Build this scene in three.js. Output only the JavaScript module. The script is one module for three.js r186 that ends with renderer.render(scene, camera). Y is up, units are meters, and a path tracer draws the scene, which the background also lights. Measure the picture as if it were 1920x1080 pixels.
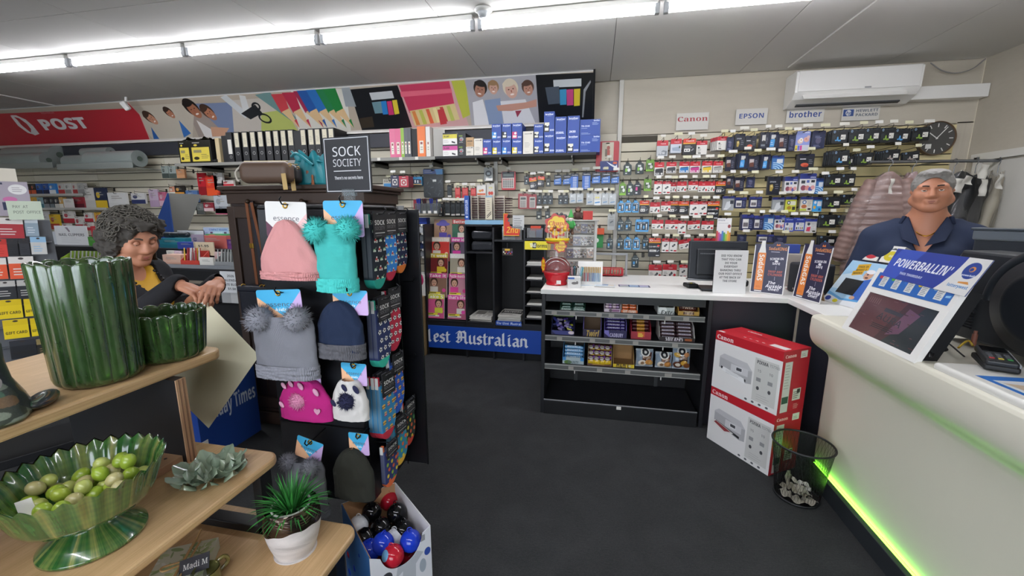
import*as T from 'three';
import{RoundedBoxGeometry}from 'three/addons/geometries/RoundedBoxGeometry.js';
import{mergeGeometries,mergeVertices,toCreasedNormals}from 'three/addons/utils/BufferGeometryUtils.js';
import{MarchingCubes}from 'three/addons/objects/MarchingCubes.js';
import{ImprovedNoise}from 'three/addons/math/ImprovedNoise.js';
import{RectAreaLightUniformsLib}from 'three/addons/lights/RectAreaLightUniformsLib.js';
// --- camera, sky, exposure
const{PI,abs,atan,atan2,ceil,cos,floor,hypot,imul,max,min,round,sign,sin,sqrt}=Math;
const scene=new T.Scene();
const EYE=new T.Vector3(0,1.6,0),YAW=T.MathUtils.degToRad(11.4),PITCH=T.MathUtils.degToRad(-10.44);
const camera=new T.PerspectiveCamera(2*atan(540/768)*180/PI,16/9,.05,60);
camera.position.copy(EYE);
camera.rotation.order='YXZ';
camera.rotation.set(PITCH,YAW,0);
const renderer=new T.WebGLRenderer({antialias:true});
renderer.toneMapping=T.LinearToneMapping;
renderer.toneMappingExposure=1.8;
renderer.shadowMap.enabled=true;
RectAreaLightUniformsLib.init();
scene.background=new T.Color(0xd3dbe6);
scene.backgroundIntensity=5;
const TUBE_COLOR=0xf6f7ff,TUBE_LIGHT=34,TUBE_GLOW=15,LED_COLOR=0x86ff3c;
// --- room dimensions (metres)
const CEIL=2.92,BACK=-4.6,RIGHT=3.28,LEFT=-9.2,FRONT=2.6;
// --- measuring: where a sight line meets a real plane
camera.updateMatrixWorld();
const sight=(px,py)=>new T.Vector3((px-960)/768,(540-py)/768,-1).applyQuaternion(camera.quaternion);
const meet=(px,py,ax,v)=>{const d=sight(px,py);return EYE.clone().addScaledVector(d,(v-EYE[ax])/d[ax]);};
const onX=(px,py,v)=>meet(px,py,'x',v),onY=(px,py,v)=>meet(px,py,'y',v),onZ=(px,py,v)=>meet(px,py,'z',v);
function rectZ(x0,y0,x1,y1,z){
const a=onZ(x0,y0,z),b=onZ(x1,y0,z),c=onZ(x1,y1,z),d=onZ(x0,y1,z);
const l=(a.x+d.x)/2,r=(b.x+c.x)/2,t=(a.y+b.y)/2,bt=(c.y+d.y)/2;
return{x:(l+r)/2,y:(t+bt)/2,w:r-l,h:t-bt,l,r,t,b:bt,z};
}
// --- small helpers
let seed=7;
const rnd=()=>{seed=(seed+0x6d2b79f5)|0;let t=imul(seed^(seed>>>15),1|seed);t=(t+imul(t^(t>>>7),61|t))^t;return((t^(t>>>14))>>>0)/4294967296;};
const rr=(a,b)=>a+(b-a)*rnd(),pick=(a)=>a[floor(rnd()*a.length)];
const V=(x,y,z)=>new T.Vector3(x,y,z),V2=(x,y)=>new T.Vector2(x,y);
const noise=new ImprovedNoise();
const ORD=['first','second','third','fourth','fifth','sixth','seventh','eighth','ninth','tenth','eleventh','twelfth','thirteenth','fourteenth','fifteenth','sixteenth'];
const matCache=new Map();
function mat(color,roughness=.6,o={}){
const key=JSON.stringify([color,roughness,o]);
if(!matCache.has(key))matCache.set(key,new(Object.keys(o).some((k)=>/transmission|clearcoat|sheen|ior|thickness|attenuation/.test(k))?T.MeshPhysicalMaterial:T.MeshStandardMaterial)({color,roughness,...o}));
return matCache.get(key);
}
const M={
black:mat(0x101114,.5),blackMatt:mat(0x17181b,.85),blackShelf:mat(0x1c1d21,.45),charcoal:mat(0x2c2e33,.6),white:mat(0xe6e4df,.5),whiteGloss:mat(0xe9e7e2,.25),
paper:mat(0xe8e6e0,.8),steel:mat(0x8f9296,.32,{metalness:.9}),darkSteel:mat(0x2a2a2c,.35,{metalness:.8}),card:mat(0xb08d63,.85),chrome:mat(0xd8d8da,.12,{metalness:1}),
clear:mat(0xffffff,.05,{transmission:1,thickness:0,ior:1.45}),brass:mat(0xb9923f,.3,{metalness:.9}),red:mat(0xc01f2b,.5),navy:mat(0x1b2a52,.6),grey:mat(0x8d8f90,.6),
};
const used=new Map();
function numbered(n){const k=used.get(n)||0;used.set(n,k+1);return k?n+'_'+String(k).padStart(3,'0'):n;}
const V3=(p)=>(Array.isArray(p)?p:p.toArray());
function thing(name,label,category,pos=[0,0,0],turn=0,group){
const o=new T.Group();o.name=numbered(name);scene.add(o);
o.position.set(...V3(pos));if(Array.isArray(turn))o.rotation.set(...turn);else o.rotation.y=turn;
o.userData={label,category};if(group)o.userData.group=group;
return o;
}
function put(m,pos,turn){if(pos)m.position.set(...V3(pos));if(Array.isArray(turn))m.rotation.set(...turn);else if(turn)m.rotation.y=turn;return m;}
function part(name,geo,material,parent,pos,turn,label){
const m=new T.Mesh(geo,material);m.name=name;parent.add(m);if(label)m.userData.label=label;return put(m,pos,turn);
}
function solo(name,label,category,geo,material,pos,turn,group){
const m=new T.Mesh(geo,material);m.name=numbered(name);scene.add(m);m.userData={label,category};if(group)m.userData.group=group;return put(m,pos,turn);
}
function struct(name,geo,material,pos,turn){const m=new T.Mesh(geo,material);m.name=numbered(name);m.userData={kind:'structure'};scene.add(m);return put(m,pos,turn);}
function copy(src,label,pos,turn){const c=src.clone();c.name=numbered(src.name.replace(/_\d{3}$/,''));c.userData={...src.userData,label:label||src.userData.label};scene.add(c);return put(c,pos,turn);}
const geoCache=new Map();
const cached=(key,f)=>{if(!geoCache.has(key))geoCache.set(key,f());return geoCache.get(key);};
const q4=(v)=>round(v*1e4)/1e4;
const box=(w,h,d,r=0)=>cached('b'+[q4(w),q4(h),q4(d),r],()=>(r?new RoundedBoxGeometry(w,h,d,2,min(r,w/2.05,h/2.05,d/2.05)):new T.BoxGeometry(w,h,d)));
const cyl=(r0,r1,h,n=24,open=false)=>cached('c'+[r0,r1,h,n,open],()=>new T.CylinderGeometry(r0,r1,h,n,1,open));
const ball=(r,n=20)=>cached('s'+[r,n],()=>new T.SphereGeometry(r,n,round(n*.7)));
const at=(g,x=0,y=0,z=0,rx=0,ry=0,rz=0,s=1)=>{
const m=new T.Matrix4().compose(V(x,y,z),new T.Quaternion().setFromEuler(new T.Euler(rx,ry,rz)),Array.isArray(s)?V(...s):V(s,s,s));
return g.clone().applyMatrix4(m);
};
function join(list){
const gs=list.map((g)=>{let k=g.index?g.toNonIndexed():g.clone();for(const n of Object.keys(k.attributes))if(!['position','normal','uv'].includes(n))k.deleteAttribute(n);if(!k.attributes.uv)k.setAttribute('uv',new T.BufferAttribute(new Float32Array(k.attributes.position.count*2),2));k.clearGroups();k.morphAttributes={};return k;});
return mergeGeometries(gs,false);
}
const curve=(pts,closed=false)=>new T.CatmullRomCurve3(pts.map((p)=>(Array.isArray(p)?V(...p):p)),closed,'centripetal');
const tube=(pts,r,seg=24,rad=8,closed=false)=>new T.TubeGeometry(curve(pts,closed),seg,r,rad,closed);
function rod(a,b,r,n=8){
a=Array.isArray(a)?V(...a):a;b=Array.isArray(b)?V(...b):b;
const d=b.clone().sub(a),g=new T.CylinderGeometry(r,r,d.length(),n);
return g.applyQuaternion(new T.Quaternion().setFromUnitVectors(V(0,1,0),d.clone().normalize())).translate((a.x+b.x)/2,(a.y+b.y)/2,(a.z+b.z)/2);
}
const lathe=(pts,n=48)=>new T.LatheGeometry(pts.map((p)=>V2(p[0],p[1])),n);
function roundRect(w,h,r){const s=new T.Shape(),x=-w/2,y=-h/2;s.moveTo(x+r,y);s.lineTo(x+w-r,y);s.absarc(x+w-r,y+r,r,-PI/2,0);s.lineTo(x+w,y+h-r);s.absarc(x+w-r,y+h-r,r,0,PI/2);s.lineTo(x+r,y+h);s.absarc(x+r,y+h-r,r,PI/2,PI);s.lineTo(x,y+r);s.absarc(x+r,y+r,r,PI,PI*1.5);return s;}
const poly=(pts)=>new T.Shape(pts.map((p)=>V2(p[0],p[1])));
const extr=(shape,depth,bevel=0,seg=8)=>new T.ExtrudeGeometry(shape,{depth,bevelEnabled:bevel>0,bevelSize:bevel,bevelThickness:bevel,bevelSegments:2,curveSegments:seg});
function slab(c,t){
const n=c[1].clone().sub(c[0]).cross(c[3].clone().sub(c[0])).normalize().multiplyScalar(t),b=c.map((p)=>p.clone().add(n)),P=[],U=[],I=[];
const quad=(a,b2,c2,d,front)=>{const k=P.length/3;for(const p of[a,b2,c2,d])P.push(p.x,p.y,p.z);U.push(...(front?[0,1,1,1,1,0,0,0]:[0,1,.001,1,.001,.999,0,.999]));I.push(k,k+3,k+2,k,k+2,k+1);};
quad(c[0],c[1],c[2],c[3],true);quad(b[1],b[0],b[3],b[2]);quad(b[0],b[1],c[1],c[0]);quad(c[3],c[2],b[2],b[3]);quad(b[0],c[0],c[3],b[3]);quad(c[1],b[1],b[2],c[2]);
const g=new T.BufferGeometry();g.setAttribute('position',new T.Float32BufferAttribute(P,3));g.setAttribute('uv',new T.Float32BufferAttribute(U,2));g.setIndex(I);g.computeVertexNormals();return g;
}
// --- print: flat artwork packed into a few sheets
const sheets=[];
function newSheet(){const c=document.createElement('canvas');c.width=c.height=2048;const ctx=c.getContext('2d');ctx.fillStyle='#888';ctx.fillRect(0,0,2048,2048);const tex=new T.CanvasTexture(c);tex.colorSpace=T.SRGBColorSpace;const s={c,ctx,tex,x:0,y:0,row:0,mats:new Map()};sheets.push(s);return s;}
function art(w,h,draw){
w=round(w);h=round(h);
let s=sheets[sheets.length-1]||newSheet();
if(s.x+w+4>2048){s.x=0;s.y+=s.row+4;s.row=0;}
if(s.y+h+4>2048)s=newSheet();
const x=s.x+2,y=s.y+2;s.x+=w+4;s.row=max(s.row,h);
const c=s.ctx;c.save();c.translate(x,y);c.beginPath();c.rect(-2,-2,w+4,h+4);c.clip();c.textBaseline='middle';draw(c,w,h);c.restore();
return{s,u0:x/2048,u1:(x+w)/2048,v0:1-(y+h)/2048,v1:1-y/2048,w,h};
}
function artMat(a,rough=.45,o={}){const k=rough+JSON.stringify(o);if(!a.s.mats.has(k))a.s.mats.set(k,new(Object.keys(o).some((k)=>/clearcoat|sheen/.test(k))?T.MeshPhysicalMaterial:T.MeshStandardMaterial)({map:a.s.tex,roughness:rough,...o}));return a.s.mats.get(k);}
const fillR=(c,col,x,y,w,h)=>{c.fillStyle=col;c.fillRect(x,y,w,h);};
const disc=(c,col,x,y,r,ry)=>{c.fillStyle=col;c.beginPath();c.ellipse(x,y,r,ry??r,0,0,PI*2);c.fill();};
const shapeC=(c,col,pts)=>{c.fillStyle=col;c.beginPath();pts.forEach((p,i)=>(i?c.lineTo(p[0],p[1]):c.moveTo(p[0],p[1])));c.closePath();c.fill();};
function txt(c,s,x,y,size,col,o={}){
c.save();c.translate(x,y);if(o.rot)c.rotate(o.rot);if(o.skew)c.transform(1,0,o.skew,1,0,0);c.font=(o.italic?'italic ':'')+(o.weight??'bold')+' '+size+'px '+(o.font||'sans-serif');c.textAlign=o.align||'center';c.fillStyle=col;
if(o.max){const m=c.measureText(s).width;if(m>o.max||o.fit)c.scale(o.max/m,1);}
if(o.line){c.strokeStyle=o.line;c.lineWidth=o.lw||2;c.lineJoin='round';c.strokeText(s,0,0);}
c.fillText(s,0,0);c.restore();
}
const lines=(c,col,x,y,w,n,gap,th=2)=>{for(let i=0;i<n;i++)fillR(c,col,x,y+i*gap,w*(.7+.3*((i*37)%10)/10),th);};
function toUV(g,a,from,to){
const uv=g.attributes.uv;for(let i=from;i<to;i++)uv.setXY(i,a.u0+(a.u1-a.u0)*uv.getX(i),a.v0+(a.v1-a.v0)*uv.getY(i));return g;
}
const FACE={right:0,left:1,top:2,bottom:3,front:4,back:5};
function printBox(w,h,d,faces,plain=M.white,rough=.45){
const g=new T.BoxGeometry(w,h,d),ms=Array(6).fill(plain);
for(const[f,a]of Object.entries(faces)){const k=FACE[f];toUV(g,a,k*4,k*4+4);ms[k]=a.isMaterial?a:artMat(a,rough);}
return[g,ms];
}
function plate(shape,depth,a,bevel=0,seg=8){
const g=extr(shape,depth,bevel,seg);g.computeBoundingBox();const b=g.boundingBox,p=g.attributes.position,uv=g.attributes.uv;
for(let i=0;i<p.count;i++)uv.setXY(i,a.u0+(a.u1-a.u0)*(p.getX(i)-b.min.x)/(b.max.x-b.min.x),a.v0+(a.v1-a.v0)*(p.getY(i)-b.min.y)/(b.max.y-b.min.y));
return g;
}
const slabPrint=(c,t,a)=>{const g=slab(c,t);return toUV(g,a,0,g.attributes.uv.count);};
function tile(n,draw,srgb=true){
const d=new Uint8Array(n*n*4);for(let y=0;y<n;y++)for(let x=0;x<n;x++){const v=draw(x,y,n),i=(y*n+x)*4;d[i]=v[0];d[i+1]=v[1];d[i+2]=v[2];d[i+3]=255;}
const t=new T.DataTexture(d,n,n);t.wrapS=t.wrapT=T.RepeatWrapping;t.magFilter=T.LinearFilter;if(srgb)t.colorSpace=T.SRGBColorSpace;t.needsUpdate=true;return t;
}
const pn=(x,y,n,f,s=0)=>{
const a=x/n*PI*2,b=y/n*PI*2,r=f/(PI*2);return noise.noise(cos(a)*r+s,sin(a)*r+cos(b)*r*1.3,sin(b)*r+s*1.7);
};
function scaleUV(g,su,sv){const uv=g.attributes.uv;for(let i=0;i<uv.count;i++)uv.setXY(i,uv.getX(i)*su,uv.getY(i)*sv);return g;}
function boxUV(g){
const p=g.attributes.position,n=g.attributes.normal,uv=new Float32Array(p.count*2);
for(let i=0;i<p.count;i++){const ax=abs(n.getX(i)),ay=abs(n.getY(i)),az=abs(n.getZ(i));uv.set(ay>=ax&&ay>=az?[p.getX(i),p.getZ(i)]:ax>=az?[p.getY(i),p.getZ(i)]:[p.getX(i),p.getY(i)],i*2);}
g.setAttribute('uv',new T.BufferAttribute(uv,2));return g;
}
// --- THE SETTING
const carpetTex=tile(512,(x,y,n)=>{const s=pn(x,y*1,n,6,1)*5+noise.noise(x*.035,y*.9,3)*9+noise.noise(x*.11,y*.5,9)*5+(rnd()-.5)*16;const v=40+s*1.3;return[v,v+1,v+2];});
carpetTex.repeat.set(1.3,1.3);
const carpetBump=tile(256,(x,y)=>{const v=128+noise.noise(x*.09,y*.9,5)*70+(rnd()-.5)*60;return[v,v,v];},false);carpetBump.repeat.set(3,3);
const carpet=new T.MeshStandardMaterial({map:carpetTex,roughness:.95,bumpMap:carpetBump,bumpScale:.003});
const roomW=RIGHT-LEFT,roomD=FRONT-BACK,midX=(RIGHT+LEFT)/2,midZ=(FRONT+BACK)/2;
struct('floor',boxUV(at(box(roomW+.4,.1,roomD+.4),midX,-.05,midZ)),carpet);
const plaster=tile(256,(x,y,n)=>{const v=190+pn(x,y,n,9,2)*5+(rnd()-.5)*3;return[v,v-8,v-24];});
const ceilMat=mat(0xd4d2cd,.9),wallMat=new T.MeshStandardMaterial({map:plaster,roughness:.85});
const ceiling=struct('ceiling',at(box(roomW+.4,.1,roomD+.4),midX,CEIL+.062,midZ),mat(0x9a9892,.9));
{
const jx=onY(1150,95,CEIL).x,xs=[LEFT];for(let x=jx-8*1.2;x<RIGHT;x+=1.2)if(x>LEFT+.1)xs.push(x);xs.push(RIGHT);
const zs=[BACK,-2.4,.1,FRONT];
for(let i=0;i+1<xs.length;i++)for(let k=0;k<3;k++)part('ceiling_panel',at(box(xs[i+1]-xs[i]-.005,.012,zs[k+1]-zs[k]-.005),(xs[i]+xs[i+1])/2,CEIL+.006,(zs[k]+zs[k+1])/2),ceilMat,ceiling);
const a=onY(1572,58,CEIL).x;part('cover_strip',at(box(.05,.012,2.6),a,CEIL-.006,-3.2),ceilMat,ceiling);
part('cover_strip',at(box(.05,.012,2.6),a-8.4,CEIL-.006,-3.2),ceilMat,ceiling);
}
struct('wall_left',at(box(.12,CEIL+.1,roomD),LEFT-.06,CEIL/2,midZ),wallMat);
{
const ox0=-4.6,ox1=1.2,oy0=.55,oy1=2.45,h=CEIL+.1;
const g=[at(box(ox0-LEFT,h,.12),(ox0+LEFT)/2,h/2,FRONT+.06),at(box(RIGHT-ox1,h,.12),(ox1+RIGHT)/2,h/2,FRONT+.06),at(box(ox1-ox0,oy0,.12),(ox0+ox1)/2,oy0/2,FRONT+.06),at(box(ox1-ox0,h-oy1,.12),(ox0+ox1)/2,(oy1+h)/2,FRONT+.06)];
struct('wall_front',join(g),wallMat);
const w=struct('window_1',join([at(box(.06,oy1-oy0,.06),ox0+.03,(oy0+oy1)/2,FRONT+.05),at(box(.06,oy1-oy0,.06),ox1-.03,(oy0+oy1)/2,FRONT+.05),at(box(.06,oy1-oy0,.06),-1.7,(oy0+oy1)/2,FRONT+.05),at(box(ox1-ox0-.12,.06,.06),(ox0+ox1)/2,oy0+.03,FRONT+.05),at(box(ox1-ox0-.12,.06,.06),(ox0+ox1)/2,oy1-.03,FRONT+.05)]),M.charcoal);
for(const[a,b]of[[ox0,-1.7],[-1.7,ox1]])part('pane',at(box(b-a-.12,oy1-oy0-.12,.006),(a+b)/2,(oy0+oy1)/2,FRONT+.06),M.clear,w);
struct('footpath',at(box(14,.1,5),midX,-.12,FRONT+2.75),mat(0x8c8a86,.9));
}
const wallRight=struct('wall_right',at(box(.12,CEIL+.1,roomD),RIGHT+.06,CEIL/2,midZ),wallMat);
{
const d0=onX(1843,295,RIGHT),top=d0.y,z0=d0.z,z1=z0+.95;
const d=struct('door_1',at(box(.03,top-.05,z1-z0-.1,.004),RIGHT-.012,(top-.05)/2+.005,(z0+z1)/2),mat(0xc9c6bd,.5));
part('door_frame',join([at(box(.05,top,.06),RIGHT-.02,top/2,z0),at(box(.05,top,.06),RIGHT-.02,top/2,z1),at(box(.05,.06,z1-z0+.12),RIGHT-.02,top+.0,(z0+z1)/2)]),mat(0xd8d5cc,.45),d);
part('door_handle',join([at(ball(.028),RIGHT-.075,1.0,z1-.1),rod([RIGHT,1.0,z1-.1],[RIGHT-.07,1.0,z1-.1],.012)]),M.steel,d);
struct('baseboard_right',at(box(.015,.09,2.0),RIGHT-.008,.045,z1+1.1),mat(0x3a3b3e,.6));
}
const wallBack=struct('wall_back',at(box(roomW+.24,CEIL+.1,.12),midX,CEIL/2,BACK-.1),wallMat);
const TRIM=onZ(1160,300,BACK).x,PITCH_S=.0948,GROOVE0=onZ(1180,266.9,BACK).y;
{
const beige=[mat(0xcfc8b2,.55),mat(0xcbc3ac,.55),mat(0xd2cbb8,.55)],cream=[mat(0xd3c490,.5),mat(0xcfbf8a,.5),mat(0xd7c99a,.5)];
const xe=onZ(1783,300,BACK).x,seam=[TRIM+.02,onZ(1230,300,BACK).x,onZ(1350,300,BACK).x,onZ(1350,300,BACK).x+.95,xe];
part('backing_board',at(box(roomW,1.55,.02),midX,1.6,BACK-.03),mat(0x4b463b,.8),wallBack);
part('plaster_band',at(box(RIGHT-TRIM,CEIL-2.39,.03),(RIGHT+TRIM)/2,(CEIL+2.39)/2,BACK-.022),wallMat,wallBack);
part('plaster_band',at(box(RIGHT-xe,2.4,.03),(RIGHT+xe)/2,1.2,BACK-.022),wallMat,wallBack);
const board=(x0,x1,y0,y1,m)=>part('slat',at(box(x1-x0-.003,y1-y0-.009,.018,.004),(x0+x1)/2,(y0+y1)/2,BACK-.009),m,wallBack);
for(let b=0;b<4;b++)for(let k=-1;k<16;k++){const top=GROOVE0-k*PITCH_S,y1=k<0?min(top,2.385):top;if(b<1&&k<0)continue;board(seam[b],seam[b+1],top-PITCH_S,y1,(b>=2?cream:beige)[(k+b+3)%3]);}
for(let b=0;b<8;b++)for(let k=-1;k<16;k++){const x1=TRIM-.025-b*1.16,x0=max(x1-1.16,LEFT+.02);const top=GROOVE0-k*PITCH_S;board(x0,x1,top-PITCH_S,top,beige[(k*2+b+4)%3]);}
part('trim_strip',at(box(.044,CEIL-.9,.03,.003),TRIM-.002,(CEIL+.9)/2,BACK-.002),mat(0xc9c6bc,.4),wallBack);
const px=onZ(930,330,BACK).x;part('upright_strip',at(box(.045,1.3,.02,.003),px,1.55,BACK+.006),mat(0xb3b1a8,.4,{metalness:.3}),wallBack);
part('upright_strip',at(box(.02,1.3,.02,.003),px-2.36,1.55,BACK+.006),mat(0xb3b1a8,.4,{metalness:.3}),wallBack);
}
// --- CEILING LIGHTS
const tubeGlow=new T.MeshStandardMaterial({color:0xffffff,emissive:TUBE_COLOR,emissiveIntensity:TUBE_GLOW,roughness:.4});
function batten(x,z,label){
const f=thing('tube_light',label,'light',[x,CEIL,z],0,'fluorescent tube lights in a row');
part('housing',at(box(1.16,.035,.06,.006),0,-.018,0),M.whiteGloss,f);
part('tube',at(cyl(.019,.019,1.12,20),0,-.07,0,0,0,PI/2),tubeGlow,f);
for(const s of[-1,1])part('lamp_holder',join([at(box(.03,.07,.035,.006),s*.575,-.06,0),at(cyl(.019,.019,.02,16),s*.56,-.07,0,0,0,PI/2)]),mat(0xb9bcc0,.4),f);
const l=new T.RectAreaLight(TUBE_COLOR,TUBE_LIGHT,1.12,.04);l.name='tube_light_source';l.rotation.x=-PI/2;l.position.y=-.1;f.add(l);
}
const tubeX=[-5.05,-3.845,-2.65,-1.45,-.245,.96,2.16],tubeWord=['first','second','third','fourth','fifth','sixth','last'];
tubeX.forEach((x,i)=>batten(x,-2.97,`bare fluorescent tube light on the ceiling, ${tubeWord[i]} along the row from the post sign end`));
[-3.845,-2.65,-1.45,-.245,.96].forEach((x,i)=>batten(x,.75,`bare fluorescent tube light on the front shop ceiling, ${tubeWord[i]} of the second row`));
{
const p=onY(906,16,CEIL),a=thing('smoke_alarm','small white smoke alarm on the ceiling beside the tube lights','smoke alarm',[p.x,CEIL,p.z]);
part('base',lathe([[0,0],[.058,0],[.058,-.014],[.045,-.022],[0,-.022]]),M.white,a);
part('sensor_cap',lathe([[.035,-.022],[.033,-.042],[.02,-.052],[0,-.054]]),mat(0xcfd2d6,.3),a);
const s=onY(236,182,CEIL),e=thing('motion_sensor','white swivel motion sensor on the ceiling above the post sign','sensor',[s.x,CEIL,s.z]);
part('bracket',rod([0,0,0],[0,-.05,.01],.012),M.white,e);part('head',at(box(.06,.1,.05,.015),0,-.1,.02,.4,.3,.3),M.white,e);
const c=[[1745,117],[1760,130],[1790,138],[1830,130],[1855,105]].map((q,i)=>onX(q[0],q[1],i>3?RIGHT-.01:RIGHT-.02));
solo('ceiling_cable','thin grey cable sagging between air conditioner and the ceiling corner','cable',tube([onZ(1745,118,BACK+.06),onZ(1768,133,BACK+.05),onZ(1795,137,BACK+.05),onZ(1825,128,BACK+.06),onZ(1848,110,BACK+.06)],.005,40,6),mat(0x8d8b88,.6));
}
// --- SIGN BAND OVER THE BACK WALL (leans out at the top)
const BT=V(0,CEIL-.01,-4.2),BB=V(0,2.512,-4.5),bx0=-8.9,bx1=onZ(1112,150,-4.25).x;
const bandN=V(0,BB.z-BT.z,-(BB.y-BT.y)).normalize(),bandL=BT.distanceTo(BB);
function onBand(px,py){const d=sight(px,py),t=bandN.dot(BT.clone().sub(EYE))/bandN.dot(d),p=EYE.clone().addScaledVector(d,t);return[p.x,BT.distanceTo(V(0,p.y,p.z))/bandL];}
{
const K=440,H=round(bandL*K);
const skin=['#c98f72','#b97a5c','#d3a183','#a96e52'];
function face(c,P,x,y,s,hair,col,tilt=0){c.save();c.translate(x,y);c.rotate(tilt);disc(c,hair,0,-s*.25,s*.95,s*1.05);disc(c,col,0,s*.12,s*.72,s*.95);disc(c,'#4a2d22',-s*.28,-s*.05,s*.1,s*.06);disc(c,'#4a2d22',s*.28,-s*.05,s*.1,s*.06);c.fillStyle='#a05c48';c.fillRect(-s*.06,s*.05,s*.12,s*.3);disc(c,'#f1e3da',0,s*.58,s*.26,s*.1);disc(c,hair,-s*.1,-s*.75,s*.8,s*.36);c.restore();}
function drawBand(c,x0){
const P=(px,py)=>{const[x,v]=onBand(px,py);return[(x-x0)*K,v*H];},S=(...p)=>p.map((q)=>P(q[0],q[1]));
const W=2040;fillR(c,'#b8aa98',0,0,W,H);
shapeC(c,'#a3948a',S([330,170],[420,160],[500,275],[380,275]));
shapeC(c,'#c9bfae',S([215,180],[350,170],[360,275],[300,275]));
let q=P(283,222);face(c,0,...q,34,'#4d3528',skin[0],-.5);q=P(318,212);face(c,0,...q,27,'#3c2a22',skin[1],-.35);
shapeC(c,'#2c62a8',S([283,238],[304,268],[290,268]));shapeC(c,'#3c73b8',S([335,225],[358,250],[345,258]));
shapeC(c,'#7d8aa8',S([345,168],[430,160],[470,260],[440,268]));
q=P(362,205);face(c,0,...q,44,'#241d1b',skin[3],-.25);q=P(392,212);face(c,0,...q,38,'#4a3428',skin[1],-.45);
shapeC(c,'#e4dfdb',S([368,225],[392,240],[420,258],[385,258]));shapeC(c,skin[2],S([395,238],[430,240],[418,258],[398,256]));
shapeC(c,'#c9c0b4',S([420,165],[500,160],[560,255],[440,265]));shapeC(c,'#b8c06a',S([490,212],[535,205],[560,248],[490,250]));
shapeC(c,'#cfd2d2',S([413,182],[424,178],[468,215],[460,222]));shapeC(c,'#d9d9d6',S([448,178],[460,180],[470,214],[458,218]));
shapeC(c,'#26282b',S([452,213],[478,196],[492,212],[470,224]));
c.strokeStyle='#212326';c.lineWidth=9;q=P(497,222);c.beginPath();c.ellipse(q[0],q[1],30,22,.2,0,7);c.stroke();q=P(480,200);c.beginPath();c.ellipse(q[0],q[1],22,16,-.4,0,7);c.stroke();
shapeC(c,'#6d8f8c',S([478,178],[505,172],[560,225],[548,228]));
shapeC(c,'#d8d4c8',S([545,170],[645,158],[660,260],[560,245]));
[['#c8444c',540],['#b7304a',562],['#a03050',585],['#2a5aa0',592],['#2f6fb4',610],['#2a7d4c',628],['#27803f',642]].forEach(([col,x],i)=>{shapeC(c,col,S([x-38,166],[x-14,164],[x+2,205],[x-12,212]));shapeC(c,'#dcb98a',S([x-12,210],[x+2,203],[x+22,240]));shapeC(c,col,S([x+12,226],[x+16,223],[x+22,240]));});
shapeC(c,'#17191c',S([655,168],[745,160],[775,238],[680,248]));shapeC(c,'#9aa0a2',S([640,165],[655,163],[668,200],[648,200]));
shapeC(c,'#c7cbcc',S([692,174],[735,170],[739,184],[697,188]));shapeC(c,'#6d8f96',S([697,192],[714,190],[718,212],[703,213]));shapeC(c,'#2f7fc0',S([714,190],[724,189],[728,214],[718,215]));shapeC(c,'#c9386f',S([725,190],[734,189],[739,215],[729,216]));shapeC(c,'#d6c23a',S([735,188],[744,187],[749,213],[740,215]));shapeC(c,'#3a3126',S([674,222],[698,218],[702,238],[678,241]));
shapeC(c,'#cfa2a0',S([745,158],[850,152],[880,238],[775,246]));shapeC(c,'#c63f5e',S([748,160],[842,152],[852,196],[768,212]));shapeC(c,'#e36b7f',S([750,172],[846,166],[848,174],[752,182]));shapeC(c,'#d8c58e',S([768,208],[852,194],[862,224],[778,236]));
['#d8864a','#b9c05a','#dc6a4a','#e5d7a0','#c24a4c','#b7bf62'].forEach((col,i)=>shapeC(c,col,S([772+i*13,209-i*2],[778+i*13,208-i*2],[788+i*13,234-i*1.6],[781+i*13,235-i*1.6])));shapeC(c,'#c23f46',S([820,206],[832,204],[838,232],[826,234]));shapeC(c,'#b9bd4a',S([846,152],[870,150],[888,212],[868,222]));
shapeC(c,'#a9a7ab',S([872,148],[1006,140],[1012,236],[885,240]));q=P(900,168);face(c,0,...q,32,'#2b2523','#ab7b66',.3);q=P(925,165);face(c,0,...q,26,'#9a7a58','#c99f8c',.1);q=P(958,168);face(c,0,...q,36,'#d8cbb2','#cfa593',-.15);q=P(990,166);face(c,0,...q,28,'#5a4238','#b98975',-.1);
shapeC(c,'#e0dfe0',S([886,192],[905,186],[920,240],[890,240]));shapeC(c,'#8798b4',S([908,188],[938,184],[944,238],[918,240]));shapeC(c,'#d9d8d8',S([938,190],[985,186],[1006,236],[946,238]));shapeC(c,'#c4927e',S([930,198],[985,192],[1006,186],[1006,200],[960,208],[934,208]));shapeC(c,'#9a3a4c',S([966,208],[978,207],[970,220]));
shapeC(c,'#15171a',S([1004,136],[1114,126],[1112,240],[1012,240]));shapeC(c,'#c7cbcc',S([1037,150],[1090,147],[1090,162],[1038,164]));shapeC(c,'#4c5560',S([1022,164],[1048,162],[1050,194],[1028,196]));shapeC(c,'#3f8fb8',S([1049,168],[1062,167],[1062,196],[1050,197]));shapeC(c,'#c2467c',S([1062,168],[1075,167],[1075,197],[1063,198]));shapeC(c,'#d8c034',S([1076,167],[1088,166],[1087,198],[1076,199]));
shapeC(c,'#8e9194',S([1094,168],[1107,150],[1108,154],[1098,172],[1094,220],[1091,220]));
c.fillStyle='#c02b38';const rp=S([-40,200],[215,176],[235,186],[262,215],[288,278],[-40,300]);shapeC(c,'#c02b38',rp);
c.strokeStyle='#d9a59c';c.lineWidth=5;c.beginPath();rp.slice(1,5).forEach((p,i)=>(i?c.lineTo(...p):c.moveTo(...p)));c.stroke();
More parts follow.
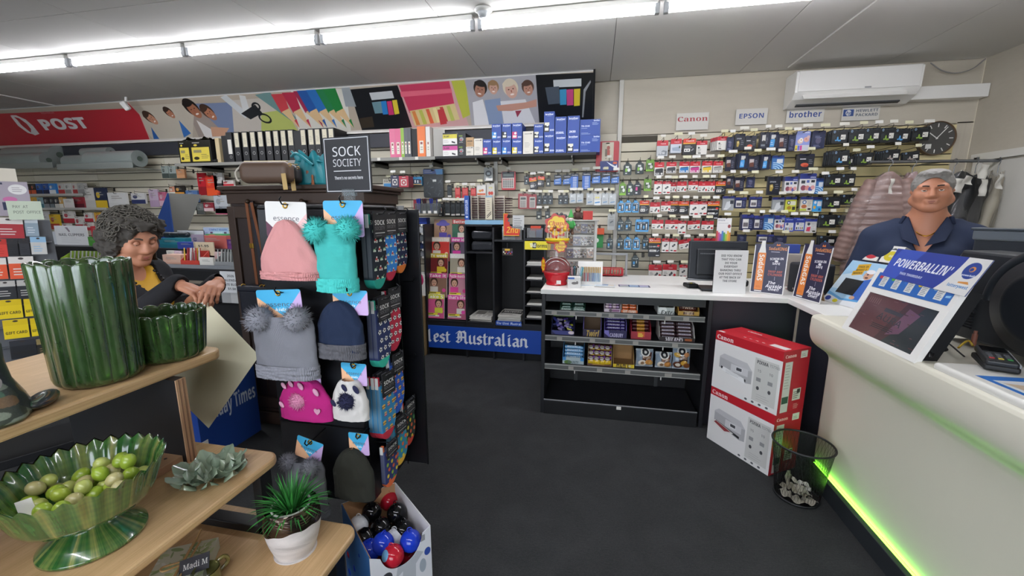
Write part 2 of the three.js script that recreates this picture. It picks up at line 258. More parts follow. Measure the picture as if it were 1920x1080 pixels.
const wht='#e7e3e2';shapeC(c,wht,S([19,216],[30,216],[48,224],[62,236],[74,251],[66,254],[60,251],[54,243]));shapeC(c,'#c02b38',S([26,219],[36,222],[50,232],[58,242],[58,248],[46,238]));shapeC(c,wht,S([19,217],[26,220],[42,236],[62,252],[52,249],[34,236]));
const t0=P(66,225),t1=P(158,222),ph=92;c.save();const b0=P(92,252),l0=P(66,224);c.transform(1,0,(b0[0]-l0[0]-8)/(b0[1]-l0[1]+.01),1,l0[0],l0[1]);txt(c,'POST',0,34,84,wht,{align:'left',max:t1[0]-t0[0]-10,fit:1,line:wht,lw:4});c.restore();
const a0=P(88,211);txt(c,'AUSTRALIA',a0[0],a0[1],18,'#c97a80',{skew:.5});
fillR(c,'#d8d2ca',0,H-7,W,7);fillR(c,'#d9d7d4',0,0,W,5);
}
const s=thing('fascia_sign','long leaning picture sign band under the ceiling with red post panel at one end','sign');
const cut=bx0+2040/K,spans=[[bx0,cut],[cut,bx1]];
for(const[a,b]of spans){const A=art(min(2040,(b-a)*K),H,(c)=>drawBand(c,a));part('picture_panel',slabPrint([V(a,BT.y,BT.z),V(b,BT.y,BT.z),V(b,BB.y,BB.z),V(a,BB.y,BB.z)],.02,A),artMat(A,.45),s);}
const e=[V(bx1+.012,BT.y,BT.z),V(bx1+.012,BB.y,BB.z)];
part('end_cap',slab([V(bx1+.001,BT.y,BT.z+.004),V(bx1+.02,BT.y,BT.z+.004),V(bx1+.02,BB.y-.03,BB.z-.02),V(bx1+.001,BB.y-.03,BB.z-.02)],.03),M.black,s);
part('end_panel',extr(poly([[4.2,CEIL-.01],[4.585,CEIL-.01],[4.585,2.5],[4.53,2.5]]),.012).rotateY(PI/2).translate(bx1-.012,0,0),M.charcoal,s);
part('lower_rail',at(box(bx1-bx0,.018,.03),(bx0+bx1)/2,2.5,-4.505),mat(0xd9d5cd,.4),s);
solo('pelmet_board','dark slate pelmet board running under the picture sign band','pelmet',at(box(bx1-bx0-.1,.15,.03,.003),(bx0+bx1)/2-.05,2.408,-4.52),mat(0x33353c,.55));
}
// --- LONG SHELF UNDER THE SIGN BAND
const SHELF_Y=2.178,SHELF_F=-4.22;
{
const xa=onZ(328,304,SHELF_F).x,xb=onZ(816,293,SHELF_F).x,xc=onZ(1118,286,SHELF_F).x;
const s=thing('wall_shelf','grey metal wall shelf carrying the lever arch files','shelf',[0,SHELF_Y,0]);
part('shelf_board',at(box(xb-xa,.018,.36),(xa+xb)/2,-.009,SHELF_F-.18),M.charcoal,s);
part('price_rail',at(box(xb-xa,.035,.012,.003),(xa+xb)/2,-.016,SHELF_F+.004),mat(0x8b8a84,.4),s);
const tk=mat(0xd8d5cb,.6);for(const px of[711,782,752])part('price_ticket',at(box(.035,.03,.002),onZ(px,293,SHELF_F).x,-.014,SHELF_F+.0125),tk,s);
const br=(x)=>join([at(box(.012,.06,.3),x,-.05,BACK+.16),at(box(.012,.03,.36),x,-.03,BACK+.19)]);
for(const x of[xa+.3,onZ(720,300,-4.5).x,xb-.06])part('bracket',br(x),mat(0x55554f,.5),s);
const t=thing('wall_shelf','dark metal wall shelf stacked with blue toner boxes','shelf',[0,SHELF_Y,0]);
part('shelf_board',at(box(xc-xb-.004,.024,.36),(xb+xc)/2+.002,-.012,SHELF_F-.18),M.black,t);
for(const px of[905,948,1075])part('bracket',br(onZ(px,296,-4.5).x),mat(0x77756c,.5),t);
}
const onShelf=(px0,px1,py0,py1)=>rectZ(px0,py0,px1,py1,SHELF_F-.02);
const leverArt=art(60,250,(c,w,h)=>{fillR(c,'#1b1c1f',0,0,w,h);fillR(c,'#cfc7ae',9,8,w-18,118);txt(c,'▾',w/2,22,20,'#333',{});lines(c,'#8f8a78',16,60,w-32,4,12,3);disc(c,'#8b8b88',w/2,178,14);disc(c,'#0b0b0c',w/2,178,9);});
const leverArt2=art(60,250,(c,w,h)=>{fillR(c,'#1d1e21',0,0,w,h);fillR(c,'#d9d6cc',10,60,w-20,120);disc(c,'#8b8b88',w/2,205,13);disc(c,'#0b0b0c',w/2,205,8);});
{
const r0=onShelf(440,452,249,300),h=.335,d=.29,y=SHELF_Y+h/2,z=SHELF_F-.02-d/2;
const[g,ms]=printBox(.078,h,d,{front:leverArt},M.black,.5),[g2,ms2]=printBox(.078,h,d,{front:leverArt2},M.black,.5);
const pxs=[431,445,460,475,490,504.5,519,533,546,570,584,597,610,622];
let lev;pxs.forEach((px,i)=>{const x=onZ(px,275,SHELF_F-.02).x,label=i<9?`black lever arch file with pale spine label, ${ORD[i]} from the left on the shelf`:`black lever arch file beside the sock sign, ${ORD[i - 9]} right of the blank black box`;const m=i===0?solo('lever_arch_file',label,'file',g2,ms2,[x,y,z],0,'black lever arch files on the wall shelf'):lev?copy(lev,label,[x,y,z],rr(-.02,.02)):(lev=solo('lever_arch_file',label,'file',g,ms,[x,y,z],0,'black lever arch files on the wall shelf'));});
solo('document_box','blank black document box in the gap between lever arch files','box',box(.085,.32,.29,.004),M.black,[onZ(556,272,SHELF_F).x,SHELF_Y+.16,z]);
solo('document_box','black document box next to the yellow envelope packs','box',box(.075,.3,.29,.004),M.black,[onZ(419,278,SHELF_F).x,SHELF_Y+.15,z]);
const tan=onShelf(403,411,262,303);solo('binder','tan spined binder beside the yellow envelope packs','binder',box(.055,.28,.27,.004),mat(0xc7b48c,.6),[tan.x,SHELF_Y+.14,z]);
const yA=art(70,130,(c,w,h)=>{fillR(c,'#26251f',0,0,w,h);fillR(c,'#d9c552',6,40,w-12,h-50);fillR(c,'#8f8660',12,55,26,16);disc(c,'#3b3626',20,h-28,9);lines(c,'#7d744a',36,80,26,3,10,3);fillR(c,'#9b9a93',10,12,24,5);disc(c,'#d6c24c',20,28,6);});
for(const[a,b,t2,w]of[[338,358,264,.16],[357,399,262,.3]]){const r=onShelf(a,b,t2,303),[gg,mm]=printBox(w,.26,.2,{front:yA},M.black,.25);solo('envelope_pack',w<.2?'narrow yellow and black envelope pack at the shelf end':'wide yellow and black envelope pack under loose plastic wrap','pack',gg,mm,[r.x,SHELF_Y+.13,z+.06],.0);}
{
const r=onShelf(340,396,250,266),g3=new T.PlaneGeometry(r.w*.95,.2,20,8).rotateX(-PI/2),p=g3.attributes.position;for(let i=0;i<p.count;i++)p.setY(i,abs(noise.noise(p.getX(i)*12,p.getZ(i)*14,1))*.07);g3.computeVertexNormals();
solo('plastic_wrap','crumpled black plastic wrap lying on the yellow envelope packs','wrap',g3,mat(0x2f2f24,.15,{side:T.DoubleSide}),[r.x,SHELF_Y+.262,z+.06]);
}
const pen=onShelf(385,404,293,301);solo('marker_pen','thick black marker lying on the shelf edge','marker',at(join([rod([-.07,0,0],[.05,0,0],.018,12),rod([.05,0,0],[.09,0,0],.022,12)]),0,.022,0),M.black,[pen.x,SHELF_Y,SHELF_F-.03]);
}
{
const spine=(col)=>art(36,190,(c,w,h)=>{fillR(c,col,0,0,w,h);fillR(c,'#ded7c8',9,88,w-18,78);fillR(c,'#8a4a4a',13,96,w-26,14);fillR(c,'#77746c',13,126,w-26,4);fillR(c,'#77746c',13,140,w-26,4);});
for(const[px0,px1,py0,col,hex,word]of[[730,740,234,'#d66f8f',0xd66f8f,'pink ring binder, first of two beside the sock sign'],[740,751,234,'#d5688a',0xd5688a,'pink ring binder touching the green binder'],[751,757,233,'#8fb545',0x8fb545,'slim lime green ring binder between pink and grey'],[757,763,233,'#5d5f63',0x5d5f63,'slim grey ring binder beside the lime green one'],[763,770,233,'#54575c',0x54575c,'slim grey ring binder beside the black box file'],[782,797,231,'#e2773a',0xe2773a,'orange ring binder beside the white binder'],[798,806,232,'#d9d6d0',0xd9d6d0,'white ring binder with a small blue label at the shelf end']]){
const r=onShelf(px0,px1,py0,289),a=spine(col);const[g,ms]=printBox(max(r.w,.03),r.h,.27,{front:a},mat(hex,.45));solo('ring_binder',word,'binder',g,ms,[r.x,SHELF_Y+r.h/2,SHELF_F-.16],0,'coloured ring binders on the shelf');
}
const r=onShelf(770,782,234,289);solo('box_file','black box file leaning between grey and orange binders','file',box(r.w*.9,r.h*.97,.27,.003),M.black,[r.x,SHELF_Y+r.h/2,SHELF_F-.17]);
const r2=onShelf(808,829,233,289);solo('display_book','plain pale grey display book standing beside the white ring binder','book',box(r2.w,r2.h*.98,.012,.003),mat(0xb9b7b0,.5),[r2.x-.01,SHELF_Y+r2.h*.49+.001,SHELF_F-.12],.5);
}
function toner(px0,px1,py0,py1,base,kind,label,o={}){
const r=onShelf(px0,px1,py0,py1),d=o.d||.22;
const A=art((px1-px0)*4.4,(py1-py0)*4.4,(c,w,h)=>{
if(kind==='brother'){
fillR(c,'#23479b',0,0,w,h);fillR(c,'#1e3f8d',w-3,0,3,h);
if(o.wide){txt(c,'brother',w*.82,h*.08,h*.13,'#e6eaf2',{max:w*.3});txt(c,o.num,w*.06,h*.42,h*.14,'#d6dded',{align:'left',max:w*.45});lines(c,'#9fb0d6',w*.6,h*.2,w*.34,3,h*.06,3);lines(c,'#9fb0d6',w*.06,h*.84,w*.5,2,h*.06,3);fillR(c,'#9fb0d6',w*.06,h*.54,w*.3,3);return;}
txt(c,'brother',w/2,h*.13,w*.23,'#eef1f6',{max:w*.78});fillR(c,'#a9b8da',w*.3,h*.2,w*.4,2);
if(o.big){txt(c,o.num,w*.42,h*.85,h*.16,'#f2f4f8',{max:w*.75});return;}
fillR(c,o.ink,0,h*.52,w*.5,h*.42);disc(c,'#e5e7ea',w*.33,h*.62,w*.12);fillR(c,'#e0ded2',w*.08,h*.74,w*.36,h*.14);txt(c,o.num,w*.75,h*.86,w*.22,'#eef1f6',{max:w*.42});
if(o.tab)fillR(c,'#dcd8c6',w*.06,h*.5,w*.45,h*.13);
}else if(kind==='white'){fillR(c,'#d8d3c6',0,0,w,h);lines(c,'#77736a',w*.15,h*.5,w*.6,4,h*.06,2);fillR(c,'#8a867c',w*.15,h*.1,w*.6,5);disc(c,'#55524a',w*.8,h*.11,5);lines(c,'#99958b',w*.2,h*.9,w*.6,1,5,2);}
else if(kind==='stripe'){fillR(c,'#e2e0da',0,0,w,h);fillR(c,o.ink,0,h*.12,w,h*.36);txt(c,o.num,w*.25,h*.3,h*.22,'#333',{max:w*.4});fillR(c,'#26262a',0,0,w,h*.12);shapeC(c,'#2c2c30',[[w*.62,h*.7],[w*.86,h*.8],[w*.86,h*.92],[w*.62,h*.84]]);lines(c,'#99968f',w*.06,h*.62,w*.4,3,h*.1,2);}
else if(kind==='black'){fillR(c,'#1c1d1f',0,0,w,h);fillR(c,'#7d9a35',w*.1,h*.2,w*.5,h*.1);disc(c,'#8b8d90',w*.45,h*.55,w*.28);fillR(c,'#c23',w*.3,h*.56,w*.2,h*.1);fillR(c,'#c9c8c4',w*.15,h*.82,w*.5,3);}
else{fillR(c,o.ink||'#b38f62',0,0,w,h);fillR(c,'#4a3d2c',w*.15,h*.35,w*.7,h*.1);lines(c,'#6d5b40',w*.2,h*.6,w*.6,3,h*.1,2);}
});
const plain={brother:mat(0x23479b,.45),white:mat(0xd8d3c6,.6),stripe:mat(0xdad8d2,.5),black:M.black,plainbox:mat(0xb38f62,.7)}[kind]||mat(0xb38f62,.7);
const[g,ms]=printBox(r.w-.002,r.h-.001,d,{front:A},plain);
solo('toner_box',label,'box',g,ms,[r.x,SHELF_Y+(base?base:0)+r.h/2,SHELF_F-.02-d/2],0,kind==='brother'?'blue toner boxes on the shelf':'mixed toner boxes on the shelf');
return r.h;
}
{
let b;
b=toner(830,858,267,289,0,'stripe','white toner carton with magenta stripe, under the yellow striped one',{ink:'#c4478f',num:'TN-240M'});toner(830,857,245,267,b,'stripe','white toner carton with yellow stripe on the magenta one',{ink:'#cfc23a',num:'TN-240Y'});
b=toner(858.5,873,266,288,0,'black','small black cartridge box under its twin beside the striped cartons');toner(858.5,873,245,266,b,'black','small black cartridge box on its twin beside the striped cartons');
b=toner(873.5,888,270,287,0,'white','short white cartridge box under the brown carton');toner(873.5,888,252,269.5,b,'plainbox','small brown carton on the short white cartridge box');
toner(888.5,905,255,287,0,'white','white cartridge box beside the magenta 251 toner box');
const inks={m:'#c5336f',y:'#d6c632',c:'#2c87cc',k:'#16181c'};
b=toner(905.5,922,257,287,0,'brother','blue toner box 251 with magenta square, first of the lower row',{ink:inks.m,num:'251'});
b=toner(923,940,257,286,0,'brother','blue toner box with yellow square under the cyan 251 box',{ink:inks.y,num:'251'});toner(922,940,227,256.5,b,'brother','blue toner box 251 with cyan square in the upper row',{ink:inks.c,num:'251'});
b=toner(941,958.5,256,285,0,'brother','blue toner box with cyan square under the black square box',{ink:inks.c,num:'253'});toner(941,959,226,255.5,b,'brother','blue toner box 253 with black square in the upper row',{ink:inks.k,num:'253'});
b=toner(960,979,256,284,0,'brother','blue toner box with yellow square beside the tall white box',{ink:inks.y,num:'253'});toner(960,979,224.5,255.5,b,'brother','blue toner box 253 with magenta square beside tall white box',{ink:inks.m,num:'253'});
toner(980.5,1000,241,284,0,'white','tall white cartridge box between two groups of blue toner boxes');
b=toner(1001,1019,256,283.5,0,'brother','blue 1070 toner box on the shelf board under its twin',{ink:inks.k,num:'1070',tab:1});toner(1001,1019,227.5,255.5,b,'brother','blue 1070 toner box on top of its twin',{ink:inks.k,num:'1070',tab:1});
b=toner(1020,1040,245,283,0,'brother','blue 2030 toner box under the tallest box of the shelf',{ink:inks.k,num:'2030',tab:1});toner(1020,1040,203.5,244.5,b,'brother','blue 2030 toner box, tallest and topmost on the shelf',{ink:inks.k,num:'2030',tab:1});
b=toner(1041,1062.5,249,282,0,'brother','blue 2530XL toner box on the shelf board',{big:1,num:'2530XL'});toner(1041,1062.5,213,248.5,b,'brother','blue 2530XL toner box on top of another 2530XL',{big:1,num:'2530XL'});
b=toner(1063.5,1086,247.5,282,0,'brother','blue 2450 toner box with small pale label under the 2430 box',{ink:inks.k,num:'2450',tab:1});toner(1064,1087,212,247,b,'brother','blue 2430 toner box on top of the 2450 box',{big:1,num:'2430'});
b=toner(1087,1125.5,250,282,0,'brother','wide blue toner box at the shelf end, lower of two',{wide:1,num:'TN-3340'});toner(1087.5,1126,219.5,249.5,b,'brother','wide blue toner box at the shelf end, upper of two',{wide:1,num:'TN-3340'});
}
// --- STOCK HANGING ON THE SLAT WALL
const A_={};
{
const P=(name,w,h,f)=>{A_[name]=art(w,h,f);};
const canonTop=(c,w,h,t)=>{fillR(c,'#c42a34',0,0,w,h*t);txt(c,'Canon',w*.56,h*t*.62,h*.11,'#f3dede',{font:'serif',max:w*.55});};
const cart=(c,x,y,s,col='#25262a')=>{c.save();c.translate(x,y);c.rotate(-.8);fillR(c,col,-s,-s*.45,s*2,s*.9);fillR(c,'#9a9c9e',-s*.5,-s*.2,s*.9,s*.3);c.restore();};
P('canonGrey',72,96,(c,w,h)=>{fillR(c,'#b9bcbf',0,0,w,h);canonTop(c,w,h,.34);shapeC(c,'#83888c',[[8,88],[40,60],[68,66],[64,90]]);txt(c,'210',w*.5,h*.8,20,'#dfe1e2');});
P('canonGlow',72,96,(c,w,h)=>{fillR(c,'#c3c9d2',0,0,w,h);canonTop(c,w,h,.36);shapeC(c,'#9aa7b8',[[10,60],[60,52],[64,84],[14,80]]);fillR(c,'#3f4a2c',w*.78,h*.5,8,16);});
P('canonBlack',72,96,(c,w,h)=>{fillR(c,'#26262a',0,0,w,h);fillR(c,'#d8422f',0,0,w,h*.26);fillR(c,'#e2a233',0,h*.26,w,h*.08);txt(c,'Canon',w*.55,h*.14,14,'#f6e4dc',{font:'serif'});lines(c,'#b5b6b8',10,h*.44,48,2,8,3);fillR(c,'#e4e2dc',8,h*.62,34,20);disc(c,'#26262a',17,h*.73,4);disc(c,'#26262a',31,h*.73,4);cart(c,55,h*.7,9,'#8b8d90');});
P('canonCli',72,150,(c,w,h)=>{fillR(c,'#222428',0,0,w,h);fillR(c,'#dc4a31',0,0,w,h*.2);disc(c,'#f0eee8',14,h*.11,9);disc(c,'#d43a2c',14,h*.11,5);txt(c,'Canon',w*.62,h*.13,13,'#f6e4dc',{font:'serif'});fillR(c,'#e5a02e',0,h*.2,w,h*.06);txt(c,'CLI-681XL',w*.45,h*.45,14,'#e6e6e6');disc(c,'#d53b35',w*.82,h*.4,8);fillR(c,'#dcdbd6',6,h*.62,42,16);lines(c,'#444',10,h*.65,32,2,6,2);cart(c,58,h*.68,9,'#98a0a6');fillR(c,'#c9cacb',46,h*.9,20,8);});
P('canonWhite',72,96,(c,w,h)=>{fillR(c,'#dddad3',0,0,w,h);canonTop(c,w,h,.3);lines(c,'#8b8880',10,h*.5,24,4,9,3);disc(c,'#3a4a46',16,h*.5,6);fillR(c,'#3d3b38',14,h*.86,18,6);});
P('canonTall',60,120,(c,w,h)=>{fillR(c,'#dfdcd6',0,0,w,h);canonTop(c,w,h,.22);cart(c,w*.52,h*.5,15);fillR(c,'#3a3836',8,h*.82,18,10);fillR(c,'#b92a33',w-26,h*.83,22,12);});
P('canonWide',100,80,(c,w,h)=>{fillR(c,'#dcd9d2',0,0,w,h);canonTop(c,w,h,.42);cart(c,w*.6,h*.72,14);lines(c,'#8c8981',8,h*.56,30,2,8,3);fillR(c,'#3a3836',8,h*.8,20,8);disc(c,'#bf2b33',w-13,h*.8,9);});
for(const[k,col,n]of[['525','#2c2d31','525'],['526k','#3e4147','526'],['526c','#2f78b8','526'],['526m','#c23a86','526'],['526y','#ddb92c','526'],['526g','#a8a59d','526']])P('can'+k,66,92,(c,w,h)=>{fillR(c,'#dedbd4',0,0,w,h);canonTop(c,w,h,.38);shapeC(c,col,[[5,h*.55],[w-5,h*.48],[w-5,h*.94],[5,h*.94]]);shapeC(c,'#3a3c40',[[8,h*.5],[w-10,h*.44],[w-10,h*.5],[8,h*.56]]);txt(c,n,22,h*.84,18,'#e9e7e2',{align:'center'});disc(c,'#dcdad4',w-14,h*.84,7);});
const hole=(c,w,col='#c9bf9f')=>{};
P('epsonBlack',80,110,(c,w,h)=>{fillR(c,'#20232e',0,0,w,h);fillR(c,'#252a3c',0,0,w,h*.2);txt(c,'EPSON',w*.4,h*.3,12,'#c9cbd2');shapeC(c,'#b59a4a',[[14,50],[32,46],[38,66],[30,88],[16,86]]);disc(c,'#d5c68a',26,58,7);lines(c,'#9093a0',w*.6,h*.42,24,3,12,3);});
P('epsonRed',80,110,(c,w,h)=>{fillR(c,'#252830',0,0,w,h);fillR(c,'#20253a',0,0,w,h*.16);disc(c,'#cf5f45',34,h*.7,20,14);disc(c,'#b8432f',40,h*.76,12,8);lines(c,'#9296a0',w*.66,h*.38,22,3,12,3);fillR(c,'#d7d8dc',8,h*.3,30,6);});
P('epsonWhite',80,115,(c,w,h)=>{fillR(c,'#232738',0,0,w,h);fillR(c,'#d0cec8',14,h*.18,34,h*.36);shapeC(c,'#2a2d33',[[16,h*.7],[30,h*.48],[46,h*.56],[44,h*.78]]);fillR(c,'#7f868d',8,h*.74,40,h*.12);lines(c,'#9498a6',54,h*.36,20,4,11,3);});
P('epsonBlue',80,115,(c,w,h)=>{fillR(c,'#232a44',0,0,w,h);fillR(c,'#d0cfcc',16,h*.16,38,h*.26);shapeC(c,'#4f9fdc',[[12,h*.46],[50,h*.42],[46,h*.9],[8,h*.92]]);lines(c,'#cfe3f2',14,h*.62,28,2,14,4);shapeC(c,'#272a30',[[44,h*.36],[62,h*.3],[66,h*.5],[52,h*.56]]);});
P('epsonBrown',80,115,(c,w,h)=>{fillR(c,'#26283a',0,0,w,h);fillR(c,'#b9aeab',6,h*.22,36,h*.3);shapeC(c,'#6b4034',[[8,h*.46],[40,h*.42],[44,h*.72],[10,h*.72]]);lines(c,'#9a9dac',50,h*.3,24,5,12,3);});
P('epsonNavy',66,110,(c,w,h)=>{fillR(c,'#2d3350',0,0,w,h);fillR(c,'#252a48',0,0,w,h*.2);disc(c,'#5c5a74',32,h*.55,14,20);lines(c,'#8d93b0',14,h*.3,36,2,8,3);lines(c,'#7d84a4',10,h*.8,40,2,8,3);});
P('photoPaper',110,145,(c,w,h)=>{fillR(c,'#8f9bd6',0,0,w,h);txt(c,'EPSON',w*.74,h*.08,12,'#eef0fa');disc(c,'#e2c3b4',36,74,22,18);disc(c,'#f2ede6',42,64,15);disc(c,'#b98a58',42,64,5);disc(c,'#dca79a',82,62,22,18);disc(c,'#d8b6b0',96,44,12);disc(c,'#c58878',80,58,6);fillR(c,'#d8d0c8',0,h*.7,w,h*.3);fillR(c,'#ddc93c',2,h*.72,16,h*.24);fillR(c,'#7076c8',20,h*.72,16,h*.24);fillR(c,'#d04f9c',38,h*.72,16,h*.24);fillR(c,'#c9ccd6',56,h*.72,50,h*.24);disc(c,'#222',10,h*.9,4);});
P('epsonPeople',110,130,(c,w,h)=>{fillR(c,'#d9d7d6',0,0,w,h);fillR(c,'#34408a',0,0,w,h*.28);txt(c,'EPSON',w*.8,h*.2,11,'#e6e9f4');fillR(c,'#3a4148',12,h*.36,26,20);fillR(c,'#5a6cb0',48,h*.34,18,18);fillR(c,'#2d3038',78,h*.34,24,16);disc(c,'#8a4a5a',30,h*.74,18);disc(c,'#cf8a86',56,h*.74,16);disc(c,'#5c5a9c',78,h*.8,15);disc(c,'#d79a98',92,h*.72,14);});
P('epsonSky',66,130,(c,w,h)=>{fillR(c,'#3c6fae',0,0,w,h);fillR(c,'#2a4384',0,0,w,h*.2);fillR(c,'#d5d9dd',w*.4,h*.26,w*.5,h*.3);c.strokeStyle='#a9d0ea';c.lineWidth=8;for(let i=0;i<4;i++){c.beginPath();c.arc(8,h*1.05,20+i*16,-1.6,0);c.stroke();}});
P('epsonLime',80,100,(c,w,h)=>{fillR(c,'#c9cc4a',0,0,w,h);fillR(c,'#2c3573',0,0,w,h*.2);fillR(c,'#d9d8c2',w*.44,h*.3,w*.48,h*.26);disc(c,'#243049',24,h*.4,12);disc(c,'#e8e7df',24,h*.4,7);disc(c,'#a8822f',30,h*.74,16,12);fillR(c,'#3b3a30',52,h*.66,22,22);});
P('epsonCream',80,100,(c,w,h)=>{fillR(c,'#cfc9bc',0,0,w,h);fillR(c,'#2d3878',0,0,w,h*.2);disc(c,'#2a558f',26,h*.38,13);disc(c,'#dfe2e6',26,h*.38,8);disc(c,'#b2673f',26,h*.68,18,13);lines(c,'#8d8a80',48,h*.36,26,4,9,3);fillR(c,'#b8c24a',0,h*.84,44,14);fillR(c,'#222',52,h*.8,20,12);});
P('epsonCyan',80,100,(c,w,h)=>{fillR(c,'#3f9fdc',0,0,w,h);fillR(c,'#2d3878',0,0,w,h*.2);disc(c,'#e0e4e8',20,h*.36,11);fillR(c,'#d6dade',38,h*.28,36,34);disc(c,'#d8a23c',18,h*.7,11);disc(c,'#1d4f86',60,h*.84,9);});
P('epsonGrey',80,100,(c,w,h)=>{fillR(c,'#9ea1a2',0,0,w,h);fillR(c,'#32397c',0,0,w,h*.16);shapeC(c,'#c9ccce',[[14,h*.9],[28,h*.4],[52,h*.34],[60,h*.7],[40,h*.92]]);fillR(c,'#3c4048',w*.66,h*.3,w*.3,24);fillR(c,'#e4e4e2',12,h*.86,24,8);});
P('epsonCart',80,100,(c,w,h)=>{fillR(c,'#2c3152',0,0,w,h);fillR(c,'#343c86',0,0,w,h*.2);fillR(c,'#dad8d4',8,h*.28,40,h*.58);fillR(c,'#e6e4df',12,h*.32,24,8);for(let i=0;i<5;i++)fillR(c,i%2?'#2c2d33':'#5a4a54',13+i*6.5,h*.5,5,26);lines(c,'#8f95b4',54,h*.34,20,5,11,3);});
P('brotherPack',74,100,(c,w,h)=>{fillR(c,'#3a4eb0',0,0,w,h);txt(c,'brother',w*.5,h*.13,13,'#c9d2ee');fillR(c,'#d9dad8',6,h*.36,w-12,h*.56);disc(c,'#4a5578',22,h*.46,9);lines(c,'#8b90a0',36,h*.44,28,3,8,2);for(let i=0;i<4;i++)fillR(c,['#33343a','#6a87a8','#a87a8a','#8a8a5a'][i],12+i*14,h*.7,9,18);});
P('brotherPink',80,100,(c,w,h)=>{fillR(c,'#d8d5d2',0,0,w,h);fillR(c,'#3a4aa2',0,0,w,h*.2);disc(c,'#454a55',24,h*.38,10);shapeC(c,'#d2475f',[[14,h*.6],[40,h*.56],[36,h*.9],[10,h*.88]]);lines(c,'#8d8a88',42,h*.36,30,6,9,2);fillR(c,'#3c3f2c',54,h*.84,20,10);});
for(const[k,sp]of[['hpGreen','#7fa03c'],['hpBlue','#4f93c8'],['hpGrey','#9a8f88']])P(k,120,90,(c,w,h)=>{fillR(c,'#16191d',0,0,w,h);disc(c,'#7b93ad',16,14,9);txt(c,'hp',16,14,9,'#20303f',{italic:1});fillR(c,'#343a40',40,8,60,4);disc(c,sp,46,h*.66,7,14);disc(c,sp,60,h*.8,14,6);disc(c,sp,34,h*.78,8,5);fillR(c,'#262c30',4,h*.4,26,30);fillR(c,'#d9d6cd',w*.58,h*.38,w*.32,h*.36);disc(c,'#2e2d2b',w*.65,h*.56,4);lines(c,'#8f8c84',w*.71,h*.5,20,3,7,2);});
P('bottleGreen',60,100,(c,w,h)=>{fillR(c,'#6f9a3a',0,0,w,h);fillR(c,'#3c4f33',8,h*.3,w-16,h*.5);fillR(c,'#dfe2dc',16,h*.3,24,16);disc(c,'#dfe2dc',40,h*.62,11,14);lines(c,'#a9c58a',14,h*.6,18,3,9,3);fillR(c,'#8cc43a',2,h*.88,w-4,9);});
P('bottleDark',60,100,(c,w,h)=>{fillR(c,'#2f3a38',0,0,w,h);fillR(c,'#d5dad4',16,h*.28,24,16);disc(c,'#e0e4de',40,h*.6,11,14);fillR(c,'#8cc04a',14,h*.48,14,26);fillR(c,'#cfd4cf',14,h*.82,14,8);});
P('bottlePink',60,100,(c,w,h)=>{fillR(c,'#2e3338',0,0,w,h);fillR(c,'#c9ccce',14,h*.26,30,6);fillR(c,'#cf4a8c',14,h*.4,16,26);fillR(c,'#d7d9da',14,h*.78,16,12);disc(c,'#14171a',42,h*.55,10,20);});
P('cableBlue',60,104,(c,w,h)=>{fillR(c,'#58abe4',0,0,w,h);fillR(c,'#2c3a48',6,h*.2,w-12,h*.68);txt(c,'Cable',w*.44,h*.28,12,'#e2e9ee');fillR(c,'#62b2ea',12,h*.46,16,26);fillR(c,'#e4eaee',12,h*.76,16,9);fillR(c,'#eef0ee',38,h*.36,9,30);fillR(c,'#e6e8e6',41,h*.6,4,22);disc(c,'#dfe6ea',47,h*.26,4);});
P('cableDark',60,104,(c,w,h)=>{fillR(c,'#38464a',0,0,w,h);fillR(c,'#2c3838',4,h*.2,w-8,h*.72);txt(c,'Charge',w*.46,h*.28,11,'#cfd6d2');fillR(c,'#57a3da',12,h*.5,16,24);fillR(c,'#dfe6ea',12,h*.78,16,8);fillR(c,'#e2e5de',38,h*.44,6,22);disc(c,'#cfd6d2',47,h*.27,4);});
P('cableWide',110,104,(c,w,h)=>{fillR(c,'#56a6e0',0,0,w,h);fillR(c,'#2f3c48',6,h*.2,w-12,h*.66);txt(c,'Cable USB',w*.46,h*.28,12,'#e2e9ee');fillR(c,'#62b2ea',14,h*.46,16,32);fillR(c,'#6aaede',62,h*.5,14,26);for(const x of[42,86]){fillR(c,'#eef0ee',x,h*.36,9,30);fillR(c,'#e6e8e6',x+2,h*.6,5,24);}});
P('battery',70,90,(c,w,h)=>{fillR(c,'#20242c',0,0,w,h);txt(c,'Camelion',w*.55,h*.18,12,'#dfe4ea',{max:w*.8});shapeC(c,'#3a6cb8',[[0,h*.45],[w,h*.3],[w,h*.86],[0,h*.9]]);for(let i=0;i<4;i++){fillR(c,'#c9d4dd',14+i*11,h*.42,6,34);fillR(c,'#4a76b4',14+i*11,h*.52,6,14);}});
P('batteryTall',70,150,(c,w,h)=>{fillR(c,'#20242c',0,0,w,h);txt(c,'Camelion',w*.55,h*.12,12,'#dfe4ea',{max:w*.8});fillR(c,'#3465b4',0,h*.2,w,h*.74);for(let i=0;i<8;i++){fillR(c,'#d3dbe2',22,h*.26+i*13,34,5);}});
P('calcBig',100,130,(c,w,h)=>{fillR(c,'#b52f35',0,0,w,h);fillR(c,'#2e3134',4,2,w-14,h*.34);fillR(c,'#5f6a66',12,h*.12,w-30,h*.14);fillR(c,'#c3c0b8',6,h*.34,w-18,h*.56);for(let j=0;j<5;j++)for(let i=0;i<5;i++)fillR(c,j?'#4d4c4a':'#8b4a48',11+i*15,h*.39+j*13,11,9);});
P('calcSmall',60,100,(c,w,h)=>{fillR(c,'#9b3a3e',0,0,w,h);fillR(c,'#b8b4ab',10,18,w-18,h-26);fillR(c,'#4b4f4d',15,26,w-28,14);for(let j=0;j<6;j++)for(let i=0;i<4;i++)fillR(c,'#77736e',15+i*8,48+j*7,6,5);});
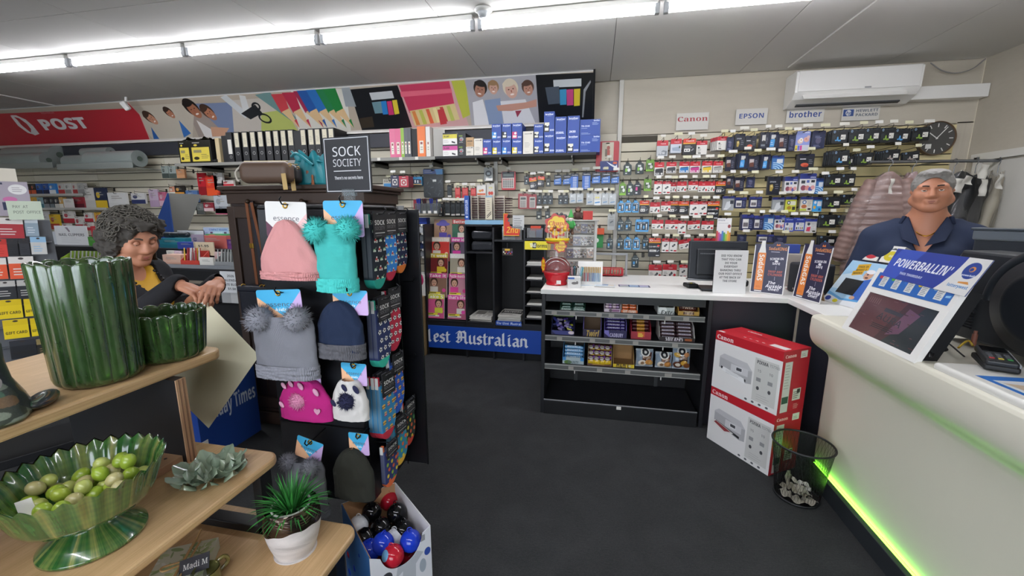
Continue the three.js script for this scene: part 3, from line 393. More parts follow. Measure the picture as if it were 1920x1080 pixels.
P('fobDark',50,80,(c,w,h)=>{fillR(c,'#33383c',0,0,w,h);fillR(c,'#22272b',4,h*.3,w-8,h*.6);txt(c,'audio',w/2,h*.2,10,'#aeb6ba');disc(c,'#dfe3df',w/2,h*.58,7);fillR(c,'#7f949a',10,h*.78,22,7);});
P('fobCoin',50,80,(c,w,h)=>{fillR(c,'#363b3a',0,0,w,h);txt(c,'power',w/2,h*.25,10,'#b6bcba');disc(c,'#d9dbcc',w/2,h*.68,11);});
P('usbGrey',60,100,(c,w,h)=>{fillR(c,'#a9adad',0,0,w,h);fillR(c,'#bcc0c0',5,8,w-10,h-16);disc(c,'#d9dcdc',18,28,8);shapeC(c,'#6f8fae',[[12,h*.74],[46,h*.68],[48,h*.78],[14,h*.84]]);lines(c,'#8a8e8e',12,h*.46,34,3,7,2);});
P('usbWhite',60,100,(c,w,h)=>{fillR(c,'#c9cbc8',0,0,w,h);disc(c,'#dcd27c',18,34,8);disc(c,'#dcd27c',36,34,8);fillR(c,'#e1e2df',4,h*.56,w-8,38);shapeC(c,'#4f8ac0',[[8,h*.72],[48,h*.66],[50,h*.76],[10,h*.82]]);});
P('slimBlack',46,110,(c,w,h)=>{fillR(c,'#222527',0,0,w,h);fillR(c,'#3b4042',6,14,w-12,h-40);fillR(c,'#2b3032',12,30,w-24,30);fillR(c,'#d9d6cd',4,h-18,w-8,14);});
P('slimBlackCard',60,110,(c,w,h)=>{fillR(c,'#26282a',0,0,w,h);fillR(c,'#c9c2b2',24,32,16,48);fillR(c,'#8a4a44',27,38,10,26);fillR(c,'#404446',8,12,w-16,8);fillR(c,'#d9d6cd',6,h-16,30,10);});
P('redPouch',54,90,(c,w,h)=>{fillR(c,'#c6393a',0,0,w,h);fillR(c,'#d5615c',8,8,w-16,h*.5);fillR(c,'#a82d2f',0,h*.68,w,4);fillR(c,'#d9d6cd',14,h-14,26,12);});
P('whiteOrange',70,90,(c,w,h)=>{fillR(c,'#cfccc4',0,0,w,h);fillR(c,'#e2e0da',6,10,w-12,h-30);disc(c,'#d8a04a',26,50,10);disc(c,'#c97a5a',44,46,10);fillR(c,'#d9653a',4,h-20,w-8,14);});
P('clearRed',70,110,(c,w,h)=>{fillR(c,'#bdb9b0',0,0,w,h);fillR(c,'#c9c6be',6,8,w-12,h-16);disc(c,'#d8cf7a',26,38,7);disc(c,'#d8cf7a',44,38,7);disc(c,'#d04632',26,84,11,15);disc(c,'#c63d2c',46,84,11,15);});
P('watchPack',64,100,(c,w,h)=>{fillR(c,'#8f938f',0,0,w,h);disc(c,'#2f3638',w/2,44,22);fillR(c,'#aebabf',w/2-11,36,22,16);disc(c,'#c9c9c4',20,78,8);disc(c,'#5f7384',44,80,9);fillR(c,'#d5d5d0',6,88,w-12,8);});
P('dice',84,120,(c,w,h)=>{fillR(c,'#c9c4b4',0,0,w,h);txt(c,'DICE',26,12,18,'#45443f');fillR(c,'#4a8cc0',4,26,w-10,h-30);disc(c,'#d8963a',22,74,12,16);fillR(c,'#3a5a86',40,56,18,40);disc(c,'#3f6fa4',62,70,9,22);fillR(c,'#d9c58a',58,92,12,8);});
for(const[k,col]of[['cardsBlue','#3d3f55'],['cardsRed','#b93f4c']])P(k,60,84,(c,w,h)=>{fillR(c,col,0,0,w,h);fillR(c,'#d8d4cc',12,26,w-24,46);disc(c,col,w/2,49,14,18);disc(c,'#dad6ce',w/2,49,7,9);fillR(c,'#c9c5bd',20,8,22,6);});
P('puttyPack',80,66,(c,w,h)=>{fillR(c,'#2d7fae',0,0,w,h);fillR(c,'#1d3f58',8,20,w-16,34);fillR(c,'#dfe2e0',20,26,12,22);fillR(c,'#dfe2e0',42,28,9,22);fillR(c,'#d9a23c',4,h-9,w-8,7);fillR(c,'#6b3f2e',60,30,14,18);});
P('bikeCover',130,190,(c,w,h)=>{fillR(c,'#22272a',0,0,w,h);fillR(c,'#3f5a96',0,6,w,30);shapeC(c,'#3f8fcf',[[80,6],[w,6],[w,40],[88,40]]);lines(c,'#aebbd6',8,14,60,2,9,3);for(let i=0;i<26;i++){c.strokeStyle=i%3?'#353c3f':'#566063';c.lineWidth=3;c.beginPath();const x=rr(8,w-10),y=rr(48,h-10);c.moveTo(x,y);c.lineTo(x+rr(-20,20),y+rr(-26,26));c.stroke();}fillR(c,'#b9bdb9',62,72,24,14);});
P('redPoster',86,120,(c,w,h)=>{fillR(c,'#b9343a',0,0,w,h);fillR(c,'#cfc4ad',22,4,44,74);disc(c,'#a8503f',46,26,6,8);fillR(c,'#c05a4a',40,34,12,22);fillR(c,'#7a6a58',34,30,8,28);lines(c,'#7d5347',36,56,4,2,9,3);});
P('silverBlue',70,40,(c,w,h)=>{fillR(c,'#2a3c78',0,0,w,h);shapeC(c,'#dfe2e6',[[24,2],[60,22],[66,14],[68,36],[40,18]]);fillR(c,'#c9603a',50,4,16,9);fillR(c,'#c9c6be',12,26,22,9);});
P('usbLong',50,110,(c,w,h)=>{fillR(c,'#a7a9a6',0,0,w,h);fillR(c,'#8d908e',6,34,w-12,50);shapeC(c,'#3b4247',[[16,56],[36,44],[38,52],[18,64]]);txt(c,'stylus',w/2,22,10,'#6b6e6c');});
}
function bottleShape(w,h){const s=new T.Shape(),x=w/2,n=w*.2;s.moveTo(-x,-h/2+.01);s.quadraticCurveTo(-x,-h/2,-x+.01,-h/2);s.lineTo(x-.01,-h/2);s.quadraticCurveTo(x,-h/2,x,-h/2+.01);s.lineTo(x,h*.2);s.quadraticCurveTo(x,h*.34,n,h*.38);s.lineTo(n,h/2);s.lineTo(-n,h/2);s.lineTo(-n,h*.38);s.quadraticCurveTo(-x,h*.34,-x,h*.2);s.closePath();return s;}
function tabShape(w,h){const r=min(w,h)*.08,s=roundRect(w,h,r),hole=new T.Path();hole.absellipse(0,h/2-h*.07,w*.09,h*.022,0,PI*2);s.holes.push(hole);return s;}
const pegMat=mat(0x4c4a45,.35,{metalness:.7}),ticketMat=[mat(0xd8d5c9,.6),mat(0xd3cfae,.6),mat(0xdedcd5,.5)];
const pegGeo=(len)=>cached('peg'+len,()=>join([rod([0,0,0],[0,.006,len],.0028,6),rod([0,.03,-.002],[0,.036,len],.0022,6),rod([0,.006,len],[0,.028,len+.006],.0028,6),rod([0,.034,len],[0,.05,len+.004],.0022,6),at(box(.026,.05,.004),0,.01,.002)]));
const tickGeo=(w)=>cached('tick'+w,()=>box(w,.026,.002));
let pegN=0;
function peg(x,y,z,what,ticket=true){
const len=q4(z-BACK),p=thing('peg_hook','peg with ticket, for '+what,'hook',[x,y,BACK],0,'wire peg hooks on the slat wall');
if(!ticket)p.userData.label='bare wire peg, for '+what;
part('wire',pegGeo(len),pegMat,p);
if(ticket){const w=pick([.045,.06,.06,.075]);part('price_ticket',tickGeo(w),ticketMat[pegN++%3],p,[rr(-.008,.008),.05,len+.008],[-.2,0,0]);}
return p;
}
const packProto=new Map();
function hang(x0,y0,x1,y1,kind,label,o={}){
const z=o.z??-4.42,r=rectZ(x0,y0,x1,y1,z),a=A_[kind],rot=o.rot||0,d=o.d||.022;
const shapeKind=o.shape||'tab',w=q4(round(r.w*250)/250),h=q4(round(r.h*250)/250),key=[kind,w,h,shapeKind,d].join();
if(!packProto.has(key)){
let g,m;
if(shapeKind==='box'){[g,m]=printBox(w,h,d,{front:a},o.side||M.white,.4);}
else{g=plate(shapeKind==='bottle'?bottleShape(w,h):tabShape(w,h),d,a,0,6);g.translate(0,0,-d/2);m=artMat(a,o.rough??.35);}
packProto.set(key,[g,m]);
}
const[g,m]=packProto.get(key),n=o.n||1,gap=o.gap||max(d+.004,.02);
const grp=o.group,behind=z-(n-1)*gap;
for(let i=0;i<n;i++){
const s=solo(o.name||'hanging_pack',i?label+', '+ORD[i]+' in depth':label,o.cat||'pack',g,m,[r.x-i*(o.dx||0),r.y+rr(-.002,.002),z-i*gap],[0,(o.turn||0)+(i?rr(-.06,.06):0),rot+(i?rr(-.015,.015):0)],grp);
}
if(o.peg!==false)peg(r.x+(o.px||0),r.t-h*.07-.003,z+d/2+(o.reach??.05),label.split(' ').slice(0,12).join(' '),o.ticket);
return r;
}
function row(list,desc,group,o={}){list.forEach((e,i)=>{const[x0,y0,x1,y1,kind,word,oo]=e;hang(x0,y0,x1,y1,kind,`${word}, ${ORD[i]} of the ${desc}`,{group,...o,...oo});});}
{
const C='red topped ink packs on the slat wall',cz={z:-4.43};
row([[1231.5,264,1252,293,'canonGrey','red and grey ink pack'],[1257,261,1277.5,287,'canonGlow','red and silver ink pack'],[1280,260,1304,290,'canonBlack','black ink pack with orange band'],[1305.5,264,1325,290,'canonWhite','white ink pack with red header'],[1344,256,1363,281,'canonWhite','white ink pack heading a deep stack',{n:5,dx:.008}]],'top red row',C,{n:2,...cz});
row([[1227,304,1244.5,330,'can525','black 525 ink pack'],[1249.5,303.5,1267.5,325,'can526k','dark grey 526 ink pack'],[1273.5,303.5,1292,325,'can526c','cyan 526 ink pack'],[1293,303,1312,324.5,'can526m','magenta 526 ink pack'],[1316,302,1335,324,'can526y','yellow 526 ink pack'],[1336.5,302,1354.5,324,'can526g','pale grey 526 ink pack']],'second red row',C,cz);
row([[1226,340,1241,364.5,'canonTall','tall white ink pack'],[1242,340,1257,364,'canonTall','tall white ink pack'],[1256,341,1268,360,'canonWide','narrow white ink pack',{z:-4.46}],[1269,340,1287,359.5,'canonWide','white ink pack'],[1290.5,340,1308,357.5,'canonWide','white ink pack'],[1309,339.5,1326,360,'canonWide','white ink pack'],[1326,339.5,1340,360,'canonWide','white ink pack'],[1341,340,1360.5,364.5,'canonBlack','black ink pack with orange band']],'third red row',C,cz);
row([[1199,376,1217,400.5,'canonBlack','black ink pack with orange band'],[1218.5,379,1237,399.5,'canonWide','white ink pack'],[1239,378,1257,396,'canonWide','short white ink pack'],[1253,377,1272,401.5,'canonBlack','black ink pack with orange band',{z:-4.46}],[1272.5,377,1291,401.5,'canonBlack','black ink pack with orange band'],[1293,377.5,1309.5,404,'canonTall','tall white ink pack'],[1310,377.5,1326,403.5,'canonTall','tall white ink pack'],[1325,377,1347.5,411,'canonCli','long black CLI ink pack']],'fourth red row',C,cz);
row([[1221.5,412,1243.5,429.5,'canonWide','wide white ink pack'],[1247,412.5,1271,430.5,'canonWide','wide white ink pack'],[1271,414,1286,439,'canonTall','tall white ink pack'],[1289,413.5,1312,430.5,'canonWide','tilted wide white ink pack',{rot:.09}],[1314.5,414,1337.5,431,'canonWide','wide white ink pack']],'fifth red row',C,cz);
row([[1216,446,1238,481,'canonCli','long black CLI ink pack'],[1240.5,447,1254.5,473,'canonTall','tall white ink pack'],[1255.5,447,1269.5,473,'canonTall','tall white ink pack'],[1272.5,449,1296,466,'canonWide','tilted wide white ink pack',{rot:.2}],[1300,447,1320,470,'canonWide','white ink pack half behind the till screen'],[1321,447,1340,470,'canonWide','white ink pack mostly behind the till screen']],'sixth red row',C,cz);
row([[1216,496,1240,521,'canonWide','wide white ink box'],[1242,495.5,1268,520,'canonWide','wide white ink box'],[1273,496,1288,521,'canonTall','tall white ink box']],'lowest red row',C,{...cz,d:.03});
const G='bottle shaped cable packs on the slat wall',bo={shape:'bottle',z:-4.5,d:.03,reach:.015,ticket:false,turn:0};
row([[1169,305,1184,328.5,'bottleDark','dark green bottle pack'],[1191.5,303,1207,326.5,'bottleDark','dark green bottle pack'],[1211,299,1226,321.5,'bottleGreen','lime green boxed pack',{shape:'tab'}]],'upper bottle row',G,bo);
row([[1161,341,1173.5,366.5,'bottleGreen','lime green bottle pack'],[1175,341,1187.5,366.5,'bottleDark','dark green bottle pack'],[1188.5,341,1202,366,'bottlePink','black bottle pack with pink label'],[1207,336,1221,358.5,'bottleGreen','lime green boxed pack',{shape:'tab'}]],'second bottle row',G,bo);
row([[1158,376,1170.5,398.5,'cableBlue','sky blue cable pack'],[1171,375.5,1184,398,'cableBlue','sky blue cable pack'],[1185,376,1197.5,398.5,'cableBlue','darker blue cable pack']],'third bottle row',G,bo);
row([[1157,411,1169.5,433,'cableDark','dark cable pack'],[1171,411,1184,433,'cableDark','dark cable pack'],[1191.5,411,1216,434.5,'cableWide','double width sky blue cable pack',{shape:'tab'}]],'fourth bottle row',G,bo);
row([[1137,445,1149.5,467,'cableDark','dark cable pack by the wall trim'],[1156,444.5,1169,467.5,'cableDark','dark cable pack'],[1170.5,444,1183.5,467.5,'cableBlue','sky blue cable pack'],[1186.5,444,1199.5,467.5,'cableBlue','sky blue cable pack'],[1203.5,444.5,1216.5,467.5,'cableDark','dark cable pack']],'fifth bottle row',G,bo);
hang(1184,478,1197.5,501.5,'cableDark','single dark cable pack hanging alone above the counter',{group:G,...bo});
{const p=onZ(1205,480,BACK);peg(p.x,p.y,-4.45,'nothing above the counter',false);}
const E='navy ink packs on the slat wall',ez={z:-4.41,reach:.07,turn:.06};
row([[1362,257,1374.5,283,'epsonNavy','narrow navy ink pack'],[1377,251,1396,281.5,'epsonBlack','black ink pack with yellow figure'],[1396.5,254.5,1417,283,'epsonRed','black ink pack with red fish'],[1425,248,1440.5,279,'epsonWhite','navy and white ink pack'],[1441,248,1459,278,'epsonBlue','navy and sky blue ink pack'],[1459,252,1475.5,285,'epsonBrown','navy and brown ink pack'],[1477.5,253,1491,283,'epsonNavy','navy ink pack'],[1490.5,246,1517.5,283.5,'photoPaper','lilac photo paper pack with flowers',{n:1}],[1521,246,1546,279,'epsonNavy','navy ink pack heading a deep stack',{n:4,dx:.012}]],'top navy row',E,{n:2,...ez});
row([[1360,294,1377,321,'epsonBrown','navy and brown ink pack'],[1385,288,1402,316.5,'epsonBlue','navy and sky blue ink pack',{n:3,dx:.008}],[1402.5,292,1421.5,321,'epsonBrown','navy and brown ink pack'],[1428,290,1443.5,318,'epsonBlue','navy and sky blue ink pack',{n:3,dx:.008}],[1446,292,1469,318,'epsonSky','navy ink pack with blue panel'],[1495,289,1525.5,318,'epsonRed','navy ink pack with red flowers',{n:2}]],'second navy row',E,ez);
row([[1361.5,331,1375,353,'epsonBrown','small navy ink pack'],[1376.5,332,1394.5,358,'epsonBrown','navy and brown ink pack'],[1399,332,1414.5,352.5,'epsonNavy','small navy ink pack'],[1438,331,1462,366,'epsonBlack','black ink pack with gold figure'],[1468,331,1493,362,'epsonPeople','white multipack with purple figures',{d:.05}],[1496,326,1527,362,'epsonPeople','wide white multipack with purple figures',{d:.05}],[1527,334,1543,364,'epsonSky','sky blue ink pack with white arcs']],'third navy row',E,ez);
row([[1354,368,1375.5,394.5,'epsonGrey','silver blister ink pack'],[1377,370,1398.5,390.5,'epsonCart','navy and white ink pack'],[1404,369,1427.5,390.5,'epsonCart','navy and white ink pack'],[1446.5,370,1469.5,396.5,'epsonGrey','silver and navy ink pack'],[1471,369,1492.5,397,'epsonLime','lime ink pack'],[1499,369,1522.5,396,'epsonCream','cream and green ink pack'],[1522.5,370,1540.5,396.5,'epsonCyan','cyan ink pack']],'fourth navy row',E,ez);
row([[1388,402,1411,431.5,'epsonCart','navy and white ink pack',{d:.05}],[1412,404,1430.5,431,'epsonCart','navy and white ink pack'],[1430.5,403,1450.5,431,'epsonSky','navy ink pack with blue panel'],[1451,404,1471,431,'epsonPeople','navy multipack with figures'],[1469,408,1488.5,434,'brotherPack','royal blue ink pack'],[1489,408,1508,433,'brotherPack','royal blue ink pack'],[1508,410,1530.5,436.5,'brotherPink','white ink pack with pink panel']],'fifth navy row',E,ez);
row([[1382,440,1399,453,'epsonNavy','short navy pack beside the rainbow box'],[1418,440,1450,455,'epsonCart','navy and white pack above the soda card'],[1451,442,1474,456,'epsonNavy','navy pack above the soda card']],'lowest navy row',E,ez);
{
const A=art(80,150,(c,w,h)=>{fillR(c,'#e2dfdd',0,0,w,h);txt(c,'EPSON',24,14,12,'#8a8790');fillR(c,'#a9a6a8',8,30,56,2);['#d0524a','#c8518c','#8a60b0','#4f7fc0','#4aa06a','#9fbd3e','#e0b23c','#de8a3a'].forEach((col,i)=>{fillR(c,col,i*10,h*(.52+.06*(i%3)),10,h*.5);});disc(c,'#8f3438',w*.86,h*.33,8,11);}),B=art(40,150,(c,w,h)=>{fillR(c,'#26282c',0,0,w,h);lines(c,'#c9c9ca',6,40,26,2,6,4);lines(c,'#6a6c70',6,66,26,3,22,3);});
const r=rectZ(1346.5,409,1372.5,455,-4.4),[g,m]=printBox(r.w,r.h,.1,{front:A,right:B},mat(0x303a7c,.5));solo('ink_bottle_box','tall white ink box with rainbow drips behind the till screen','box',g,m,[r.x,r.y,-4.45],-.25);
peg(r.x,r.t-.01,-4.38,'the tall rainbow ink box');
}
const H='black ink packs in stacks on the slat wall',hz={z:-4.36,gap:.026,dx:.004,reach:.05,turn:-.12,d:.016};
row([[1560.5,243.5,1587,269,'hpBlue','black ink pack with blue splash'],[1593,241.5,1620.5,268,'hpGreen','black ink pack with green splash'],[1622.5,240,1648.5,267.5,'hpGreen','black ink pack with green splash'],[1651,239,1677,267,'hpGreen','black ink pack with green splash'],[1677.5,241,1703,267,'hpBlue','black ink pack with blue splash',{rot:-.05}],[1712,239,1741,264,'hpGreen','black ink pack with green splash beside the clock',{n:5}]],'top black row',H,{n:4,...hz});
row([[1563,281.5,1590,309,'hpBlue','black ink pack with blue splash',{n:6}],[1590,292,1598,309,'hpGreen','narrow black ink pack tucked behind',{z:-4.42}],[1609,286,1635,309,'hpGreen','black ink pack with green splash',{n:4}],[1658,280.5,1685.5,302,'hpGrey','black ink pack with pale dots',{n:5}],[1695,284,1722,302,'hpGrey','tilted black ink pack',{n:2,rot:.1}]],'second black row',H,hz);
row([[1550,326,1576.5,349,'hpGreen','black ink pack with green splash',{n:3}],[1577.5,326,1602,349,'hpGreen','black ink pack with green splash',{n:2}]],'third black row',H,hz);
row([[1546,369,1575,391,'hpGreen','black ink pack with green splash',{n:3}],[1578,364.5,1605,384,'hpGreen','black ink pack with green splash',{n:2}]],'fourth black row',H,hz);
row([[1537,402.5,1567,427,'hpGreen','black ink pack with green splash',{n:2}],[1568,403.5,1595,422,'hpGreen','black ink pack with green splash',{n:2}]],'fifth black row',H,hz);
row([[1535,442,1566,459,'hpBlue','black ink pack with blue splash',{n:2}],[1567,444,1588,457,'hpGrey','plain black ink pack']],'lowest black row',H,hz);
const D={z:-4.5,d:.02,reach:.02};
hang(719.5,336,745.5,371.5,'dice','pale card of dice with a blue picture beside the sock sign',{...D});
hang(735,329,750.5,350.5,'cardsBlue','dark blue deck of playing cards on a long peg',{...D,z:-4.38,d:.06,shape:'box',side:mat(0x4a4a58,.5),name:'playing_card_deck',cat:'card deck',n:2,gap:.065});
hang(750.5,330,768,351,'cardsRed','red deck of playing cards on a long peg',{...D,z:-4.38,d:.06,shape:'box',side:mat(0x9a4450,.5),name:'playing_card_deck',cat:'card deck',n:2,gap:.065});
hang(774,331.5,793,347,'puttyPack','small blue pack with a yellow foot beside the red card deck',{...D,d:.05,shape:'box',side:mat(0x2d6f98,.5)});
hang(795.5,316,831.5,371,'bikeCover','large black crinkled pack with blue header on a peg',{...D,d:.04,rough:.25});
row([[839,347,847.5,370,'slimBlack','slim black pack'],[854,352,863.5,373,'redPouch','red pouch'],[867,352,878,373,'redPouch','red pouch'],[883,353,893,372,'redPouch','red pouch'],[894,346,911.5,367,'whiteOrange','white and orange pack'],[912.5,343.5,928,368,'clearRed','clear pack with two red pieces']],'row above the black slim packs','small packs above the pen trays',D);
hang(908,314,924.5,340,'watchPack','grey blister pack with a round dark watch',D);
row([[822,382,832.5,405.5,'slimBlackCard','black pack with pale card strip'],[834.5,379.5,844.5,404,'slimBlack','slim black pack'],[846,380,854,405,'slimBlack','slim black pack'],[854.5,380,863.5,405,'slimBlack','slim black pack'],[864.5,380,873,405,'slimBlack','slim black pack']],'row of slim black packs beside the pen cups','slim black packs beside the pen cups',D);
hang(941,322,967,356.5,'calcBig','large silver calculator on a red card',{...D,name:'calculator',cat:'calculator'});
row([[983,330,992,346.5,'fobDark','small brown pack'],[993,332.5,1007,354.5,'canonBlack','small tilted black and white pack',{rot:.12}],[1008,330.5,1020.5,350,'canonBlack','small red and black pack',{rot:-.1}],[1024,334,1032,350,'fobCoin','tiny clear and red pack']],'row beside the large calculator','small packs beside the large calculator',D);
row([[1039,328,1052.5,348,'battery','battery card'],[1056,328,1070,348,'battery','battery card'],[1070,325.5,1084,354,'batteryTall','tall battery card'],[1091.5,323,1107,357,'batteryTall','tall battery card with eight cells'],[1110,322.5,1125.5,346,'battery','battery card'],[1128,323,1144,346,'battery','battery card'],[1146,325,1160.5,346,'battery','battery card by the trim']],'blue and black battery cards','battery cards on the slat wall',D);
hang(1117.5,265,1160,323,'redPoster','red framed picture card hanging at the shelf end',{...D,z:-4.55,peg:false,name:'picture_card',cat:'picture'});
hang(1125,302,1158.5,320.5,'silverBlue','shiny blue and silver pack in front of the red picture',{...D,z:-4.48,rough:.15});
row([[972,363,990,392,'calcSmall','small grey calculator on dark red card',{name:'calculator',cat:'calculator'}],[990.5,364.5,1006,392,'calcSmall','small grey calculator on bright red card',{name:'calculator',cat:'calculator'}],[1007,366,1016,383,'fobDark','small dark earphone pack'],[1017.5,366,1027,383,'fobDark','small dark earphone pack'],[1027.5,366,1036.5,383,'fobDark','small dark earphone pack'],[1047,366,1056,383,'fobDark','small dark earphone pack after the empty peg'],[1056.5,366,1065.5,383,'fobDark','small dark earphone pack'],[1068,362,1080.5,381,'usbGrey','grey memory stick pack'],[1081,362,1094,380,'usbGrey','grey memory stick pack'],[1099.5,362,1113,384.5,'usbGrey','grey memory stick pack'],[1113.5,363,1127.5,385.5,'usbWhite','white and blue memory stick pack'],[1128,362,1141,384.5,'usbGrey','grey memory stick pack'],[1141.5,362,1155.5,384,'usbGrey','grey memory stick pack']],'row under the battery cards','small electronics under the battery cards',D);
row([[1006,395.5,1015.5,411,'fobCoin','tiny dark pack with a pale disc'],[1022,395.5,1031,410,'fobCoin','tiny dark pack with a pale disc'],[1139,401,1153,431.5,'usbLong','long grey stylus pack']],'lowest row above the newspaper rack','small packs above the newspaper rack',D);
const sign=(x0,y0,x1,y1,label,draw)=>{const r=rectZ(x0,y0,x1,y1,BACK+.004),A=art((x1-x0)*5,(y1-y0)*5,draw),[g,m]=printBox(r.w,r.h,.002,{front:A},mat(0xcbc8c0,.4),.42);solo('brand_sign',label,'sign',g,m,[r.x,r.y,BACK+.012],[0,0,0],'laminated brand signs above the ink stock');};
const bg='#c9c6be';
sign(1268,212,1328,244,'laminated sign reading Canon in dark red letters',(c,w,h)=>{fillR(c,bg,0,0,w,h);txt(c,'Canon',w/2,h*.35,62,'#a5333a',{font:'serif',max:w*.96,fit:1});});
sign(1379,204,1438,234,'laminated sign reading EPSON in navy letters',(c,w,h)=>{fillR(c,bg,0,0,w,h);txt(c,'EPSON',w/2,h*.45,60,'#2c4488',{max:w*.82,fit:1});});
sign(1474,202,1544,230,'laminated sign reading brother in navy letters',(c,w,h)=>{fillR(c,bg,0,0,w,h);txt(c,'brother',w/2,h*.45,76,'#2c4488',{max:w*.88,fit:1});});
sign(1578,199,1648,226,'laminated sign reading Hewlett Packard with a round letter badge',(c,w,h)=>{fillR(c,bg,0,0,w,h);fillR(c,'#2d4a86',w*.03,h*.22,w*.28,h*.46);disc(c,'#d5d6d6',w*.17,h*.45,h*.2);txt(c,'hp',w*.17,h*.45,h*.3,'#2d4a86',{italic:1,weight:'bold'});txt(c,'HEWLETT',w*.36,h*.32,h*.26,'#5a626e',{align:'left',max:w*.6,fit:1});txt(c,'PACKARD',w*.36,h*.62,h*.26,'#5a626e',{align:'left',max:w*.6,fit:1});});
}
{
const r=rectZ(1722,227,1796,290,-4.55),R=(r.w+r.h)/4,c=thing('wall_clock','round charcoal wall clock with white hour strokes and wooden rim','clock',[r.x,r.y,BACK+.0]);
const face=art(220,220,(k,w,h)=>{fillR(k,'#55514a',0,0,w,h);disc(k,'#4d4c49',w/2,h/2,w/2-1);});
part('rim',new T.LatheGeometry([V2(R*.94,0),V2(R,.004),V2(R,.04),V2(R*.975,.048),V2(R*.95,.045),V2(R*.94,.03)],64).rotateX(PI/2),mat(0x6f5a45,.5),c);
part('dial',cyl(R*.95,R*.95,.02,64).clone().rotateX(PI/2).translate(0,0,.022),mat(0x504f4c,.6),c);
for(let i=0;i<12;i++){const a=i*PI/6;part('hour_mark',at(box(.007,.03,.002),sin(a)*R*.76,cos(a)*R*.76,.033,0,0,-a),M.white,c);}
const hand=(len,ang,w)=>at(box(w,len,.002),sin(ang)*len*.42,cos(ang)*len*.42,.036,0,0,-ang);
part('hour_hand',hand(.09,-.9,.007),M.white,c);part('minute_hand',hand(.13,.65,.006),M.white,c);part('hand_boss',at(cyl(.008,.008,.006,16),0,0,.037,PI/2),M.white,c);
const s=onZ(1743,274,-4.55);part('price_sticker',at(box(.045,.04,.001),s.x-r.x,s.y-r.y,.0335),M.paper,c);
}
{
const r=rectZ(1493,126,1728,190,-4.38),a=thing('air_conditioner','white wall mounted split air conditioner above the brand signs','air conditioner',[r.x,r.y,BACK]);
const prof=poly([[0,-r.h/2],[.06,-r.h/2-.0],[.17,-r.h/2+.05],[.215,-r.h/2+.1],[.22,r.h/2-.015],[.2,r.h/2],[0,r.h/2]]);
part('casing',extr(prof,r.w,.004).rotateY(-PI/2).scale(1,1,1).translate(r.w/2,0,0),M.whiteGloss,a);
part('front_panel',at(box(r.w-.03,r.h*.62,.012,.005),0,r.h*.17,.224),mat(0xe4e2dd,.25),a);
part('louvre_flap',at(box(r.w-.16,.075,.01,.004),-.01,-r.h/2+.068,.2,-.72),mat(0xdfddd8,.3),a);
part('outlet_slot',at(box(r.w-.14,.02,.03),-.01,-r.h/2+.014,.1,-.3),mat(0x3f4144,.6),a);
part('badge',at(box(.05,.012,.002),.08,-r.h*.1,.2305),M.grey,a);
const d=rectZ(1738,158,1860,183,-4.5);
solo('pipe_cover','white square pipe cover running from the air conditioner to the corner','pipe cover',box(RIGHT-(r.r+.02),d.h,.1,.006),M.whiteGloss,[(RIGHT+r.r+.02)/2-.004,d.y,BACK+.05]);
}
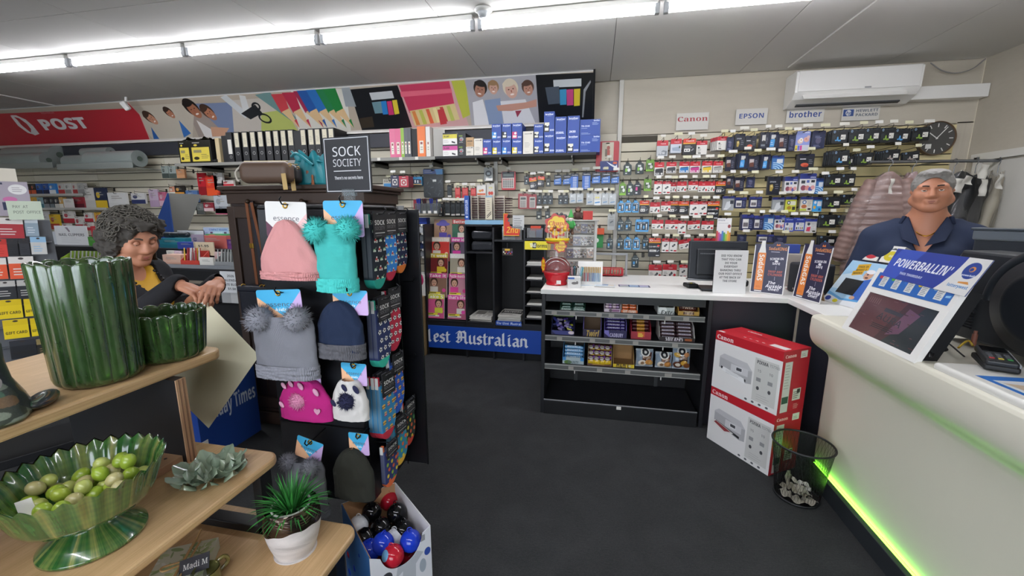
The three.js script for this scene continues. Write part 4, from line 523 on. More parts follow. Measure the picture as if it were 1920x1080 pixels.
// --- NEWSPAPER AND MAGAZINE RACK
const RZ=-4.2;
{
const X=(px,py=500)=>onZ(px,py,RZ).x,xs=[X(797),X(873),X(925),X(983),X(1021)],H=1.475,Y=(py,px=900)=>onZ(px,py,RZ).y;
const rack=thing('magazine_rack','black newspaper and magazine rack with a blue newspaper title board','rack',[0,0,0]);
const pb=M.blackShelf,zb=BACK+.015,dep=RZ-zb,zc=(RZ+zb)/2;
xs.forEach((x,i)=>part('side_panel',at(box(.022,i>1&&i<4?H-.03:H,dep,.004),x,(i>1&&i<4?H-.03:H)/2,zc),pb,rack));
part('back_panel',at(box(xs[4]-xs[0],H-.02,.012),(xs[0]+xs[4])/2,H/2,zb+.008),M.black,rack);
const bd=(n,i,y,t=.02,d=dep,z=zc)=>part(n,at(box(xs[i+1]-xs[i]-.022,t,d,.003),(xs[i]+xs[i+1])/2,y,z),pb,rack);
bd('top_board',0,H-.01,.02,.12,zb+.07);bd('top_board',1,H-.01);bd('shelf',1,Y(474));bd('shelf',2,Y(451));bd('shelf',3,Y(449,1000));
const base=.42;for(let i=0;i<4;i++)bd('base_board',i,base-.012);
for(const py of[498,524,549,573,597])bd('shelf',3,Y(py,1000)-.01,.012);
part('kick_board',at(box(xs[4]-xs[0],.09,.02),(xs[0]+xs[4])/2,.045,RZ-.05),M.black,rack);
part('front_board',at(box(xs[4]-xs[0],.05,.02),(xs[0]+xs[4])/2,base-.045,RZ-.012),pb,rack);
const mz=[-4.5,-4.445,-4.39,-4.335,-4.28],my=[456,489,519,556,595].map((py,i)=>onZ(830,py,mz[i]).y);
for(let i=0;i<5;i++)part('ramp_step',at(box(xs[1]-xs[0]-.024,my[i]-base,.05,.003),(xs[0]+xs[1])/2,(my[i]+base)/2,mz[i]+.012),M.charcoal,rack);
const G={
l:[7,[[2,15],[2,1.5],[3.4,0]]],e:[8,[[6.2,6.5],[2,4.6]],[[6.2,6.5],[6.2,9],[4.4,10.2],[2,8.6],[2,1.8],[3.8,0],[6.4,1.6]]],s:[8,[[6,8.6],[4,10.2],[2,8.4],[2,6.6],[6,4.2],[6,1.6],[4,0],[1.6,1.4]]],t:[6.4,[[2.4,13],[2.4,1.6],[4,0],[5.6,1]],[[.8,9.6],[5,9.6]]],
A:[17,[[2,12.5],[5,15],[8,13.6],[8,3],[5,.6],[2,2.4]],[[8,14],[11,15],[13.2,13],[13.2,2],[15,0],[16,.8]],[[3,7.4],[13,7.4]],[[4.6,12.6],[4.6,4]]],u:[10,[[2,10],[2,1.8],[3.8,0],[6.4,1.8]],[[7.4,10],[7.4,1.4],[9,0]]],r:[7.6,[[2,10],[2,.6]],[[2,7.4],[4.8,10],[6.6,8.8]]],a:[9.4,[[2.4,8.8],[4.6,10],[6.8,8.4],[6.8,1.4],[8.4,0]],[[6.8,6],[2.2,4.2],[2,1.6],[3.8,0],[6.4,1.8]]],i:[5.6,[[2,10],[2,1.4],[3.6,0]],[[1.8,13.2],[2.8,13.2]]],n:[10.4,[[2,10],[2,.6]],[[2,7.6],[4.8,10],[7.4,8.4],[7.4,1.4],[9,0]]],T:[12,[[1,12],[4,15],[11,14]],[[6,14],[6,2],[8,0]],[[3,12],[3,4]]],h:[10,[[2,15],[2,.6]],[[2,7.6],[4.8,10],[7,8.4],[7,1.4],[5.6,-1]]],W:[17,[[2,14],[2,2.4],[4.4,0],[7.6,2]],[[8,15],[8,2],[10.4,0],[13.6,2.4]],[[14,15],[14,2]]],' ':[6],
};
function nib(c,s,x,y,k,col){c.fillStyle=col;for(const ch of s){const g=G[ch];if(!g)continue;for(const st of g.slice(1))for(let i=0;i+1<st.length;i++){const[a,b]=[st[i],st[i+1]],P=(p,s2)=>[x+(p[0]+s2*.95)*k,y-(p[1]+s2*.75)*k];c.beginPath();for(const q of[P(a,-1),P(a,1),P(b,1),P(b,-1)])c.lineTo(...q);c.closePath();c.fill();c.lineWidth=.7*k;c.strokeStyle=col;c.lineJoin='miter';c.stroke();}x+=g[0]*k;}return x;}
const W=onZ(1020,620,RZ).x-onZ(803,620,RZ).x,A=art(900,182,(c,w,h)=>{fillR(c,'#1747a6',0,0,w,h);nib(c,'lest Australian',-6,h*.72,6.35,'#e2e6ee');fillR(c,'#103a90',w*.52,0,2,h);});
const[g,m]=printBox(W-.02,.258,.012,{front:A},mat(0x1747a6,.4));part('title_board',g,m,rack,[(xs[0]+xs[4])/2,.222,RZ+.002],0,'blue board with white blackletter newspaper title');
const A2=art(150,28,(c,w,h)=>{fillR(c,'#1747a6',0,0,w,h);nib(c,'The West Australian',4,h*.74,.98,'#dfe3ec');});const[g2,m2]=printBox(xs[3]-xs[2]-.05,.05,.008,{front:A2},mat(0x1747a6,.4));part('small_title_plate',g2,m2,rack,[(xs[2]+xs[3])/2,base+.0,RZ+.008]);
const mags=[['#a08068','','#5a4fa0'],['#d6473f',"Woman's Day",'#e6d7c2'],['#7c2f30','TV week','#d8c03a'],['#8a6a58','Take it','#d24f92'],['#cf5a8a','Take 5','#d8d84a'],['#3f6f58','Better H','#c23a34'],['#6b5f70','new idea','#d848a0'],['#a7a08c','Who','#e8e6de'],['#c08a98','Puzzle monthly','#d84a90'],['#b0607a',"that's life",'#e252a8']];
const word=['a face under a purple hat','a red title strip','a woman in red','a pink puzzle headline','a bold Take 5 title','a green lettered title','a magenta strip','a pale family photo','a pink puzzle monthly title',"a that's life title"];
mags.forEach(([bg,title,ac],i)=>{
const k=i%5,col=floor(i/5),z=mz[k],r=rectZ([817,812,809,807,802][k],[423,455,490,520,558][k],[850,845,838,838,835][k],[456,489,519,556,595][k],z),w=.215,h=max(r.h,.27);
const a=art(120,150,(c,W2,H2)=>{fillR(c,bg,0,0,W2,H2);const px=[.5,.3,.62,.3,.7][k]*W2;disc(c,'#4a342a',px,H2*.36,24,28);disc(c,'#d2a68c',px,H2*.4,17,21);disc(c,'#3c2a22',px-7,H2*.38,2.5);disc(c,'#3c2a22',px+7,H2*.38,2.5);disc(c,'#b3564a',px,H2*.47,6,2.5);fillR(c,i%2?'#ddd8cc':ac,px-26,H2*.55,52,H2*.22);if(i===0){disc(c,'#5f57a8',px,H2*.2,46,12);disc(c,'#5f57a8',px,H2*.13,26,16);}if(title){fillR(c,ac,0,0,W2,H2*.19);txt(c,title,W2/2,H2*.1,26,k===1||i>4?'#f0ece4':'#f4f0ea',{max:W2*.92,fit:1});}fillR(c,'#e5d93c',4,H2*.78,W2*.62,12);fillR(c,'#e8e4dc',4,H2*.86,W2*.7,10);lines(c,'#2a2626',8,H2*.8,W2*.5,2,10,4);disc(c,ac,W2*.84,H2*.7,12);});
const[gg,mm]=printBox(w,h,.018,{front:a},M.paper,.3);const x=(col?xs[1]-.118:r.l+w/2+.004);solo('magazine',`magazine with ${word[i]} on the slanted rack, ${col ? 'far column' : 'near column'}`,'magazine',gg,mm,[x,my[k]+h/2+.003,z+.048],[-.1,0,0],'magazines on the slanted rack');
});
const newsA=art(200,120,(c,w,h)=>{fillR(c,'#c9c6bd',0,0,w,h);fillR(c,'#77736c',20,14,w*.45,h*.5);for(let i=0;i<4;i++)lines(c,'#6b6861',20+i*44,h*.66,36,5,8,3);fillR(c,'#4a4844',w*.58,16,w*.36,16);lines(c,'#8b877f',w*.58,42,w*.36,5,8,3);}),newsB=art(200,120,(c,w,h)=>{fillR(c,'#b9b6ae',0,0,w,h);fillR(c,'#2f2d2b',6,h*.22,w-12,h*.5);txt(c,'METEORS',w/2,h*.4,32,'#dcd9d2',{max:w*.8,fit:1});lines(c,'#a9a69e',20,h*.6,w*.8,2,9,4);lines(c,'#4a4844',10,h*.82,w*.8,2,9,4);});
const stackN=(i,n,a,label,z0=RZ-.16)=>{for(let k=0;k<n;k++){const[gg,mm]=printBox(.25,.009,.3,{top:a},mat(0xc6c3ba,.85),.85);solo('newspaper',k===n-1?label+', topmost of its pile':label+`, ${ORD[k]} from the bottom of its pile`,'newspaper',gg,mm,[(xs[i]+xs[i+1])/2+rr(-.006,.006),base+.006+k*.0105,z0+rr(-.01,.01)],rr(-.05,.05),'newspapers in the rack');}};
stackN(1,5,newsA,'folded newspaper in the open bay beside the magazines',RZ-.165);stackN(2,8,newsB,'folded newspaper with a dark headline photo',RZ-.165);
const film=mat(0x34363a,.12);for(let k=0;k<2;k++){const gg=box(.24,.1,.24,.03).clone(),p=gg.attributes.position;for(let i=0;i<p.count;i++){const n=noise.noise(p.getX(i)*30+k*9,p.getY(i)*40,p.getZ(i)*30)*.012;p.setXYZ(i,p.getX(i)+n,p.getY(i)+n,p.getZ(i)+n);}gg.computeVertexNormals();solo('wrapped_bundle',k?'black film wrapped magazine bundle, upper of two in the rack':'black film wrapped magazine bundle, lower of two in the rack','bundle',gg,film,[(xs[1]+xs[2])/2+.02,Y(474)+.065+k*.118,RZ-.16]);}
{const c=thing('hanging_tag','small printed tag hanging from a black clip in the open bay','tag',[(xs[2]+xs[3])/2-.01,Y(463),RZ+.012]);part('clip',at(box(.012,.05,.02,.003),0,.02,0),M.black,c);const a=art(60,46,(k,w,h)=>{fillR(k,'#3a332c',0,0,w,h);fillR(k,'#d8b03a',14,4,30,12);for(let i=0;i<7;i++)fillR(k,pick(['#c23','#d8c89a','#7a5aa0','#e0e0d8']),4+i*8,20+(i%2)*9,7,9);});const[gg,mm]=printBox(.11,.075,.003,{front:a},M.black);part('card',gg,mm,c,[0,-.045,0]);}
const sheet=(i,y,n,label,col=0xd5d3cc)=>{for(let k=0;k<n;k++)solo('paper_stack',label+(n>1?`, ${ORD[k]} layer from below`:''),'paper',box(xs[i+1]-xs[i]-.05,.008,.26,.002),mat(col,.8),[(xs[i]+xs[i+1])/2+rr(-.004,.004),y+.0045+k*.0095,RZ-.15],rr(-.03,.03),'forms in the narrow pigeon holes');};
[[498,4,'loose white forms in the top pigeon hole'],[524,2,'pale forms in the second pigeon hole'],[549,1,'white forms in the third pigeon hole'],[573,2,'pale forms in the fourth pigeon hole'],[597,2,'wrapped leaflets in the lowest pigeon hole']].forEach(([py,n,l])=>sheet(3,Y(py,1000)-.003,n,l));
{const a=art(190,50,(c,w,h)=>{fillR(c,'#e6d72c',0,0,w,h);txt(c,'T',46,h/2,30,'#f0efe6');fillR(c,'#2b2b2b',58,8,26,34);txt(c,'AB',68,h/2,28,'#f2f0e8',{});txt(c,'forms',122,h/2+2,30,'#2a2a28');});const r=rectZ(987,452,1036,468,RZ+.012),[gg,mm]=printBox(r.w,r.h,.006,{front:a},mat(0xe6d72c,.5));solo('forms_label','yellow label strip reading forms on the rack edge','label',gg,mm,[xs[3]+.004+r.w/2,Y(460,1000),RZ+.006]);}
const tub=(px0,px1,py0,py1,z,label,fills)=>{const r=rectZ(px0,py0,px1,py1,z),t=thing('acrylic_tub',label,'tub',[r.x,r.b,z-.06]);part('tub_wall',join([at(box(r.w,r.h,.003),0,r.h/2,.06),at(box(r.w,r.h,.003),0,r.h/2,-.06),at(box(.003,r.h,.12),-r.w/2,r.h/2,0),at(box(.003,r.h,.12),r.w/2,r.h/2,0),at(box(r.w,.003,.12),0,.0015,0)]),mat(0xd8dadb,.1,{transmission:.85,thickness:0}),t);fills.forEach(([dx,dy,w,h,col],i)=>solo('sample_card',`small ${col[1]} card inside the ${px0 < 960 ? 'second pack tub' : 'red topped tub'}`,'card',box(w,h,.012,.002),mat(col[0],.6),[r.x+dx,r.b+.005+h/2,z-.03-i*.016],0,'cards in the rack top tubs'));return[t,r];};
const[t1,r1]=tub(942,978,424,450,RZ+.0,'clear acrylic tub of cards below the red second pack sign',[[-.02,0,.09,.09,[0xd9d4cc,'white']],[.05,0,.07,.08,[0xc04a3a,'red']],[0,0,.12,.07,[0xb9a47c,'tan']]]);
{const a=art(120,130,(c,w,h)=>{fillR(c,'#e8b53a',0,0,w,h);fillR(c,'#d23a2c',4,4,w-8,h-8);txt(c,'2nd',w*.55,h*.74,50,'#e8b53a',{skew:-.15});txt(c,'bonus',w*.4,h*.15,16,'#e8b53a');});const s=poly([[-.075,-.1],[.09,-.1],[.1,-.03],[.02,-.02],[-.01,.01],[-.01,.04],[-.03,.05],[-.02,.08],[-.04,.085],[-.025,.13],[-.075,.13]]);const p=onZ(959,424,RZ+.015);solo('burst_sign','red jagged card reading 2nd with yellow outline above the tub','sign',plate(s,.003,a),artMat(a,.5),[p.x-.01,p.y+.0,RZ+.01]);const p2=onZ(973,410,RZ-.05);const a2=art(70,60,(c,w,h)=>{fillR(c,'#c3c4c2',0,0,w,h);lines(c,'#7d7f80',8,12,w-16,5,9,3);});const[gg,mm]=printBox(.12,.15,.003,{front:a2},M.paper);solo('note_card','clear sleeve with a printed grey note behind the burst sign','card',gg,mm,[p2.x,p2.y-.04,RZ-.02]);}
tub(988,1018,428,446,RZ-.01,'clear tub of small white boxes with a red back card',[[-.03,0,.06,.07,[0xd5d6d8,'white']],[.035,0,.06,.075,[0x6f86b8,'blue']],[0,0,.11,.115,[0xd0482c,'orange red']]]);
}
{
const z=-4.3,r=rectZ(874,367,945,412,z),d=thing('pen_display','acrylic display of technical pens in columns with a blue side panel','display',[r.x,r.b,z]);
const a=art(28,190,(c,w,h)=>{fillR(c,'#2f57a8',0,0,w,h);txt(c,'STAEDTLER',w/2,h*.48,22,'#dfe5f0',{rot:-PI/2,max:h*.6});disc(c,'#dfe5f0',w/2,h*.88,8);});
const[g,m]=printBox(.05,r.h,.12,{front:a},mat(0x2f57a8,.4));part('side_panel',g,m,d,[-r.w/2+.025,r.h/2,0]);
part('back_board',at(box(r.w-.06,r.h,.008),.025,r.h/2,-.05),mat(0xb9b0a2,.4),d);
for(const f of[.12,.3,.5,.72,.98])part('divider',at(box(.006,r.h,.1),-r.w/2+r.w*f+.02,r.h/2,.0),mat(0xc9bfae,.25),d);
const a2=art(40,150,(c,w,h)=>{fillR(c,'#d3cab2',0,0,w,h);fillR(c,'#8fb0c8',0,0,w,10);lines(c,'#8a826e',8,30,22,6,12,3);c.strokeStyle='#33302c';c.lineWidth=4;for(const k of[0,12]){c.beginPath();c.moveTo(8,140-k);c.lineTo(34,112-k);c.stroke();}});const[g2,m2]=printBox(r.w*.17,r.h*.97,.006,{front:a2},M.paper);part('header_card',g2,m2,d,[r.w*.14,r.h/2,.055]);
const penG=join([rod([-.05,0,0],[.028,0,0],.006,8),rod([.028,0,0],[.05,0,0],.004,8)]);
let pr;for(let i=0;i<9;i++)for(const[k,f]of[[0,.21],[1,.4],[2,.85],[3,1.06]]){const x=r.x-r.w/2+r.w*f+.02,y=r.b+.025+i*(r.h-.03)/9,lab=`dark red technical pen in the blue sided display, ${ORD[i]} from the bottom of the ${ORD[k]} column`;if(!pr)pr=solo('technical_pen',lab,'pen',penG,mat(0x3f1d22,.35),[x,y,z+.02],.0,'technical pens in the display columns');else copy(pr,lab,[x,y,z+.02]);}
const t=rectZ(872,412,947,420,-4.22);solo('display_ledge','pale blue plastic ledge under the technical pen display','ledge',box(t.w,t.h,.22,.004),mat(0x86b4d2,.4),[t.x,1.475+t.h/2+.001,-4.32]);
}
{
const cupM=mat(0xdfe3e4,.08,{transmission:.9,thickness:0}),penCols=[0x24349a,0x23262c,0x8a2730,0x2b2f7c,0x3a3f44];
[[784,'blue ball pens',0],[796,'black and blue pens',1],[806,'black pens',4],[817,'a single dark pen',3]].forEach(([px,w,ci],k)=>{const p=onZ(px,396,-4.35),c=thing('pen_cup',`clear pen cup holding ${w} on the slat wall`,'pen cup',[p.x,p.y-.02,-4.38]);part('cup',join([at(box(.07,.11,.003),0,.05,.035),at(box(.07,.11,.003),0,.05,-.035),at(box(.003,.11,.07),-.035,.05,0),at(box(.003,.11,.07),.035,.05,0),at(box(.07,.003,.07),0,-.004,0)]),cupM,c);part('price_label',at(box(.035,.028,.002),0,.01,.038),M.paper,c);part('bracket',at(box(.02,.03,.19),0,.06,-.125),M.darkSteel,c);
for(let i=0;i<(k===3?1:7);i++){const x=rr(-.02,.02),zz=rr(-.02,.02);solo('ball_pen',`${w.replace(/s$/, '')} in the ${ORD[k]} clear cup, ${ORD[i]} of its bunch`,'pen',join([rod([0,0,0],[0,.12,0],.0055,8),rod([0,.12,0],[0,.15,0],.0065,8),rod([.008,.11,0],[.008,.148,0],.0018,5)]),mat(penCols[(ci+(i%2))%5],.35),[p.x+x,p.y-.018+.006,-4.38+zz],[rr(-.12,.12),rr(0,3),rr(-.15,.15)],'ball pens in the clear cups');}});
const f=rectZ(766,374,777,392,-4.4);solo('red_folder','dark red folder standing left of the clear pen cups','folder',box(f.w,f.h,.06,.003),mat(0x8f2733,.5),[f.x,f.y,-4.56]);
const tr=rectZ(660,375,737,392,-4.3),t=thing('marker_tray','clear wall tray of coloured markers behind the sock stand','tray',[tr.x,tr.b-.03,-4.36]);
part('tray',join([at(box(tr.w,.05,.003),0,.025,.06),at(box(tr.w,.003,.12),0,.0,0),at(box(.003,.07,.12),-tr.w/2,.03,0),at(box(.003,.07,.12),tr.w/2,.03,0)]),cupM,t);part('back_plate',at(box(tr.w,.1,.01),0,.02,-.2),M.grey,t);for(const s of[-1,1])part('arm',at(box(.012,.012,.16),s*tr.w/3,0,-.13),M.grey,t);
const MW=['navy blue','charcoal','red','white','blue','black','maroon','yellow','amber','dark red','coral','pink red','scarlet','royal blue','sky blue','midnight'];const cols=[0x24349a,0x33363c,0xb23038,0xd9d6d0,0x26408a,0x2a2c30,0x8a2c34,0xd0b030,0xc8732c,0x8f2430,0xe06a3c,0xe04a58,0xe8503c,0x2f4aa8,0x3f8fb8,0x23304a];for(let i=0;i<30;i++){const col=cols[floor(i/30*16)];solo('felt_marker',`${MW[floor(i / 30 * 16)]} felt marker in the wall tray, ${['front', 'rear'][i % 2]} rank, ${ORD[i >> 1]} from the sock sign`,'marker',join([rod([0,0,0],[0,.085,0],.006,8),rod([0,.085,0],[0,.125,0],.0068,8)]),mat(col,.4),[tr.l+.014+i*(tr.w-.028)/29,tr.b-.027,-4.33+(i%2)*.012],[-.12,0,rr(-.05,.05)],'felt markers in the wall tray');}
const lf=[[776,800,408,420,0x27409a,'blue envelope pack'],[776,802,424,436,0xb9bcc0,'pale leaflet pack'],[778,802,440,452,0x6d7378,'grey leaflet pack'],[778,803,455,466,0x2a3a66,'navy leaflet pack'],[778,803,470,480,0x8d9196,'silver leaflet pack']];lf.forEach(([a,b,c,d,col,w],i)=>{const r=rectZ(a,c,b,d,-4.45),pk=solo('leaflet_pack',`${w} on the small shelf between sock stand and magazine rack, ${ORD[i]} from above`,'pack',box(r.w,r.h,.1,.004),mat(col,.4),[r.x,r.y,-4.5]);const s=thing('wall_ledge',`clear ledge with price tickets under the ${w}`,'ledge',[r.x,r.b-.006,-4.5]);part('ledge',at(box(r.w+.03,.008,.17),0,0,-.015),mat(0xc9ccce,.2,{transmission:.6,thickness:0}),s);part('price_ticket',at(box(.05,.025,.002),-.04,-.006,.0715),M.paper,s);part('price_ticket',at(box(.05,.025,.002),.04,-.006,.0715),M.paper,s);});
const w=rectZ(781,553,800,664,-4.12);solo('chipboard_panel','rough chipboard panel standing on the floor left of the magazine rack','panel',box(.05,w.h+.0,.3,.002),mat(0x8a7350,.9),[onZ(790,640,-4.12).x,w.h/2+.001,-4.3]);
const wb=rectZ(776,512,796,552,-4.2);solo('white_carton','pale carton resting on the chipboard panel beside the sock stand','carton',box(.16,wb.h,.2,.003),mat(0xc9c8c2,.6),[wb.x,w.h+wb.h/2+.002,-4.3]);
}
// --- SERVICE COUNTER WITH SNACK SHELVES
const CT=1.022,SZ=-3.09;
const counterWhite=mat(0xe4e3de,.35);
{
const outline=poly([[-.39,3.07],[1.315,3.07],[1.315,2.6],[1.63,2.6],[1.63,3.96],[-.39,3.96]]);
solo('worktop','white laminate counter top running from the lolly jar round the corner','worktop',extr(outline,.03,.003).rotateX(-PI/2).translate(0,CT-.033,0),counterWhite);
const xl=-.36,xr=.80,unit=thing('snack_shelf_unit','black steel snack shelving unit built under the white counter','shelf unit');
part('side_panel',at(box(.03,.985,.5,.004),xl-.012,.4925,SZ-.24),M.blackShelf,unit);part('side_panel',at(box(.03,.985,.5,.004),xr+.03,.4925,SZ-.24),M.blackShelf,unit);
part('back_panel',at(box(xr-xl,.98,.015),(xl+xr)/2,.49,SZ-.45),M.black,unit);
part('top_rail',at(box(xr-xl,.06,.02),(xl+xr)/2,.955,SZ-.02),M.blackShelf,unit);
const tick=mat(0x9a968f,.6),lipM=mat(0x5f605f,.4);
const lips=[[580.5,590.5],[627.5,638],[681,691.5]],ys=lips.map(([a,b])=>{const t=onZ(1030,a,SZ).y,bt=onZ(1030,b,SZ).y;return[t,bt];});
const tickets=[[1039,1073,1123,1146,1181,1211,1252,1286],[1050,1112,1150,1194,1269],[1073,1128,1182,1260]];
ys.forEach(([t,b],i)=>{
const s=part('shelf',at(box(xr-xl,.012,.4,.003),(xl+xr)/2,t-.012,SZ-.21),M.blackShelf,unit);
part('price_rail',at(box(xr-xl-.0,t-b,.012,.003),(xl+xr)/2,(t+b)/2,SZ),lipM,s);
part('rail_groove',join([at(box(xr-xl,.004,.014),(xl+xr)/2,t-.006,SZ+.001),at(box(xr-xl,.004,.014),(xl+xr)/2,b+.006,SZ+.001)]),mat(0xa9a8a4,.35),s);
for(const px of tickets[i])part('price_ticket',at(box(px===1260?.05:.04,.026,.002),onZ(px,600,SZ).x,(t+b)/2-.002,SZ+.0075),tick,s);
for(const px of[1080,1247])part('shelf_clip',at(box(.006,.03,.01),onZ(px,600,SZ).x,b-.012,SZ-.01),M.white,s);
});
for(const px of[1079,1229])part('slotted_upright',at(box(.03,.36,.012),onZ(px,720,SZ-.43).x,.22,SZ-.436),mat(0x3d3e40,.4),unit);
part('base_shelf',at(box(xr-xl,.02,.46,.003),(xl+xr)/2,.105,SZ-.22),M.blackShelf,unit);
part('base_front',at(box(xr-xl,.115,.02,.003),(xl+xr)/2,.0575,SZ+.008),M.black,unit);
part('base_trim',at(box(xr-xl,.01,.012,.003),(xl+xr)/2,.12,SZ+.014),mat(0x7c7d7f,.3,{metalness:.6}),unit);
part('price_ticket',at(box(.035,.026,.002),onZ(1160,760,SZ).x,.103,SZ+.02),M.paper,unit);
const cab=mat(0x26272e,.4);
solo('counter_cabinet','dark charcoal cabinet panel under the counter beside the snack shelves','cabinet',box(.58,.985,.6,.004),cab,[1.122,.4925,SZ-.36]);
solo('counter_cabinet','dark charcoal cabinet side panel behind the stacked printer cartons','cabinet',box(.21,.985,.44,.004),mat(0x2a2b33,.4),[1.497,.4925,-2.855]);
const inner=(col)=>mat(col,.8);
function tray(px0,px1,pyTop,pyLip,shelf,label,o){
const base=ys[shelf][0]-.005,z=SZ-.035,pyB=600,r=rectZ(px0,pyTop,px1,pyB,z),w=r.w,hb=max(.05,r.t-base),hf=max(.012,min(hb,onZ((px0+px1)/2,pyLip,z).y-base)),d=o.d||.2;
const b=thing('snack_box',label,'snack box',[r.x,base,z-d/2],0,'open snack boxes on the black shelves');
const A=art(w*420,max(8,hf*420),o.front),[g,m]=printBox(w,hf,.004,{front:A},mat(o.col,.5));part('front_flap',g,m,b,[0,hf/2,d/2]);
part('back_wall',at(box(w,hb,.004),0,hb/2,-d/2),inner(o.inside||0x8e7a5f),b);
const side=extr(poly([[-d/2,0],[d/2,0],[d/2,hf],[d*.25,hf+(hb-hf)*.5],[-d/2,hb]]),.004).rotateY(-PI/2);
part('side_wall',side.clone().translate(-w/2+.004,0,0),mat(o.side||o.col,.5),b);part('side_wall',side.clone().translate(w/2,0,0),mat(o.side||o.col,.5),b);
part('bottom',at(box(w,.003,d),0,.0015,0),inner(o.inside||0x8e7a5f),b);
return{x:r.x,base,z,w,hb,hf,d};
}
let barN=0;
function bars(t,rows,cols,label,cat,draw,o={}){
const bw=(t.w-.012)/cols,bh=o.bh||.028,bd=o.bd||.04,A=art(max(30,bw*520),30,draw);
const g=cached('bar'+[q4(bw),bh,bd,label],()=>{const k=new RoundedBoxGeometry(bw*.96,bh,bd,3,bh*.4);const uv=k.attributes.uv,p=k.attributes.position;for(let i=0;i<p.count;i++)uv.setXY(i,A.u0+(A.u1-A.u0)*min(1,max(0,p.getX(i)/bw+.5)),A.v0+(A.v1-A.v0)*min(1,max(0,(p.getY(i)-p.getZ(i)*.4)/(bh*1.4)+.5)));return k;});
for(let r=0;r<rows;r++)for(let c=0;c<cols;c++)solo(o.name||'snack_bar',`${label}, ${ORD[r]} layer up${cols > 1 ? ', ' + ORD[c] + ' across' : ''}`,cat,g,artMat(A,.25),[t.x-t.w/2+.006+bw*(c+.5),t.base+.006+bh*(r+.5),t.z-.012-bd*.55-(r/max(1,rows))*(o.back??t.d*.45)],[0,rr(-.04,.04),rr(-.03,.03)],o.group||label);
}
const gum=(c,w,h)=>{fillR(c,'#1f4a3c',0,0,w,h);txt(c,'Airwaves',w/2,h*.5,15,'#cfd8d0',{max:w*.8});fillR(c,'#b8c4bc',0,h*.86,w,2);};
let t=tray(1050.5,1072.5,556.5,577,0,'half full green gum carton, first on the top snack shelf',{col:0x1d4638,inside:0x9a8a70,front:gum});bars(t,3,1,'green gum packet in the first gum carton','gum packet',gum,{bh:.022,back:.06});
t=tray(1074,1097,556.5,577,0,'nearly empty green gum carton beside the first',{col:0x1d4638,inside:0x9a8a70,front:gum});bars(t,2,1,'green gum packet in the second gum carton','gum packet',gum,{bh:.022,back:.05});
const ment=(c,w,h)=>{fillR(c,'#a884b4',0,0,w,h);fillR(c,'#d9c6cf',0,0,w*.5,h);fillR(c,'#7d4a6a',w*.5,0,w*.06,h);txt(c,'mints',w*.75,h*.5,15,'#e6dde8',{max:w*.4});};
t=tray(1133,1163.5,552,579,0,'carton of lilac and white mint rolls on the top snack shelf',{col:0xc9bcc6,inside:0x9a8f86,front:(c,w,h)=>{fillR(c,'#cfc2cb',0,0,w,h);disc(c,'#5a4a54',20,h/2,5);fillR(c,'#8a5a80',w*.5,2,w*.45,h-4);}});bars(t,8,2,'lilac and white mint roll','mint roll',ment,{bh:.0185,back:.12,bd:.02});
const tan=(c,w,h)=>{fillR(c,'#d8622a',0,0,w,h);txt(c,'Tango',w*.45,h*.5,15,'#ead9cc',{max:w*.7});};
t=tray(1165,1196,551,581.5,0,'orange sweets carton beside the lilac mints',{col:0xd0713c,side:0xc9c2b6,inside:0xa89c8e,front:(c,w,h)=>{fillR(c,'#cf6a36',0,0,w,h);txt(c,'soft chews',w/2,h/2,16,'#eadccf',{max:w*.8});}});bars(t,5,2,'orange sweets packet','sweets packet',tan,{bh:.019,back:.07,bd:.02});
t=tray(1233.5,1265,555.5,576.5,0,'white and silver mint carton with an empty grey inside',{col:0xb9bdb9,inside:0x8d8a84,front:(c,w,h)=>{fillR(c,'#b2b8b4',0,0,w,h);disc(c,'#dfe2df',w*.3,h*.4,12);txt(c,'Extra',w*.62,h*.66,18,'#3f4442',{italic:1});}});
const twix=(c,w,h)=>{fillR(c,'#4a241c',0,0,w,h);fillR(c,'#b3542c',0,0,w,h*.24);txt(c,'TWIX',w*.5,h*.58,20,'#d9c0a8',{max:w*.6});};
t=tray(1272,1312,556,584,0,'golden Twix carton of brown bars at the top shelf end',{col:0xb38a3e,inside:0x8b6c38,front:(c,w,h)=>{fillR(c,'#b8913f',0,0,w,h);fillR(c,'#4a2a22',w*.25,h*.15,w*.5,h*.6);txt(c,'TWIX',w*.5,h*.45,18,'#e0cdb0',{max:w*.4});}});bars(t,4,1,'brown Twix bar in the golden carton','chocolate bar',twix,{bh:.026,back:.09});
{
t=tray(1034,1077,593,620,1,'navy carton with a round opening of small wrapped chocolates',{col:0x1f2250,inside:0x1a1c38,front:(c,w,h)=>{fillR(c,'#20234e',0,0,w,h);shapeC(c,'#3b3f80',[[0,0],[w,0],[w*.8,h],[w*.2,h]]);disc(c,'#d8c9d0',w*.88,h*.4,10,6);}});
const cc=[0x3a3f86,0x5d4a9a,0x2b2e5c,0x8a7fb0,0xb0b23c,0x6a62a8,0x30356c,0x9890a8];const g=cached('minichoc',()=>{const k=new RoundedBoxGeometry(.045,.018,.026,2,.008);return k;});
for(let i=0;i<26;i++)solo('wrapped_chocolate',`small ${['navy', 'violet', 'dark', 'lilac', 'yellow green', 'purple', 'indigo', 'mauve'][i % 8]} wrapped chocolate, ${['front', 'middle', 'upper', 'top'][floor(i / 8)]} of the round heap`,'chocolate',g,mat(cc[i%8],.2),[t.x+rr(-.07,.07),t.base+.02+(i/26)*.075+rr(0,.01),t.z-.03-(i/26)*.09],[rr(-.5,.5),rr(0,3),rr(-.5,.5)],'small wrapped chocolates in the navy carton');
part('header_wings',at(box(.16,.02,.004),0,t.hb-.006,t.d/2-.06),mat(0x5f7a2e,.5),scene.children[scene.children.length-27]);
}
